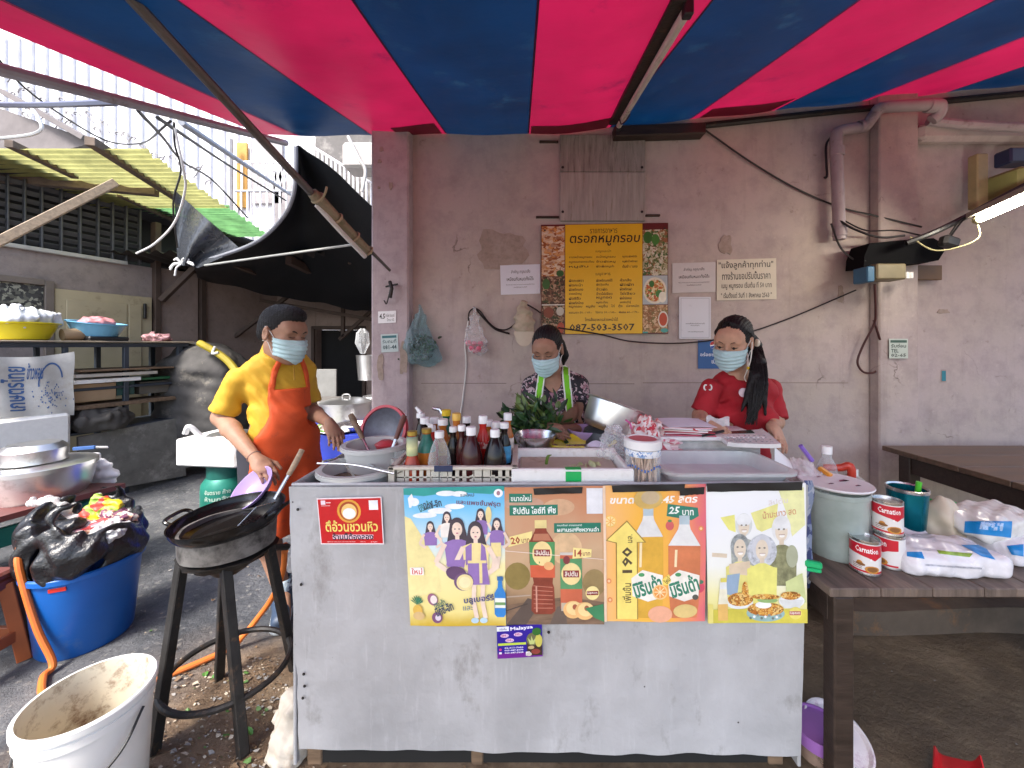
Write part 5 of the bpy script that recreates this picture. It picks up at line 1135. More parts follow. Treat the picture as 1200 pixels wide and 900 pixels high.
# bottle basket
bk = thing('bottle_basket', 'low cream plastic basket packed with sauce bottles', 'basket', (-.225, 1.44, TOP))
M_bask = mat('cream_plastic', (.62, .57, .48), rough=.45, var=.08, dirt=(.36, .29, .2), dirt_amt=.1, dirt_scale=10)
bx0, bx1, by0, by1, bz0, bz1 = -.432, -.02, 1.29, 1.58, TOP + .002, .99
b = MB()
b.box(((bx0 + bx1) / 2, (by0 + by1) / 2, bz0 + .004), (bx1 - bx0 - .03, by1 - by0 - .03, .006), bev=.001)
for (x0, y0, x1, y1) in ((bx0, by0, bx1, by0), (bx0, by1, bx1, by1), (bx0, by0, bx0, by1), (bx1, by0, bx1, by1)):
    A, B_ = V(x0, y0, bz1), V(x1, y1, bz1); d = (B_ - A)
    b.box(((x0 + x1) / 2, (y0 + y1) / 2, bz1), (abs(d.x) + .022 if d.x else .022, abs(d.y) + (.022 if not d.x else 0) if d.y else .022, .012), bev=.004)
    n_ = 17 if d.x else 12
    ins = V(0, .008 if y0 == by0 else -.008, 0) if d.x else V(.008 if x0 == bx0 else -.008, 0, 0)
    b.bar(A + V(0, 0, -.056) + ins, B_ + V(0, 0, -.056) + ins, .004, .014); b.bar(A + V(0, 0, -.035) + ins, B_ + V(0, 0, -.035) + ins, .004, .006)
    for i in range(n_ + 1):
        q = A.lerp(B_, i / n_) + ins; wide = i % 6 in (0, 1)
        b.box((q.x, q.y, bz1 - .032), ((.03 if wide else .0135) if d.x else .004, .004 if d.x else (.02 if wide else .009), .055), bev=.001)
b.build('body', M_bask, bk)
b = MB(); b.box((P(520, 550, 1.285).x, 1.279, bz1), (.062, .004, .02), bev=.001); b.build('tape', mat('navy_tape', (.015, .03, .09), rough=.4), bk)
# bottles
GB = 'sauce bottles in the basket'
def sauce(px, ytop, Y, r, lab, body, cap, capr=.015, caph=.022, kind='round', label=None, name='sauce_bottle', nozzle=None, level=None, base=None):
    z0 = base if base is not None else bz0 + .008; X = (px - CX) * Y / F; zt = P(px, ytop, Y).z; h = zt - z0 - caph
    t = thing(name, lab, 'bottle', (X, Y, z0), GB)
    if kind == 'round': prof = [(0, 0), (.86, 0), (.97, .03), (.93, .07), (.98, .1), (.94, .14), (1, .2), (1, .42), (.93, .58), (.74, .76), (.52, .9), (.42, 1)]
    elif kind == 'slim': prof = [(0, 0), (.92, 0), (1, .03), (1, .58), (.95, .66), (.6, .82), (.45, .9), (.45, 1)]
    elif kind == 'flare': prof = [(0, 0), (.95, 0), (1, .05), (.86, .25), (.6, .45), (.5, .52), (.5, 1)]
    pr = [(r * a, h * q) for a, q in prof]; pr[-1] = (capr * .86, h)
    b = MB(); b.lathe(pr + [(0, h)], (X, Y, z0), 22); b.build('body', body, t)
    if label:
        l0, l1, lm = label; rr = max(r * np.interp(q, [p_[1] for p_ in prof], [p_[0] for p_ in prof]) for q in (l0, (l0 + l1) / 2, l1))
        b = MB(); b.lathe([(r * np.interp(q, [p_[1] for p_ in prof], [p_[0] for p_ in prof]) + .0012, h * q) for q in np.linspace(l0, l1, 7)], (X, Y, z0), 22); b.build('label', lm, t, recalc=False)
    b = MB(); b.lathe([(0, 0), (capr, 0), (capr, caph * .9), (capr * .9, caph), (0, caph)], (X, Y, zt - caph), 16)
    if nozzle: b.tube([V(X, Y, zt), V(X, Y, zt) + Vector(nozzle) * .5, V(X, Y, zt) + Vector(nozzle)], [.009, .007, .005], 10)
    b.build('cap', cap, t)
    return t
def glossy(n, c): return mat(n, c, rough=.14, var=.2, coat=.15, rvar=.03, spec=.25)
S_blk, S_brn, S_red, S_or, S_ket = glossy('black_sauce', (.010, .006, .006)), glossy('brown_sauce', (.045, .008, .008)), glossy('red_sauce', (.5, .02, .015)), glossy('orange_sauce', (.42, .13, .02)), glossy('ketchup', (.38, .05, .02))
S_clr = film('clear_bottle', (.8, .85, .85), body=.12, rough=.08)
W, GO, OC, YE = mat('white_cap', (.8, .8, .8), rough=.35, var=.04), mat('gold_cap', (.42, .29, .05), rough=.35, metal=.5), mat('amber_cap', (.65, .38, .05), rough=.35), mat('yellow_cap', (.66, .45, .01), rough=.35)
L_gr = blend('green_label', [(0, '#c9c08a'), (.35, '#1d6a4a'), (.7, '#d8d8a0'), (1, '#1d5a6a')], 2, 0, .16, wobble=.1, wscale=30)
L_pk = mat('pink_label', (.55, .36, .34), rough=.4, var=.25, scale=60); L_bl = mat('blue_label', (.05, .28, .5), rough=.4, var=.3, scale=50); L_wh = mat('pale_label', (.6, .55, .5), rough=.4, var=.35, scale=60); L_rd = cells('red_label', [(.5, .02, .02), (.5, .02, .02), (.6, .45, .4), (.4, .02, .02)], 90)
sauce(483, 505, 1.335, .036, 'flared ketchup bottle with a gold cap and green neck label, leftmost in the basket', S_ket, GO, .017, .014, 'flare', (.55, .98, L_gr))
sauce(500, 502, 1.39, .031, 'brown sauce bottle with a gold cap beside the flared ketchup bottle', S_or, GO, .018, .014, 'slim', (.55, .97, mat('dark_green_label', (.02, .16, .12), rough=.4, var=.3, scale=50)))
sauce(515, 505, 1.33, .039, 'nearly empty clear squeeze bottle with a white cap', S_clr, W, .0165, .022, 'round')
sauce(552, 500, 1.335, .041, 'squeeze bottle of dark reddish brown sauce with a white cap', S_brn, W, .0175, .028, 'round')
sauce(580, 503, 1.335, .040, 'squeeze bottle of black sauce with a white cap at the front right', S_blk, W, .0165, .026, 'round')
sauce(535, 484, 1.42, .028, 'tall orange sauce bottle with an amber cap and pink label', S_or, OC, .0165, .026, 'slim', (.15, .62, L_pk))
sauce(566, 487, 1.42, .026, 'tall bright red sauce bottle behind the two dark squeeze bottles', S_red, W, .0165, .028, 'slim', (.5, .64, L_rd))
sauce(531, 500, 1.385, .022, 'slim black soy bottle with a white cap behind the clear bottle', S_blk, W, .014, .018, 'slim')
sauce(506, 499, 1.44, .025, 'red sauce bottle with a white flip nozzle leaning behind the clear bottle', S_red, W, .015, .02, 'slim', None, nozzle=(-.018, -.01, .012))
sauce(498, 489, 1.5, .026, 'dark bottle with a white cap in the back row at left', S_blk, W, .019, .024, 'slim', (.3, .6, L_wh))
sauce(509, 489, 1.545, .024, 'pale labelled bottle with a white cap in the back row beside the dark one', S_or, W, .017, .024, 'slim', (.2, .65, L_wh))
sauce(493, 484, 1.555, .024, 'dark bottle with a white hooked nozzle, at the back left corner', S_blk, W, .017, .018, 'slim', None, nozzle=(-.02, 0, .024))
sauce(523, 480, 1.555, .025, 'green bottle with a yellow cap in the back row', glossy('green_glass', (.02, .11, .06)), YE, .0185, .024, 'slim', (.2, .6, L_gr))
sauce(519, 491, 1.475, .027, 'bottle with a wide white cap and gold label in the middle row', S_or, W, .02, .022, 'slim', (.3, .62, mat('gold_label', (.5, .33, .08), rough=.35, var=.3, scale=40)))
sauce(581, 494, 1.45, .026, 'dark bottle with a wide white cap behind the black squeeze bottle', S_blk, W, .018, .022, 'slim', (.2, .6, L_wh))
sauce(591, 495, 1.4, .024, 'bottle with a blue label at the right end of the basket', S_blk, W, .0165, .02, 'slim', (.25, .62, L_bl))
sauce(595, 484, 1.53, .024, 'bottle with a stacked white cap in the back right corner', S_or, W, .0165, .028, 'slim', (.2, .6, L_wh))
sauce(547, 488, 1.50, .025, 'dark bottle with a red label in the back row between the orange and red ones', S_blk, W, .0165, .024, 'slim', (.2, .6, L_rd))
sauce(573, 492, 1.54, .024, 'amber bottle with a white cap in the back row right of the red one', S_or, W, .0165, .024, 'slim', (.2, .55, L_wh))
sauce(541, 498, 1.36, .02, 'slim brown bottle with a white cap squeezed beside the orange one', S_brn, W, .014, .02, 'slim')
b = MB(); X = P(515, 480, 1.56); b.tube([X + V(-.028, 0, .006), X, X + V(.012, 0, -.02)], [.006, .009, .009], 10); tag(b.build('pour_spout', M_steel), 'steel pour spout sticking up beside the yellow capped bottle', 'spout')
b = MB(); b.lathe([(0, 0), (.02, 0), (.024, .09), (.022, .09), (.018, .004), (0, .004)], P(462, 545, 1.5) + V(.02, 0, -.03), 18); tag(b.build('glass_tumbler', M_film), 'clear glass behind the ketchup bottle', 'glass')

# foam box with vegetables
fx = thing('foam_box', 'white foam box of trimmed vegetables with a green tape strip on its front', 'box', (.175, 1.41, TOP))
x0, x1, y0, y1, zt = -.03, .378, 1.272, 1.545, .988
b = MB(); th = .022; b.box(((x0 + x1) / 2, (y0 + y1) / 2, TOP + .012), (x1 - x0 - .01, y1 - y0 - .01, .02))
b.box(((x0 + x1) / 2, y0 + th / 2, (TOP + zt) / 2 + .002), (x1 - x0, th, zt - TOP), bev=.005); b.box(((x0 + x1) / 2, y1 - th / 2, (TOP + zt) / 2 + .002), (x1 - x0, th, zt - TOP), bev=.005)
b.box((x0 + th / 2, (y0 + y1) / 2, (TOP + zt) / 2 + .001), (th - .002, y1 - y0 - .004, zt - TOP - .004), bev=.005); b.box((x1 - th / 2, (y0 + y1) / 2, (TOP + zt) / 2 + .001), (th - .002, y1 - y0 - .004, zt - TOP - .004), bev=.005)
b.build('box_body', M_foam, fx)
b = MB(); A = P(672, 558, y0); b.box((A.x, y0 - .0015, .957), (.052, .002, .052), bev=.0005); b.box((A.x, y0 + .011, zt + .0025), (.052, .025, .002), bev=.0005); b.build('tape', mat('green_tape', (.01, .42, .1), rough=.35, var=.1), fx)
GV = 'vegetables in the foam box'
M_gchili, M_cab = mat('green_chili', (.12, .2, .03), rough=.3, var=.3), mat('pale_cabbage', (.5, .52, .25), rough=.4, var=.3, scale=30, dirt=(.62, .6, .5), dirt_amt=.3, dirt_scale=20)
for i, (px, py) in enumerate(((612, 545), (622, 547))):
    A = P(px, py, 1.42); b = MB(); b.tube(spline([A + V(-.02, 0, -.03), A + V(0, .0, -.022), A + V(.026, .01, -.01)], 5), [.004, .005, .006, .007, .007, .007, .007, .006, .005, .004, .002][:11], 8)
    tag(b.build('green_chili', M_gchili), ('green chili lying at the left end of the foam box', 'second green chili beside the first in the foam box')[i], 'chili', GV)
A = P(640, 545, 1.42); b = MB(); b.tube(spline([A + V(-.004, 0, -.03), A, A + V(.006, 0, .03), A + V(.02, 0, .038)], 5), [.006] * 12 + [.004, .003, .002, .002], 8); tag(b.build('green_chili', M_gchili), 'long green chili standing up in the middle of the foam box', 'chili', GV)
for i in range(5):
    A = P(672 + i * 6, 549 - (i % 2) * 2, 1.40); M_ = Euler((R(60 + 12 * i), R(10 * i), R(40 * i))).to_matrix()
    b = MB(); b.lathe([(0, 0), (.012, .002), (.026, .010), (.028, .012), (.012, .006), (0, .004)], A + V(0, 0, -.018 + .004 * i), 14, M_, wob=lambda a, z: 1 + .1 * math.sin(5 * a))
    tag(b.build('cabbage_slice', M_cab), 'pale cabbage slice piled at the right end of the foam box', 'vegetable', GV)
b = MB(); b.box(((x0 + x1) / 2, (y0 + y1) / 2, TOP + .03), (x1 - x0 - .06, y1 - y0 - .06, .012), bev=.003); tag(b.build('box_liner', mat('dirty_foam', (.5, .45, .35), rough=.8, var=.2, dirt=(.25, .2, .12), dirt_amt=.2, dirt_scale=8)), 'stained sheet lining the bottom of the foam box', 'sheet')

# steel bowl, yellow basket, cooker, tilted pot
def bowl(name, lab, c, r, h, mm, foot=.5, cat='bowl', M=None, n=40, rimt=.004):
    b = MB(); b.lathe([(0, 0), (r * foot, 0), (r * (foot + .25), h * .3), (r * .94, h * .85), (r, h), (r + rimt, h), (r + rimt, h - .003), (r * .96 + .003, h * .82 - .003), (r * (foot + .25) + .003, h * .28), (r * foot + .003, -.003), (0, -.003)], c, n, M)
    return tag(b.build(name, mm), lab, cat)
bowl('steel_bowl', 'small shiny steel bowl behind the foam box', (.062, 1.625, .962), .087, .066, M_steel, .55)
yb = thing('yellow_basket', 'oval yellow plastic basket behind the foam box', 'basket', (.235, 1.69, TOP))
def slots(a, z): return 1 + .012 * math.sin(26 * a)
b = MB(); Sx = Matrix.Diagonal((1, .62, 1))
b.lathe([(0, 0), (.15, 0), (.168, .045), (.186, .056), (.188, .052), (.172, .04), (.154, -.004), (0, -.004)], (.235, 1.69, TOP + .004), 60, Sx, wob=slots); b.build('body', mat('yellow_plastic', (.62, .47, .01), rough=.35, var=.08), yb)
b = MB(); b.lathe([(0, 0), (.05, 0), (.05, .004), (0, .004)], (.31, 1.58, .985), 24, Matrix.Diagonal((1, .5, 1))); b.box((.24, 1.6, .985), (.1, .02, .004), rot=(0, 0, .1), bev=.001); tag(b.build('cleaver', M_steel), 'steel cleaver lying over the edge of the yellow basket', 'knife')
b = MB(); b.grid(lambda u, v: V(.255 + .11 * u, 1.56 + .02 * v, .975 + .035 * math.sin(u * math.pi) * (.4 + .6 * v)), 12, 4, thick=.002); tag(b.build('paper_scrap', mat('lilac_paper', (.6, .57, .7), rough=.5)), 'lilac paper scrap tucked between the foam box and the yellow basket', 'paper')
bowl('purple_bowl', 'shallow lilac plastic bowl under the tilted steel pot', (.33, 1.86, .93), .1, .07, mat('lilac_plastic', (.42, .3, .55), rough=.35))
ck = thing('rice_cooker', 'dark grey cooker base carrying the tilted steel pot', 'cooker', (.43, 1.83, TOP))
b = MB(); b.lathe([(0, 0), (.13, 0), (.14, .02), (.125, .075), (.1, .09), (0, .09)], (.43, 1.83, TOP), 32); b.build('base', mat('dark_grey_plastic', (.05, .055, .065), rough=.4), ck)
tpz = thing('steel_pot', 'large tilted steel pot to the right of the woman in the floral shirt', 'pot', P(716, 505, 1.78))
Mt = Euler((R(-6), R(20), 0)).to_matrix(); cT = P(712, 505, 1.78)
b = MB(); b.lathe([(0, -.002), (.10, -.002), (.118, .012), (.125, .03), (.128, .125), (.136, .128), (.138, .132), (.134, .134), (.122, .13), (.118, .03), (.1, .006), (0, .004)], cT, 44, Mt); b.build('body', M_alu, tpz)
# leaves
def leaf(b, base, d, up, L, w, m=0, curl=.3):
    d = d.normalized(); s = d.cross(up).normalized(); n_ = s.cross(d)
    rows = []
    for i in range(5):
        t = i / 4; ww = w * math.sin(math.pi * min(1, .12 + t * .88)) ** .8 if i < 4 else .0004
        p = base + d * L * t - n_ * curl * L * t * t
        rows.append((p - s * ww + n_ * ww * .3, p, p + s * ww + n_ * ww * .3))
    vs = [q for r_ in rows for q in r_]; fs = []
    for i in range(4):
        for j in range(2): a = i * 3 + j; fs.append([a, a + 1, a + 4, a + 3])
    b.add(vs, fs, m)
q = random.Random(11); b = MB(); hub = P(640, 505, 1.86)
lfm = [mat('leaf_dark', (.010, .035, .010), rough=.4, var=.4, scale=20), mat('leaf_mid', (.02, .07, .015), rough=.4, var=.4, scale=20), mat('leaf_pale', (.09, .15, .03), rough=.45, var=.3, scale=20)]
for i in range(250):
    px = q.gauss(624, 15); py = q.gauss(496, 11); base = P(min(max(px, 594), 662), min(max(py, 468), 515), 1.8 + q.uniform(-.06, .09))
    d = (base - hub) + V(q.uniform(-.12, .12), q.uniform(-.1, .1), q.uniform(-.05, .14)); leaf(b, base, d, V(q.uniform(-1, 1), -1, q.uniform(-.3, 1)).normalized(), q.uniform(.03, .08), q.uniform(.006, .017), q.choice((0, 0, 1, 1, 1, 2)) if q.random() < .9 else 2, q.uniform(-.2, .9))
for i in range(40):
    A = hub + V(q.uniform(-.05, .05), q.uniform(-.04, .04), q.uniform(-.03, .02)); B_ = P(q.gauss(622, 15), q.gauss(490, 12), 1.8 + q.uniform(-.05, .07)); b.tube([A, B_], .0022, 5, 2)
for i in range(7): A = hub + V(.02, 0, .01 * i - .02); b.tube([A, A + V(.1 + .01 * i, -.03, .0 - .012 * i)], .003, 5, 2)
tag(b.build('herb_bunch', lfm, ang=0, recalc=False), 'dark green bunch of basil held over the steel bowl', 'herbs')

# chopstick jar
cj = thing('chopstick_jar', 'clear jar of wooden chopsticks with a pink and white lid', 'jar', (.435, 1.36, TOP))
cc = V(.4245, 1.335, TOP)
q = random.Random(3); b = MB()
for i in range(58):
    a = q.uniform(0, 6.28); r0 = .048 * math.sqrt(q.random()); a2 = a + q.uniform(-.9, .9); r1 = .05 * math.sqrt(q.random())
    b.bar(cc + V(r0 * math.cos(a), r0 * math.sin(a), .006), cc + V(r1 * math.cos(a2), r1 * math.sin(a2), .118 - q.uniform(0, .015)), .0055, .0045)
b.build('chopsticks', mat('chopstick_wood', (.66, .46, .33), rough=.6, var=.3, scale=30), cj)
b = MB(); b.lathe([(0, 0), (.056, 0), (.059, .006), (.059, .12), (.0575, .12), (.0575, .007), (0, .004)], cc, 40); b.build('glass', film('clear_jar', (.85, .88, .9), body=.02, rough=.06), cj)
b = MB(); b.lathe([(.0595, .098), (.06, .099), (.06, .119), (.0595, .12)], cc, 40); b.build('printed_band', cells('blue_band', [(.75, .77, .8), (.1, .2, .45), (.7, .72, .78), (.3, .42, .62), (.75, .77, .8)], 90), cj)
for k, z in ((0, .066),):
    for i in range(16):
        a = R(196 + i * 9.4); b = MB(); pc_ = cc + V(.0598 * math.cos(a), .0598 * math.sin(a), z + .006 * math.sin(i * .8)); break
b = MB()
for i in range(14):
    a = R(200 + i * 10); z = .062 + .007 * math.sin(i * .75); w_ = .0028 if i % 3 else .0045
    b.box(cc + V(.0602 * math.cos(a), .0602 * math.sin(a), z), (.0006, .006, w_ * 2.2), rot=(0, 0, a), bev=.0001)
b.build('blue_print', mat('blue_ink', (.05, .13, .4), rough=.4), cj)
b = MB(); b.lathe([(0, .1215), (.061, .1215), (.064, .124), (.064, .15), (.058, .154), (.050, .1535), (.047, .148), (0, .147)], cc, 40); b.build('lid', W, cj)
b = MB(); b.lathe([(0, .1478), (.0465, .1478), (.0465, .1515), (0, .152)], cc, 36); b.build('lid_inset', mat('pink_plastic', (.62, .12, .17), rough=.4, var=.2), cj)

# clear tub and things behind it
M_tub = film('cloudy_tub', (.72, .74, .74), body=.45, rough=.25, scale=5)
def tub(x0, x1, y0, y1, z0, z1, flare, rim, nm, lab, mm, cat='container'):
    def ring(e, z, k=32):
        pts = []; cx, cy, hx, hy = (x0 + x1) / 2, (y0 + y1) / 2, (x1 - x0) / 2 + e, (y1 - y0) / 2 + e; rad = .05
        for i in range(k):
            a = 2 * math.pi * (i + .5) / k; ca, sa = math.cos(a), math.sin(a); s = 1
            px = math.copysign(hx - rad, ca) + rad * ca; py = math.copysign(hy - rad, sa) + rad * sa; pts.append(V(cx + px, cy + py, z))
        return pts
    rows = [ring(-flare - .0, z0), ring(0, z1 - .014), ring(rim, z1 - .012), ring(rim + .002, z1 - .002), ring(rim - .003, z1), ring(-.002, z1 - .001), ring(-.006, z1 - .014), ring(-flare - .004, z0 + .004)]
    k = 32; vs = [p_ for r_ in rows for p_ in r_]; fs = [[j * k + i, j * k + (i + 1) % k, (j + 1) * k + (i + 1) % k, (j + 1) * k + i] for j in range(7) for i in range(k)]
    fs += [list(range(k)), list(range(7 * k, 8 * k))]
    b = MB(); b.add(vs, fs); return tag(b.build(nm, mm), lab, cat)
tub(.50, .925, 1.285, 1.55, TOP, .976, .02, .014, 'plastic_tub', 'large cloudy plastic tub at the right front of the cart', M_tub)
lidb = thing('lidded_box', 'shallow clear box with a flat white lid under the order pads', 'box', (.79, 1.68, TOP))
b = MB(); b.box((.79, 1.70, .965), (.43, .2, .076), bev=.01); b.build('box_body', film('box_film', (.75, .76, .76), body=.5, rough=.2), lidb)
b = MB(); b.box((.79, 1.70, 1.0125), (.46, .225, .018), bev=.006); b.build('lid', W, lidb)
LZ = 1.0225
q = random.Random(8)
st = thing('order_pads', 'stack of order slips and pink receipts on the flat white lid', 'papers', (.72, 1.68, LZ))
for i in range(8):
    b = MB(); a = q.uniform(-.25, .25); b.box((.70 + q.uniform(-.02, .02), 1.67 + q.uniform(-.012, .012), LZ + .003 + i * .0042), (.2, .13, .0038), rot=(q.uniform(-.01, .01), 0, a), bev=.0006)
    b.build('slip', (pc('#c8506a'), M_paper, pc('#d8c8cc'), pc('#b03848'), M_paper, pc('#c9b8ae'), M_paper, pc('#d8a8b0'))[i], st)
b = MB(); b.grid(lambda u, v: V(.62 + .2 * u - .02 * v, 1.6 + .13 * v, LZ + .037 + .012 * v + .004 * math.sin(u * 3.2) ), 10, 6, thick=.0012); b.build('slip', mat('bluish_slip', (.72, .72, .82), rough=.5), st)
pn = thing('pen', 'black pen lying across the order slips', 'pen', P(840, 509, 1.58)); b = MB(); b.tube([P(823, 511, 1.58), P(836, 508, 1.59), P(848, 505, 1.6)], [.0045, .006, .006], 8); b.build('barrel', M_black, pn); b = MB(); b.tube([P(812, 503, 1.6), P(822, 507, 1.6)], .005, 8); b.build('cap', mat('red_pen', (.5, .02, .03), rough=.3), pn)
tr = thing('white_tray', 'printed white calculator tray tilted on the order pads', 'tray', P(880, 518, 1.62))
A = [P(853, 519, 1.5), P(915, 521, 1.5), P(893, 503, 1.72), P(838, 507, 1.7)]
b = MB(); b.grid(lambda u, v: A[0].lerp(A[1], u).lerp(A[3].lerp(A[2], u), v) + V(0, 0, .004 * (abs(u - .5) * 2) ** 6), 10, 8, thick=.016); b.build('body', mat('tray_white', (.72, .71, .7), rough=.35, var=.1, scale=25), tr)
b = MB(); b.grid(lambda u, v: A[0].lerp(A[1], lerp(.05, .75, u)).lerp(A[3].lerp(A[2], lerp(.05, .75, u)), lerp(.72, .95, v)) + V(0, 0, .004), 4, 2, thick=.003); b.build('dark_display', mat('lcd_green', (.045, .07, .055), rough=.25), tr)
b = MB(); nrm = (A[1] - A[0]).cross(A[3] - A[0]).normalized()
for i in range(9):
    for j in range(4):
        u, v = .08 + i * .1 + q.uniform(-.02, .02), .12 + j * .14; p_ = A[0].lerp(A[1], u).lerp(A[3].lerp(A[2], u), v); b.box(p_ + V(0, 0, .003), (q.uniform(.004, .014), .004, .003), rot=(R(-12), R(8), 0), bev=.0005)
b.build('print', mat('grey_print', (.3, .3, .31), rough=.5), tr)
# crumpled cloth and bag by the jar
def crumple(nm, lab, c, r, h, mm, seed, cat, amp=.02, f=60, res=.005, sq=(1, 1, 1)):
    c = V(*c); F_ = Field(c - V(r + .04, r + .04, .03), c + V(r + .04, r + .04, h + .05), res)
    F_.add(ell(c + V(0, 0, h * .4), (r * sq[0], r * sq[1], h * .6)), .01)
    F_.warp(wave(amp, f, seed)); F_.warp(wave(amp * .5, f * 2.2, seed + 1)); F_.clip(lambda X, Y, Z: c.z - Z + 0 * X)
    return tag(F_.build(nm, mm), lab, cat)
crumple('patterned_cloth', 'crumpled red and white cloth on the counter beside the tilted pot', (.545, 1.66, TOP), .075, .165, cells('red_white_cloth', [(.5, .03, .05), (.75, .68, .66), (.75, .7, .68), (.6, .2, .2), (.72, .5, .48)], 55), 3, 'cloth', .016, 45)
crumple('plastic_bag', 'clear knotted plastic bag between the yellow basket and the chopstick jar', (.37, 1.52, TOP), .06, .145, M_film, 9, 'bag', .016, 55)
crumple('receipt_heap', 'crumpled pink receipts between the cloth and the order slips', (.625, 1.62, TOP), .05, .1, cells('pink_receipts', [(.7, .55, .55), (.6, .2, .25), (.75, .7, .7), (.5, .1, .14)], 45), 5, 'papers', .014, 60)
b = MB(); b.tube(spline([P(733, 492, 1.6), P(738, 496, 1.6), P(740, 503, 1.6)], 5), .004, 6); tag(b.build('rubber_band', mat('pink_rubber', (.6, .1, .3), rough=.4)), 'pink rubber band hooked over the edge of the tilted pot', 'band')
# scoop and bag at the right end
b = MB(); b.grid(lambda u, v: P(lerp(908, 932, u), lerp(540, 552, u) - 16 * (1 - (2 * v - 1) ** 2) * (1 - u * .55), 1.5 + .08 * v), 12, 10, thick=.003); tag(b.build('white_scoop', W), 'white plastic scoop tilted over the right edge of the tub', 'scoop')
# ================================================================== HANGING ON THE WALL
def sack_bag(nm, lab, pxs, Y, mm, fill=None, fmat=None, seed=1, cat='bag', res=.006, flat=.5, group=None, fill_name='contents'):
    """pxs: list of (px, py, half-width px) from hook to bottom"""
    t = thing(nm, lab, cat, P(pxs[0][0], pxs[0][1], Y), group)
    C = [P(x, y, Y) for x, y, w in pxs]; W_ = [w * Y / F for x, y, w in pxs]
    lo = np.min([np.array(c) - w - .05 for c, w in zip(C, W_)], 0); hi = np.max([np.array(c) + w + .05 for c, w in zip(C, W_)], 0)
    F_ = Field(lo, hi, res)
    for (a, c, ra, rb) in zip(C, C[1:], W_, W_[1:]):
        k = max(2, int((a - c).length / .02))
        for i in range(k):
            q = a.lerp(c, i / (k - 1)); r = lerp(ra, rb, i / (k - 1)); F_.add(ell(q, (r, r * flat, max(.018, r * .35))), .02)
    ax = C[0].x
    def pleat(X, Y2, Z): return .004 * np.sin((X - ax) * 170 + 2 * np.sin(Z * 30)) * np.clip((Z - C[-1].z) / max(.01, C[0].z - C[-1].z), .15, 1)
    F_.warp(pleat); F_.warp(wave(.006, 45, seed)); F_.build('film', mm, t)
    if fill: fill(t)
    return t
BagY = WY - .07
def herbs_in(t):
    q = random.Random(2); b = MB()
    for i in range(120):
        c = P(q.gauss(492, 9), q.uniform(395, 422), BagY + q.uniform(-.02, .03)); leaf(b, c, V(q.uniform(-1, 1), q.uniform(-1, .3), q.uniform(-1, 1)), V(0, -1, .3), q.uniform(.025, .045), .009, q.choice((0, 1)))
    b.build('herbs', lfm, t, ang=0, recalc=False)
sack_bag('plastic_bag', 'big bluish clear bag of green herbs hanging from the wall beside the pillar', [(493, 358, 1.5), (493, 372, 5), (490, 390, 14), (493, 408, 21), (497, 420, 20), (502, 427, 9)], BagY, film('bluish_bag', (.35, .5, .55), body=.16, rough=.1, tint=(.75, .88, .9)), herbs_in, seed=4)
def pinks(t):
    q = random.Random(6)
    for i, (x, y) in enumerate(((549, 402), (556, 403), (563, 403), (553, 408), (561, 409), (557, 411))):
        b = MB(); b.lathe([(0, -.022), (.014, -.018), (.022, 0), (.015, .017), (0, .021)], P(x, y, BagY + q.uniform(-.02, .01)), 14); b.build('pink_sachet', mat('pink_fruit', (.6, .13, .2), rough=.4, var=.2), t)
sack_bag('plastic_bag', 'smaller clear bag of pink sachets hanging from the wall', [(556, 361, 1.2), (556, 372, 5), (556, 388, 9), (558, 402, 13), (560, 410, 11), (562, 414, 5)], BagY, film('clear_bag', (.75, .75, .78), body=.2, rough=.12), pinks, seed=8)
b = MB(); b.tube(spline([P(556, 360, WY - .03), P(550, 366, WY - .02), P(549, 376, WY - .015)], 5), .005, 6); b.tube(spline([P(557, 361, WY - .03), P(563, 365, WY - .02), P(572, 377, WY - .02), P(582, 385, WY - .02), P(594, 386, WY - .015), P(606, 377, WY - .015), P(612, 364, WY - .02), P(616, 357, WY - .03), P(625, 361, WY - .02), P(634, 367, WY - .025)], 6), .005, 6); b.tube(spline([P(556, 360, WY - .035), P(566, 372, WY - .03), P(578, 384, WY - .03), P(586, 388, WY - .03), P(597, 391, WY - .02)], 5), .007, 6)
tag(b.build('hook_wire', M_iron), 'bent iron wire strung between the hanging bag and the cap', 'wire')
b = MB(); b.tube(spline([P(549, 376, WY - .01), P(545, 400, WY - .01), P(546, 430, WY - .01), P(542, 470, WY - .01), P(539, 498, WY - .01), P(538, 600, WY - .01)], 6), .005, 6); tag(b.build('wall_string', M_whitecable), 'thin pale cord running down the wall below the pink bag', 'cord')
cap = thing('cap', 'beige baseball cap hanging on the wall next to the menu', 'cap', P(614, 358, WY - .03))
M_capc = mat('beige_cotton', (.42, .35, .26), rough=.85, var=.15, scale=14, bump=.2, bump_scale=90)
cY = WY - .075; F_ = Field(P(596, 412, cY) - V(0, .12, 0), P(632, 350, cY) + V(0, .12, 0), .005)
F_.add(ell(P(614, 380, cY), (.068, .062, .11)), .02); F_.add(ell(P(613, 366, cY), (.04, .05, .08)), .03); F_.warp(wave(.012, 40, 5)); F_.clip(lambda X, Y, Z: P(613, 389, cY).z - Z + 0 * X); F_.build('crown', M_capc, cap)
b = MB(); b.grid(lambda u, v: P(lerp(603, 625, u), 389, cY) + V((u - .5) * .03 * v * (1 - v), -.055 + .02 * (2 * u - 1) ** 2 - .02 * v, -.1 * v * math.sqrt(max(.02, 1 - (2 * u - 1) ** 2 * .96)) + .0), 14, 10, thick=.006); b.build('peak', mat('pale_cotton', (.52, .46, .36), rough=.85, var=.1), cap)

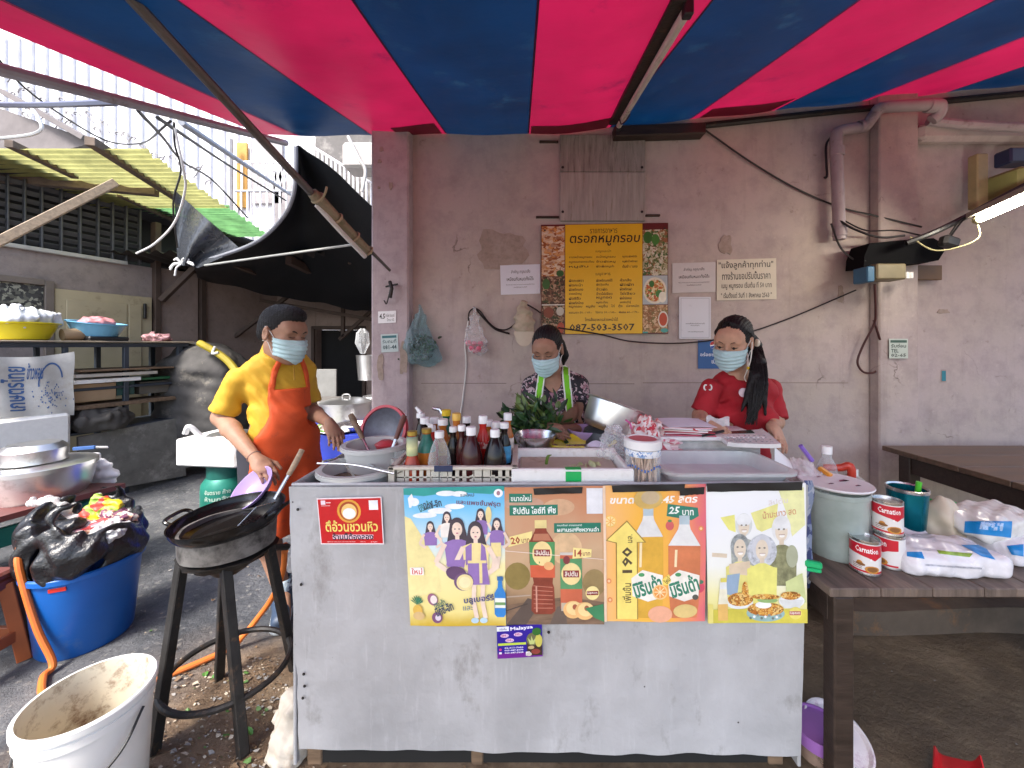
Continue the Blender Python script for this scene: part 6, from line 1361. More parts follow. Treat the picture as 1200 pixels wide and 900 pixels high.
# ================================================================== RIGHT SIDE: table with goods, bench table, step
RT = .65
rt = thing('wooden_table', 'dark plank side table carrying cans and sugar bags beside the cart', 'table', (1.6, 1.42, 0))
M_plank = mat('plank_top', (.135, .10, .08), rough=.55, var=.5, scale=4, stretch=(9, 1.2, 1), bump=.2, bump_scale=10, dirt=(.3, .2, .13), dirt_amt=.12, dirt_scale=6)
b = MB()
for i in range(9):
    w = .16; b.box((.955 + w * i + w / 2, 1.42, RT - .014), (w - .003, .47, .028), bev=.003)
b.build('table_top', M_plank, rt)
b = MB(); b.box((1.66, 1.27, RT - .055), (1.3, .02, .05), bev=.004); b.box((1.66, 1.64, RT - .075), (1.36, .025, .09), bev=.004); b.box((.985, 1.42, RT - .075), (.025, .41, .09), bev=.004); b.build('apron', M_darkwood, rt)
for x, y in ((1.005, 1.215), (1.005, 1.62), (2.3, 1.215), (2.3, 1.62)):
    b = MB(); b.box((x, y, (RT - .03) / 2), (.062, .05, RT - .03), bev=.005); b.build('leg', M_darkwood, rt)
def can_(name, lab, c, r, h):
    t = thing(name, lab, 'can', c, 'milk cans on the side table')
    b = MB(); b.lathe([(0, 0), (r * .95, 0), (r * 1.02, .002), (r * 1.02, .005), (r, .008), (r, h - .008), (r * 1.02, h - .005), (r * 1.02, h), (r * .96, h), (r * .95, h - .006), (0, h - .006)], c, 36); b.build('tin', M_steel, t)
    lw = mat('can_white', (.75, .73, .71), rough=.3, var=.04); lr = mat('can_red', (.55, .012, .03), rough=.3, var=.06)
    # label wrapped round the can; print laid on the side that faces the camera
    a0 = math.atan2(-c[1], -c[0]) + R(8); b = MB(); mm = [lw, lr, pc('#c98a3a'), pc('#f4f0ee'), pc('#3a2018'), pc('#8a5a30')]
    b.lathe([(r + .0006, .009), (r + .0006, h - .009)], c, 36)
    def patch(fn, L, m):                           # polygon in (s along the arc in m, z)
        bm_ = bmesh.new(); f = bm_.faces.new([bm_.verts.new((s_, z_, 0)) for s_, z_ in fn]); bmesh.ops.triangulate(bm_, faces=[f])
        for _ in range(5):
            es = [e for e in bm_.edges if e.calc_length() > .007]
            if not es: break
            bmesh.ops.subdivide_edges(bm_, edges=es, cuts=1); bmesh.ops.triangulate(bm_, faces=bm_.faces[:])
        bm_.verts.index_update()
        b.add([(c[0] + (r + L) * math.cos(a0 + v_.co.x / r), c[1] + (r + L) * math.sin(a0 + v_.co.x / r), c[2] + v_.co.y) for v_ in bm_.verts], [[q.index for q in f.verts] for f in bm_.faces], m); bm_.free()
    w = 1.5 * r; z1 = h - .012
    patch([(-w, z1), (-w, h * .60), (-w * .4, h * .58), (w * .05, h * .53), (w * .35, h * .46), (w * .55, h * .54), (w, h * .58), (w, z1)][::-1], .0009, 1)
    patch([(-w, .010), (w, .010), (w, .016), (-w, .016)], .0009, 1)
    vs, fs = glyphs('Carnation', .02)
    b.add([(c[0] + (r + .0013) * math.cos(a0 + (x - .5) * 1.5), c[1] + (r + .0013) * math.sin(a0 + (x - .5) * 1.5), c[2] + h * .66 + y * h * .17) for x, y in vs], fs, 3)
    for (s0, z0, rs, rz_, m_) in ((.35 * r, h * .2, .5 * r, .012, 2), (.35 * r, h * .21, .35 * r, .008, 5), (-.45 * r, h * .34, .2 * r, .008, 2), (-.4 * r, h * .31, .3 * r, .005, 5), (.25 * r, h * .48, .08 * r, .004, 3)): patch([(s0 + rs * math.cos(k * .52), z0 + rz_ * math.sin(k * .52)) for k in range(12)], .0011 + .0002 * m_, m_)
    for i in range(3): patch([(-w * .62, h * (.28 - .05 * i)), (-w * .2, h * (.28 - .05 * i)), (-w * .2, h * (.295 - .05 * i)), (-w * .62, h * (.295 - .05 * i))], .0009, 5)
    b.build('label', mm, t, recalc=False)
    return t
k1 = can_('milk_can', 'milk can standing in front of the stacked pair, a corner of its lid raised', (1.150, 1.283, RT), .040, .112)
k2 = copy_tree(k1, (1.262, 1.315, RT), 'lower milk can of the stacked pair, turned to show its back', R(-62))
k3 = copy_tree(k1, (1.257, 1.316, RT + .1125), 'milk can on top of the stacked pair', R(-2))
k1['label'] = 'milk can standing alone in front of the stacked pair'
bt = thing('storage_bucket', 'clear plastic bucket with a white lid on the corner of the wooden table', 'bucket', (1.14, 1.40, RT))
bc = V(1.145, 1.40, RT)
b = MB(); b.lathe([(0, 0), (.083, 0), (.09, .01), (.098, .215), (.102, .217), (.102, .232), (.098, .234), (.096, .225), (.088, .012), (0, .006)], bc, 40); b.build('body', film('cloudy_bucket', (.50, .56, .53), body=.5, rough=.25, scale=8, tint=(.85, .93, .9)), bt)
b = MB(); b.lathe([(0, .247), (.09, .247), (.097, .243), (.108, .247), (.112, .252), (.110, .256), (.09, .2525), (0, .2525)], bc, 44); b.build('lid', mat('white_lid', (.76, .75, .77), rough=.35, var=.06), bt)
b = MB()
for dx, dy, s in ((-.03, -.02, .012), (.04, .01, .022), (.05, -.04, .012), (-.02, .05, .01)): b.prism([(bc.x + dx + s * math.cos(k), bc.y + dy + s * .5 * math.sin(k * 1.3)) for k in (0, 1.1, 2.2, 3.4, 4.5, 5.4)], Matrix.Translation((0, 0, bc.z + .2545)) @ Matrix.Rotation(R(90), 4, 'X') @ Matrix.Scale(-1, 4, V(0, 0, 1)), .0006)
b.build('sticker_residue', mat('maroon_residue', (.3, .08, .15), rough=.5), bt)
b = MB(); b.lathe([(0, .01), (.08, .012), (.085, .12), (.06, .14), (0, .13)], bc, 24, wob=lambda a, z: 1 + .05 * math.sin(4 * a + z * 30)); b.build('contents', mat('ice_pale', (.36, .41, .38), rough=.4, var=.25, scale=14), bt)
tb = thing('tumbler', 'teal metal tumbler with a green straw behind the cans', 'tumbler', (1.50, 1.49, RT))
tc_ = V(1.5, 1.49, RT)
b = MB(); b.lathe([(0, 0), (.045, 0), (.05, .01), (.053, .06), (.062, .195), (.062, .2), (.059, .2), (.05, .06), (0, .05)], tc_, 40); b.build('cup', mat('teal_metal', (.0, .17, .23), rough=.25, metal=.7, var=.15), tb)
b = MB(); b.lathe([(.0625, .19), (.0635, .192), (.0635, .2015), (.06, .203), (.057, .197)], tc_, 40); b.build('rim', M_steel, tb)
b = MB(); b.tube([tc_ + V(.03, 0, .1), tc_ + V(.036, -.01, .225)], .009, 10); b.build('straw', mat('green_straw', (.1, .6, .04), rough=.35), tb)
b = MB(); b.tube(spline([V(1.70, 1.55, .66), V(1.7, 1.55, .75), V(1.735, 1.54, .765), V(1.765, 1.53, .735), V(1.76, 1.53, .69), V(1.735, 1.54, .675)], 6), .011, 10); b.lathe([(0, 0), (.05, 0), (.055, .11), (.05, .11), (.045, .01), (0, .01)], V(1.67, 1.58, RT), 24)
tag(b.build('green_mug', mat('bright_green_plastic', (.02, .45, .09), rough=.35)), 'bright green plastic mug behind the flour bag', 'mug')
def pillow(nm, lab, cat, c, s, rot, mm, amp=.008, seed=1, f=30, res=.006, rad=.03, lay=None):
    t = thing(nm, lab, cat, c); Q = Euler(rot); m_ = max(s) * .9; F_ = Field(V(*c) - V(m_, m_, m_), V(*c) + V(m_, m_, m_), res)
    F_.add(rbox(c, [q / 2 for q in s], min(rad, min(s) * .45), Q), .001); F_.add(ell(c, (s[0] * .42, s[1] * .42, s[2] * .62), rot=Q), .03); F_.warp(wave(amp, f, seed)); F_.warp(wave(amp * .5, f * 2.3, seed + 3)); F_.clip(lambda X, Y, Z: RT + .001 - Z + 0 * X); F_.build('packing', mm, t)
    return t
M_sug = mat('sugar_bag', (.72, .71, .74), rough=.25, var=.08, scale=30)
def deco(t, quad, mm, name='print'):               # a printed patch draped on a bag by ray casting
    from mathutils.bvhtree import BVHTree
    pk = t.children[0]; tr_ = BVHTree.FromPolygons([v.co + ORG[t.name] for v in pk.data.vertices], [p.vertices[:] for p in pk.data.polygons])
    b = MB(); e = V(0, 0, H)
    n_ = 16; g = []
    for j in range(n_ + 1):
        for i in range(n_ + 1):
            u, v = i / n_, j / n_; px = lerp(lerp(quad[0][0], quad[1][0], u), lerp(quad[3][0], quad[2][0], u), v); py = lerp(lerp(quad[0][1], quad[1][1], u), lerp(quad[3][1], quad[2][1], u), v)
            d = (P(px, py, 1) - e).normalized(); h_ = tr_.ray_cast(e, d); g.append(None if h_[0] is None else (h_[0] + h_[1] * .0016))
    vs = [p if p is not None else V(0, 0, 0) for p in g]; fs = []
    for j in range(n_):
        for i in range(n_):
            ids = [j * (n_ + 1) + i, j * (n_ + 1) + i + 1, (j + 1) * (n_ + 1) + i + 1, (j + 1) * (n_ + 1) + i]
            if all(g[k] is not None for k in ids): fs.append(ids)
    if fs:
        b.add(vs, fs); o = b.build(name, mm, t, ang=60, recalc=False); bm = bmesh.new(); bm.from_mesh(o.data); bmesh.ops.delete(bm, geom=[v for v in bm.verts if not v.link_faces], context='VERTS'); bm.to_mesh(o.data); bm.free()
M_bp = mat('sugar_blue', (.01, .22, .55), rough=.3, var=.12)
s1 = pillow('sugar_bag', 'white and blue sugar bag lying at the front edge of the wooden table', 'bag', (1.425, 1.31, RT + .035), (.315, .17, .075), (0, 0, R(-4)), M_sug, .006, 2)
deco(s1, [(1126, 639), (1152, 639), (1166, 656), (1150, 652)], M_bp); deco(s1, [(1063, 647), (1080, 647), (1083, 655), (1063, 652)], M_bp); deco(s1, [(1098, 645), (1140, 649), (1136, 653), (1100, 649)], mat('cane_green', (.25, .38, .05), rough=.4, var=.4, scale=60)); deco(s1, [(1084, 661), (1150, 665), (1150, 667), (1084, 663)], mat('bag_text', (.4, .4, .45), rough=.4, var=.4, scale=90))
s2 = pillow('sugar_bag', 'sugar bag at the right edge of the photo under another one', 'bag', (1.78, 1.38, RT + .035), (.26, .16, .07), (0, 0, R(8)), M_sug, .006, 5)
deco(s2, [(1180, 640), (1199, 638), (1199, 652), (1186, 650)], M_bp)
s3 = pillow('sugar_bag', 'clear wrapped sugar bag lying on top of another at the right edge', 'bag', (1.74, 1.42, RT + .105), (.27, .17, .075), (0, R(-4), R(4)), mat('sugar_bag_pale', (.66, .66, .64), rough=.2, var=.1, scale=25), .008, 8)
deco(s3, [(1131, 611), (1186, 611), (1184, 630), (1130, 624)], M_bp); deco(s3, [(1150, 612), (1176, 613), (1174, 622), (1148, 620)], mat('pale_blue_print', (.35, .5, .72), rough=.3, var=.4, scale=70), 'lettering')
fl = pillow('flour_bag', 'soft beige bag of flour slumped beside the tumbler', 'bag', (1.615, 1.47, RT + .075), (.13, .11, .15), (0, R(-8), R(20)), mat('beige_flour', (.58, .5, .38), rough=.5, var=.1), .01, 4, 35, rad=.05)
pp_ = MB(); pp_.grid(lambda u, v: P(lerp(1063, 1098, u), lerp(640, 628, v) - 4 * u, 1.4) + V(0, .06 * v, 0), 4, 4, thick=.001); tag(pp_.build('paper_sheet', M_paper), 'folded white paper beside the stacked cans', 'paper')
wb_ = thing('water_bottle', 'clear water bottle with a white cap at the back of the side table', 'bottle', (1.17, 1.58, RT))
b = MB(); b.lathe([(0, 0), (.035, 0), (.038, .01), (.036, .12), (.038, .24), (.03, .28), (.016, .305), (.016, .32), (0, .32)], V(1.22, 1.53, RT), 28); b.build('body', film('bottle_film', (.7, .75, .78), body=.15, rough=.08), wb_)
b = MB(); b.lathe([(0, .32), (.018, .32), (.018, .35), (0, .352)], V(1.22, 1.53, RT), 18); b.build('cap', W, wb_)
wb2 = thing('water_bottle', 'squat wrapped bottle with a white cap just right of the white lidded bucket', 'bottle', (1.36, 1.55, RT))
b = MB(); b.lathe([(0, 0), (.06, 0), (.066, .02), (.066, .16), (.04, .205), (.018, .225), (0, .226)], V(1.35, 1.56, RT), 28, wob=lambda a, z: 1 + .03 * math.sin(7 * a + 20 * z)); b.build('body', film('grey_wrap', (.5, .48, .44), body=.5, rough=.25), wb2)
b = MB(); b.lathe([(0, .222), (.017, .222), (.017, .25), (0, .251)], V(1.35, 1.56, RT), 18); b.build('cap', W, wb2)
b = MB(); b.lathe([(0, 0), (.05, 0), (.055, .2), (.05, .2), (.045, .006), (0, .006)], V(1.20, 1.66, RT), 24); b.tube(spline([P(965, 548, 1.55), P(985, 548, 1.52), P(996, 546, 1.5), P(998, 560, 1.5), P(994, 575, 1.52)], 6), .014, 10)
tag(b.build('red_jug', mat('red_jug_plastic', (.5, .04, .02), rough=.35)), 'red plastic jug with a square handle behind the white lidded bucket', 'jug')
crumple('plastic_bag', 'clear bag of pink and orange packets between the tub and the water bottle', (1.11, 1.52, .70), .085, .25, film('pinkish_bag', (.75, .66, .66), body=.5, rough=.15), 12, 'bag', .014, 50, sq=(1.1, .9, 1))
b = MB(); b.tube([P(938, 522, 1.5), P(952, 540, 1.5)], .008, 8); tag(b.build('purple_straw', mat('purple_plastic', (.22, .12, .5), rough=.35)), 'purple straw poking out of the bag of packets', 'straw')
b = MB(); b.bar(P(960, 548, 1.5), P(974, 558, 1.46), .02, .015); tag(b.build('orange_packet', mat('orange_pack', (.65, .25, .02), rough=.4)), 'orange packet beside the purple straw', 'packet')
cl = thing('clothes_peg', 'green plastic peg on the corner of the wooden table by the cart', 'peg', P(952, 668, 1.25)); b = MB(); b.box(P(953, 664, 1.22) + V(0, 0, .008), (.045, .018, .02), rot=(0, 0, R(-25)), bev=.004); b.box(P(953, 664, 1.22) + V(.004, .004, -.012), (.04, .014, .012), rot=(0, 0, R(-20)), bev=.003); b.build('body', mat('green_peg', (.01, .4, .14), rough=.35), cl)
b = MB(); b.grid(lambda u, v: P(lerp(942, 951, u), lerp(563, 690, v), 1.262 + .02 * u) + V(.004 * math.sin(v * 17), -.006 * math.sin(v * 11), 0), 4, 24, thick=.002); tag(b.build('cloth_rag', cells('navy_rag', [(.03, .05, .15), (.2, .25, .36), (.05, .07, .2), (.35, .38, .45)], 40)), 'navy patterned rag hanging down the right edge of the cart', 'rag')

# dark bench table by the wall
bn = thing('wooden_table', 'long dark wooden table by the wall at the right edge', 'table', (3.2, 1.9, 0))
M_bt = mat('bench_top', (.12, .075, .048), rough=.4, var=.4, scale=3, stretch=(1.2, 9, 9), bump=.1, bump_scale=10)
b = MB()
for i in range(5): b.box((3.25, 2.40 - .22 * i - .11 + .1, .735), (1.8, .216, .03), bev=.003)
b.build('table_top', M_bt, bn)
b = MB(); b.box((2.40, 1.86, .665), (.03, 1.1, .1)); b.box((3.25, 2.42, .665), (1.7, .03, .1)); b.box((3.25, 1.37, .665), (1.7, .03, .1)); b.build('apron', M_darkwood, bn)
for x, y in ((2.41, 2.38), (2.41, 1.4), (4.05, 2.38), (4.05, 1.4)):
    b = MB(); b.box((x, y, .36), (.07, .07, .72)); b.build('leg', M_darkwood, bn)
sp_ = thing('concrete_step', 'low stained concrete step along the foot of the wall under the tables', 'step', (2.8, 2.2, 0))
b = MB()
def step_(u, v):
    X = lerp(1.55, 4.6, u); k = v * 3
    yy = 1.86 + .03 * mnoise.noise(V(X * 2, 0, 4)); zz = .12 + .02 * mnoise.noise(V(X * 3, 2, 0))
    if k < 1: return V(X, yy, lerp(-.01, zz, k))
    return V(X, lerp(yy, 2.72, (k - 1) / 2), zz + .012 * mnoise.noise(V(X * 4, k * 2, 7)))
b.grid(step_, 60, 12); b.build('slab', mat('brown_concrete', (.10, .075, .055), rough=.85, var=.35, scale=5, dirt=(.3, .13, .04), dirt_amt=.2, dirt_scale=3, bump=.4, bump_scale=30), sp_, ang=50)
b = MB(); c = P(1035, 706, 1.95); b.lathe([(0, -.01), (.03, -.008), (.045, .006), (.03, .012), (0, .013)], c, 16); b.tube([c + V(.03, 0, 0), c + V(.1, -.03, -.02), c + V(.22, -.08, -.03)], .006, 6); b.tube([c + V(.03, .0, .01), c + V(.12, -.01, -.0), c + V(.21, -.06, -.02)], .006, 6); tag(b.build('wire_strainer', M_steel), 'small wire strainer lying on the concrete step', 'strainer')
bowl('pink_dish', 'faint pink dish lying on the concrete step under the table', (2.0, 2.05, .13), .1, .05, mat('dusty_pink', (.25, .11, .12), rough=.5, var=.2))
# under the table
pb = thing('plastic_bucket', 'clear bucket with a purple rim standing under the corner of the table', 'bucket', (.93, 1.2, 0)); pbc = V(1.03, 1.325, -.0)
b = MB(); b.lathe([(0, 0), (.07, 0), (.077, .05), (.074, .05), (.066, .004), (0, .004)], pbc, 32); b.build('body', film('brownish_bucket', (.35, .25, .2), body=.5, rough=.2), pb)
b = MB(); b.lathe([(.076, .05), (.082, .05), (.085, .07), (.084, .092), (.079, .092), (.077, .055)], pbc, 36); b.lathe([(0, .078), (.078, .078), (.078, .083), (.03, .087), (0, .087)], pbc, 36); b.build('rim', mat('purple_tub', (.3, .13, .42), rough=.35, var=.1), pb)
b = MB(); Ml = Euler((R(22), R(10), 0)).to_matrix(); b.lathe([(0, 0), (.09, 0), (.1, .008), (.103, .02), (.097, .02), (.09, .008), (0, .006)], V(1.105, 1.345, .03), 40, Ml); tag(b.build('white_dish', mat('stained_lid', (.66, .62, .64), rough=.4, var=.1, dirt=(.3, .12, .25), dirt_amt=.15, dirt_scale=9)), 'stained white dish leaning behind the clear bucket with the purple rim', 'lid')
rb_ = thing('red_dustpan', 'red plastic dustpan on the ground at the bottom right', 'dustpan', (1.5, 1.22, 0))
b = MB(); A = [P(1094, 884, 1.3), P(1150, 897, 1.2), P(1160, 930, 1.12), P(1092, 915, 1.18)]
b.grid(lambda u, v: A[0].lerp(A[1], u).lerp(A[3].lerp(A[2], u), v) + V(0, 0, .03 * (abs(2 * u - 1) ** 6) - .02 * v), 12, 8, thick=.004); b.build('pan', mat('red_pan', (.55, .012, .02), rough=.35), rb_)

# ================================================================== LEFT SIDE
# wok stove
C0 = V(-1.118, 1.475, 0)
sto = thing('wok_stove', 'rusty four legged gas stove stand holding the black wok', 'stove', C0)
feet = [((-1.262, 1.32), (-1.235, 1.405)), ((-.9475, 1.312), (-1.075, 1.395)), ((-1.267, 1.615), (-1.19, 1.55)), ((-.977, 1.66), (-1.02, 1.545))]
for (bx_, by_), (tx, ty) in feet:
    b = MB(); b.bar(V(bx_, by_, 0), V(tx, ty, .63), .032, .032); b.build('leg', M_iron, sto)
b = MB()
ringp = [C0 + V(.205 * math.cos(a), .195 * math.sin(a), .168) for a in [2 * math.pi * i / 40 for i in range(41)]]
b.tube(ringp, .011, 8, cap=False); b.build('foot_ring', M_iron, sto)
b = MB(); b.lathe([(.145, .635), (.153, .635), (.155, .715), (.145, .715), (.145, .635)], C0, 40, wob=lambda a, z: 1 + .01 * math.sin(9 * a + z * 40)); b.build('wind_ring', mat('burnt_ring', (.2, .19, .18), rough=.6, metal=.5, var=.4, scale=9, dirt=(.02, .018, .016), dirt_amt=.35, dirt_scale=8), sto)
b = MB(); b.lathe([(0, .54), (.05, .54), (.075, .57), (.11, .585), (.13, .615), (.15, .62), (0, .63)], C0, 24, wob=lambda a, z: 1 + .09 * (math.sin(6 * a) > 0)); b.tube([C0 + V(.05, .02, .56), V(-1.03, 1.6, .56), V(-1.02, 1.68, .52)], .014, 8); b.build('burner', M_iron, sto)
wk = thing('wok', 'black steel wok on the stove stand with two small loop handles', 'wok', C0 + V(0, 0, .66))
Mk = Euler((R(3), R(-5), 0)).to_matrix(); wc = C0 + V(.0, 0, .757)
M_wok = mat('wok_black', (.012, .012, .013), rough=.22, metal=.6, var=.4, scale=6, dirt=(.08, .08, .09), dirt_amt=.15, dirt_scale=5)
b = MB(); n_ = 10
b.lathe([(.183 * math.sin(R(90) * i / n_) if i else 0, -.092 * math.cos(R(90) * i / n_)) for i in range(n_ + 1)] + [(.186, .003)] + [(.181 * math.sin(R(90) * i / n_) if i else 0, -.088 * math.cos(R(90) * i / n_)) for i in range(n_, -1, -1)], wc, 48, Mk); b.build('pan', M_wok, wk)
for sg in (-1, 1):
    b = MB(); b.tube(spline([wc + Mk @ V(sg * .175, -.05 , -.01), wc + Mk @ V(sg * .208, -.045, .008), wc + Mk @ V(sg * .214, 0, .012), wc + Mk @ V(sg * .208, .045, .008), wc + Mk @ V(sg * .175, .05, -.01)], 6), .007, 8); b.build('handle', M_wok, wk)
b = MB(); b.lathe([(0, -.062), (.11, -.058), (.125, -.056), (.11, -.0545), (0, -.06)], wc, 32, Mk); b.build('oil_film', mat('dark_oil', (.015, .013, .012), rough=.05, var=.3), wk)
spt = thing('spatula', 'wok spatula with a pale wooden handle leaning out of the wok', 'spatula', P(318, 590, 1.5))
b = MB(); b.tube([P(354, 527, 1.62), P(346, 543, 1.59), P(338, 557, 1.565)], [.011, .012, .010], 10); b.build('handle', M_palewood, spt)
b = MB(); b.tube([P(338, 557, 1.565), P(322, 585, 1.52)], .007, 8); b.grid(lambda u, v: P(322, 585, 1.52) + V(-.02 - .05 * v + .045 * (u - .5), -.02 - .03 * v + .05 * (u - .5), -.01 - .06 * v), 3, 4, thick=.003); b.build('blade', M_steel, spt)
b = MB(); b.tube(spline([V(-1.03, 1.68, .5), P(334, 640, 1.74), P(331, 672, 1.76), P(318, 702, 1.77), P(300, 727, 1.78), P(285, 745, 1.77), V(-1.33, 1.75, .018), V(-1.47, 1.62, .016), V(-1.62, 1.52, .016), V(-1.84, 1.5, .016), V(-1.99, 1.6, .016), P(62, 778, 1.65), P(44, 738, 1.65), P(28, 688, 1.65), P(21, 652, 1.66), P(30, 630, 1.74), P(44, 618, 1.95), V(-2.45, 2.2, .42)], 7), .0125, 10)
tag(b.build('gas_hose', mat('orange_hose', (.62, .16, .03), rough=.4, var=.1)), 'orange rubber gas hose snaking from the stove round the blue bin', 'hose')

# white bucket
wbk = thing('paint_bucket', 'dirty empty white bucket at the bottom left corner', 'bucket', (-1.257, 1.12, 0)); bc = V(-1.262, 1.125, 0)
M_wb = mat('bucket_white', (.72, .72, .70), rough=.35, var=.05, dirt=(.4, .33, .22), dirt_amt=.03, dirt_scale=6)
M_wbi = mat('bucket_inside', (.62, .56, .44), rough=.5, var=.1, scale=4, dirt=(.15, .07, .03), dirt_amt=.3, dirt_scale=20)
b = MB(); b.lathe([(0, 0), (.118, 0), (.122, .01), (.137, .33), (.142, .332), (.142, .352), (.138, .354), (.138, .362), (.1465, .364), (.1465, .38), (.143, .384), (.136, .384)], bc, 56)
b.lathe([(.136, .384), (.133, .36), (.117, .012), (0, .01)], bc, 56, m=1); b.build('body', [M_wb, M_wbi], wbk)
b = MB(); b.tube(spline([bc + V(.148, .01, .335), bc + V(.15, -.06, .27), bc + V(.09, -.125, .2), bc + V(.02, -.142, .16), bc + V(-.07, -.13, .2), bc + V(-.14, -.06, .28), bc + V(-.148, .01, .335)], 8), .0035, 8); b.build('handle', M_black, wbk)

# blue bin with bag
bin_ = thing('rubbish_bin', 'blue plastic rubbish bin with a black bag folded over its rim', 'bin', (-2.06, 1.89, 0)); bc = V(-2.09, 1.85, 0)
b = MB(); b.lathe([(0, 0), (.155, 0), (.162, .012), (.193, .355), (.206, .358), (.206, .378), (.198, .384), (.19, .37), (.155, .016), (0, .016)], bc, 48); b.build('body', mat('bin_blue', (.006, .095, .37), rough=.35, var=.08, dirt=(.1, .15, .25), dirt_amt=.04), bin_)
b = MB(); a = R(-68); b.box(bc + V(.192 * math.cos(a), .192 * math.sin(a), .335), (.058, .003, .018), rot=(R(5), 0, a + R(90)), bev=.001); b.build('red_label', mat('bin_label', (.6, .03, .02), rough=.4), bin_)
F_ = Field(bc + V(-.3, -.3, .3), bc + V(.3, .3, .68), .007)
F_.add(cone(bc + V(0, 0, .45), bc + V(0, 0, .52), .212, .195), .02); F_.sub(ell(bc + V(.03, .0, .61), (.17, .17, .11)), .03); F_.add(ell(bc + V(-.09, -.07, .55), (.12, .09, .05)), .04); F_.add(ell(bc + V(.13, -.13, .47), (.08, .07, .07)), .04); F_.sub(cone(bc + V(0, 0, .2), bc + V(0, 0, .40), .165, .17), .02)
F_.clip(lambda X, Y, Z: (.35 + .018 * np.sin(3 * np.arctan2(Y - bc.y, X - bc.x)) + .01 * np.sin(8 * np.arctan2(Y - bc.y, X - bc.x))) - Z); F_.warp(wave(.016, 16, 3)); F_.warp(wave(.009, 38, 7)); F_.warp(lambda X, Y, Z: .004 * np.sin(70 * Z + 3 * np.sin(5 * np.arctan2(Y - bc.y, X - bc.x))))
F_.build('black_bag', mat('bin_bag', (.010, .010, .012), rough=.3, var=.3, coat=.2, rvar=.1, bump=.8, bump_scale=45), bin_)
GR = 'rubbish in the blue bin'
q = random.Random(12)
rub = [('crisp_packet', 'yellow and red crisp packet sticking up out of the blue bin', (.0, .06, .60), (.07, .018, .07), (R(-20), R(25), R(10)), cells('crisp_print', [(.65, .5, .02), (.65, .5, .02), (.55, .06, .04), (.7, .68, .6), (.25, .4, .05)], 22)),
       ('food_wrapper', 'crumpled red and white wrapper at the middle of the bin', (.06, -.02, .555), (.07, .05, .03), (.2, .1, .4), cells('wrap_red', [(.5, .05, .05), (.7, .62, .58), (.4, .2, .25), (.55, .3, .2)], 40)),
       ('food_wrapper', 'dark striped wrapper lying behind the red one in the bin', (.09, .06, .58), (.07, .04, .02), (0, .2, -.3), cells('wrap_dark', [(.08, .02, .05), (.6, .35, .25), (.15, .05, .1), (.6, .55, .5)], 50)),
       ('food_wrapper', 'peach coloured crumpled wrapper near the front of the bin', (.04, -.1, .52), (.05, .04, .035), (.3, 0, .9), cells('wrap_peach', [(.6, .32, .22), (.65, .45, .36), (.55, .22, .2)], 40)),
       ('plastic_cup', 'crushed clear cup at the right side of the bin', (.145, -.02, .545), (.05, .07, .035), (0, .5, .2), film('crushed_cup', (.7, .72, .75), body=.55, rough=.15))]
for nm, lab, c, s, rot, mm in rub:
    cc_ = bc + V(*c) - V(0, 0, .03); F_ = Field(cc_ - V(.12, .12, .12), cc_ + V(.12, .12, .12), .006); F_.add(rbox(cc_, s, .012, Euler(rot)), .001); F_.warp(wave(.007, 50, int(c[0] * 1000) % 97)); F_.warp(wave(.006, 110, 5)); tag(F_.build(nm, mm), lab, 'rubbish', GR)
sack_bag('plastic_bag', 'knotted clear bag with a twisted neck on the left of the bin', [(34, 590, 3), (60, 588, 9), (72, 597, 12), (74, 610, 17), (76, 620, 20)], 1.86, film('knot_bag', (.68, .66, .66), body=.5, rough=.12), seed=21)

# orange stool
stl = thing('plastic_stool', 'orange brown plastic stool cut off by the left edge', 'stool', (-2.2, 1.62, 0)); M_st = mat('stool_orange', (.30, .075, .02), rough=.45, var=.15); sc_ = V(-2.385, 1.585, 0)
b = MB(); b.box(sc_ + V(0, 0, .40), (.30, .26, .035), bev=.012); b.box(sc_ + V(0, 0, .36), (.29, .25, .05), bev=.01); b.build('seat', mat('stool_maroon', (.13, .03, .022), rough=.4, var=.1), stl)
for sx in (-1, 1):
    for sy in (-1, 1):
        b = MB(); b.bar(sc_ + V(sx * .125, sy * .105, .36), sc_ + V(sx * .165, sy * .14, 0), .055, .045); b.build('leg', M_st, stl)
b = MB()
for sy in (-1, 1): b.bar(sc_ + V(-.14, sy * .13, .12), sc_ + V(.14, sy * .13, .12), .02, .05)
for sx in (-1, 1): b.bar(sc_ + V(sx * .155, -.12, .12), sc_ + V(sx * .155, .12, .12), .02, .05)
b.build('stretcher', M_st, stl)

# low table with the big pot
TBL = .5
lt_ = thing('low_table', 'low maroon topped table on green legs under the big pot', 'table', (-3.0, 2.1, 0))
b = MB(); b.prism([(-3.6, 1.5), (-2.78, 1.5), (-2.5, 2.43), (-3.6, 2.43)], Matrix.Translation((0, 0, TBL)) @ Matrix.Rotation(R(90), 4, 'X') @ Matrix.Scale(-1, 4, V(0, 0, 1)), .03); b.build('table_top', mat('maroon_board', (.15, .05, .045), rough=.45, var=.2, dirt=(.3, .15, .12), dirt_amt=.08), lt_)
M_gl = mat('green_leg', (.01, .15, .11), rough=.4, var=.2)
for x, y in ((-2.85, 1.65), (-2.66, 2.3), (-3.4, 2.3), (-3.4, 1.65)):
    b = MB(); b.box((x, y, .235), (.1, .1, .46), bev=.01); b.build('leg', M_gl, lt_)
b = MB(); b.bar(V(-2.8, 1.65, .40), V(-2.62, 2.3, .40), .03, .1); b.build('apron', M_gl, lt_)
bpz = thing('cooking_pot', 'huge aluminium pot with a lid on the low table at the left edge', 'pot', (-2.8, 2.24, TBL)); pcn = V(-2.80, 2.24, TBL + .001)
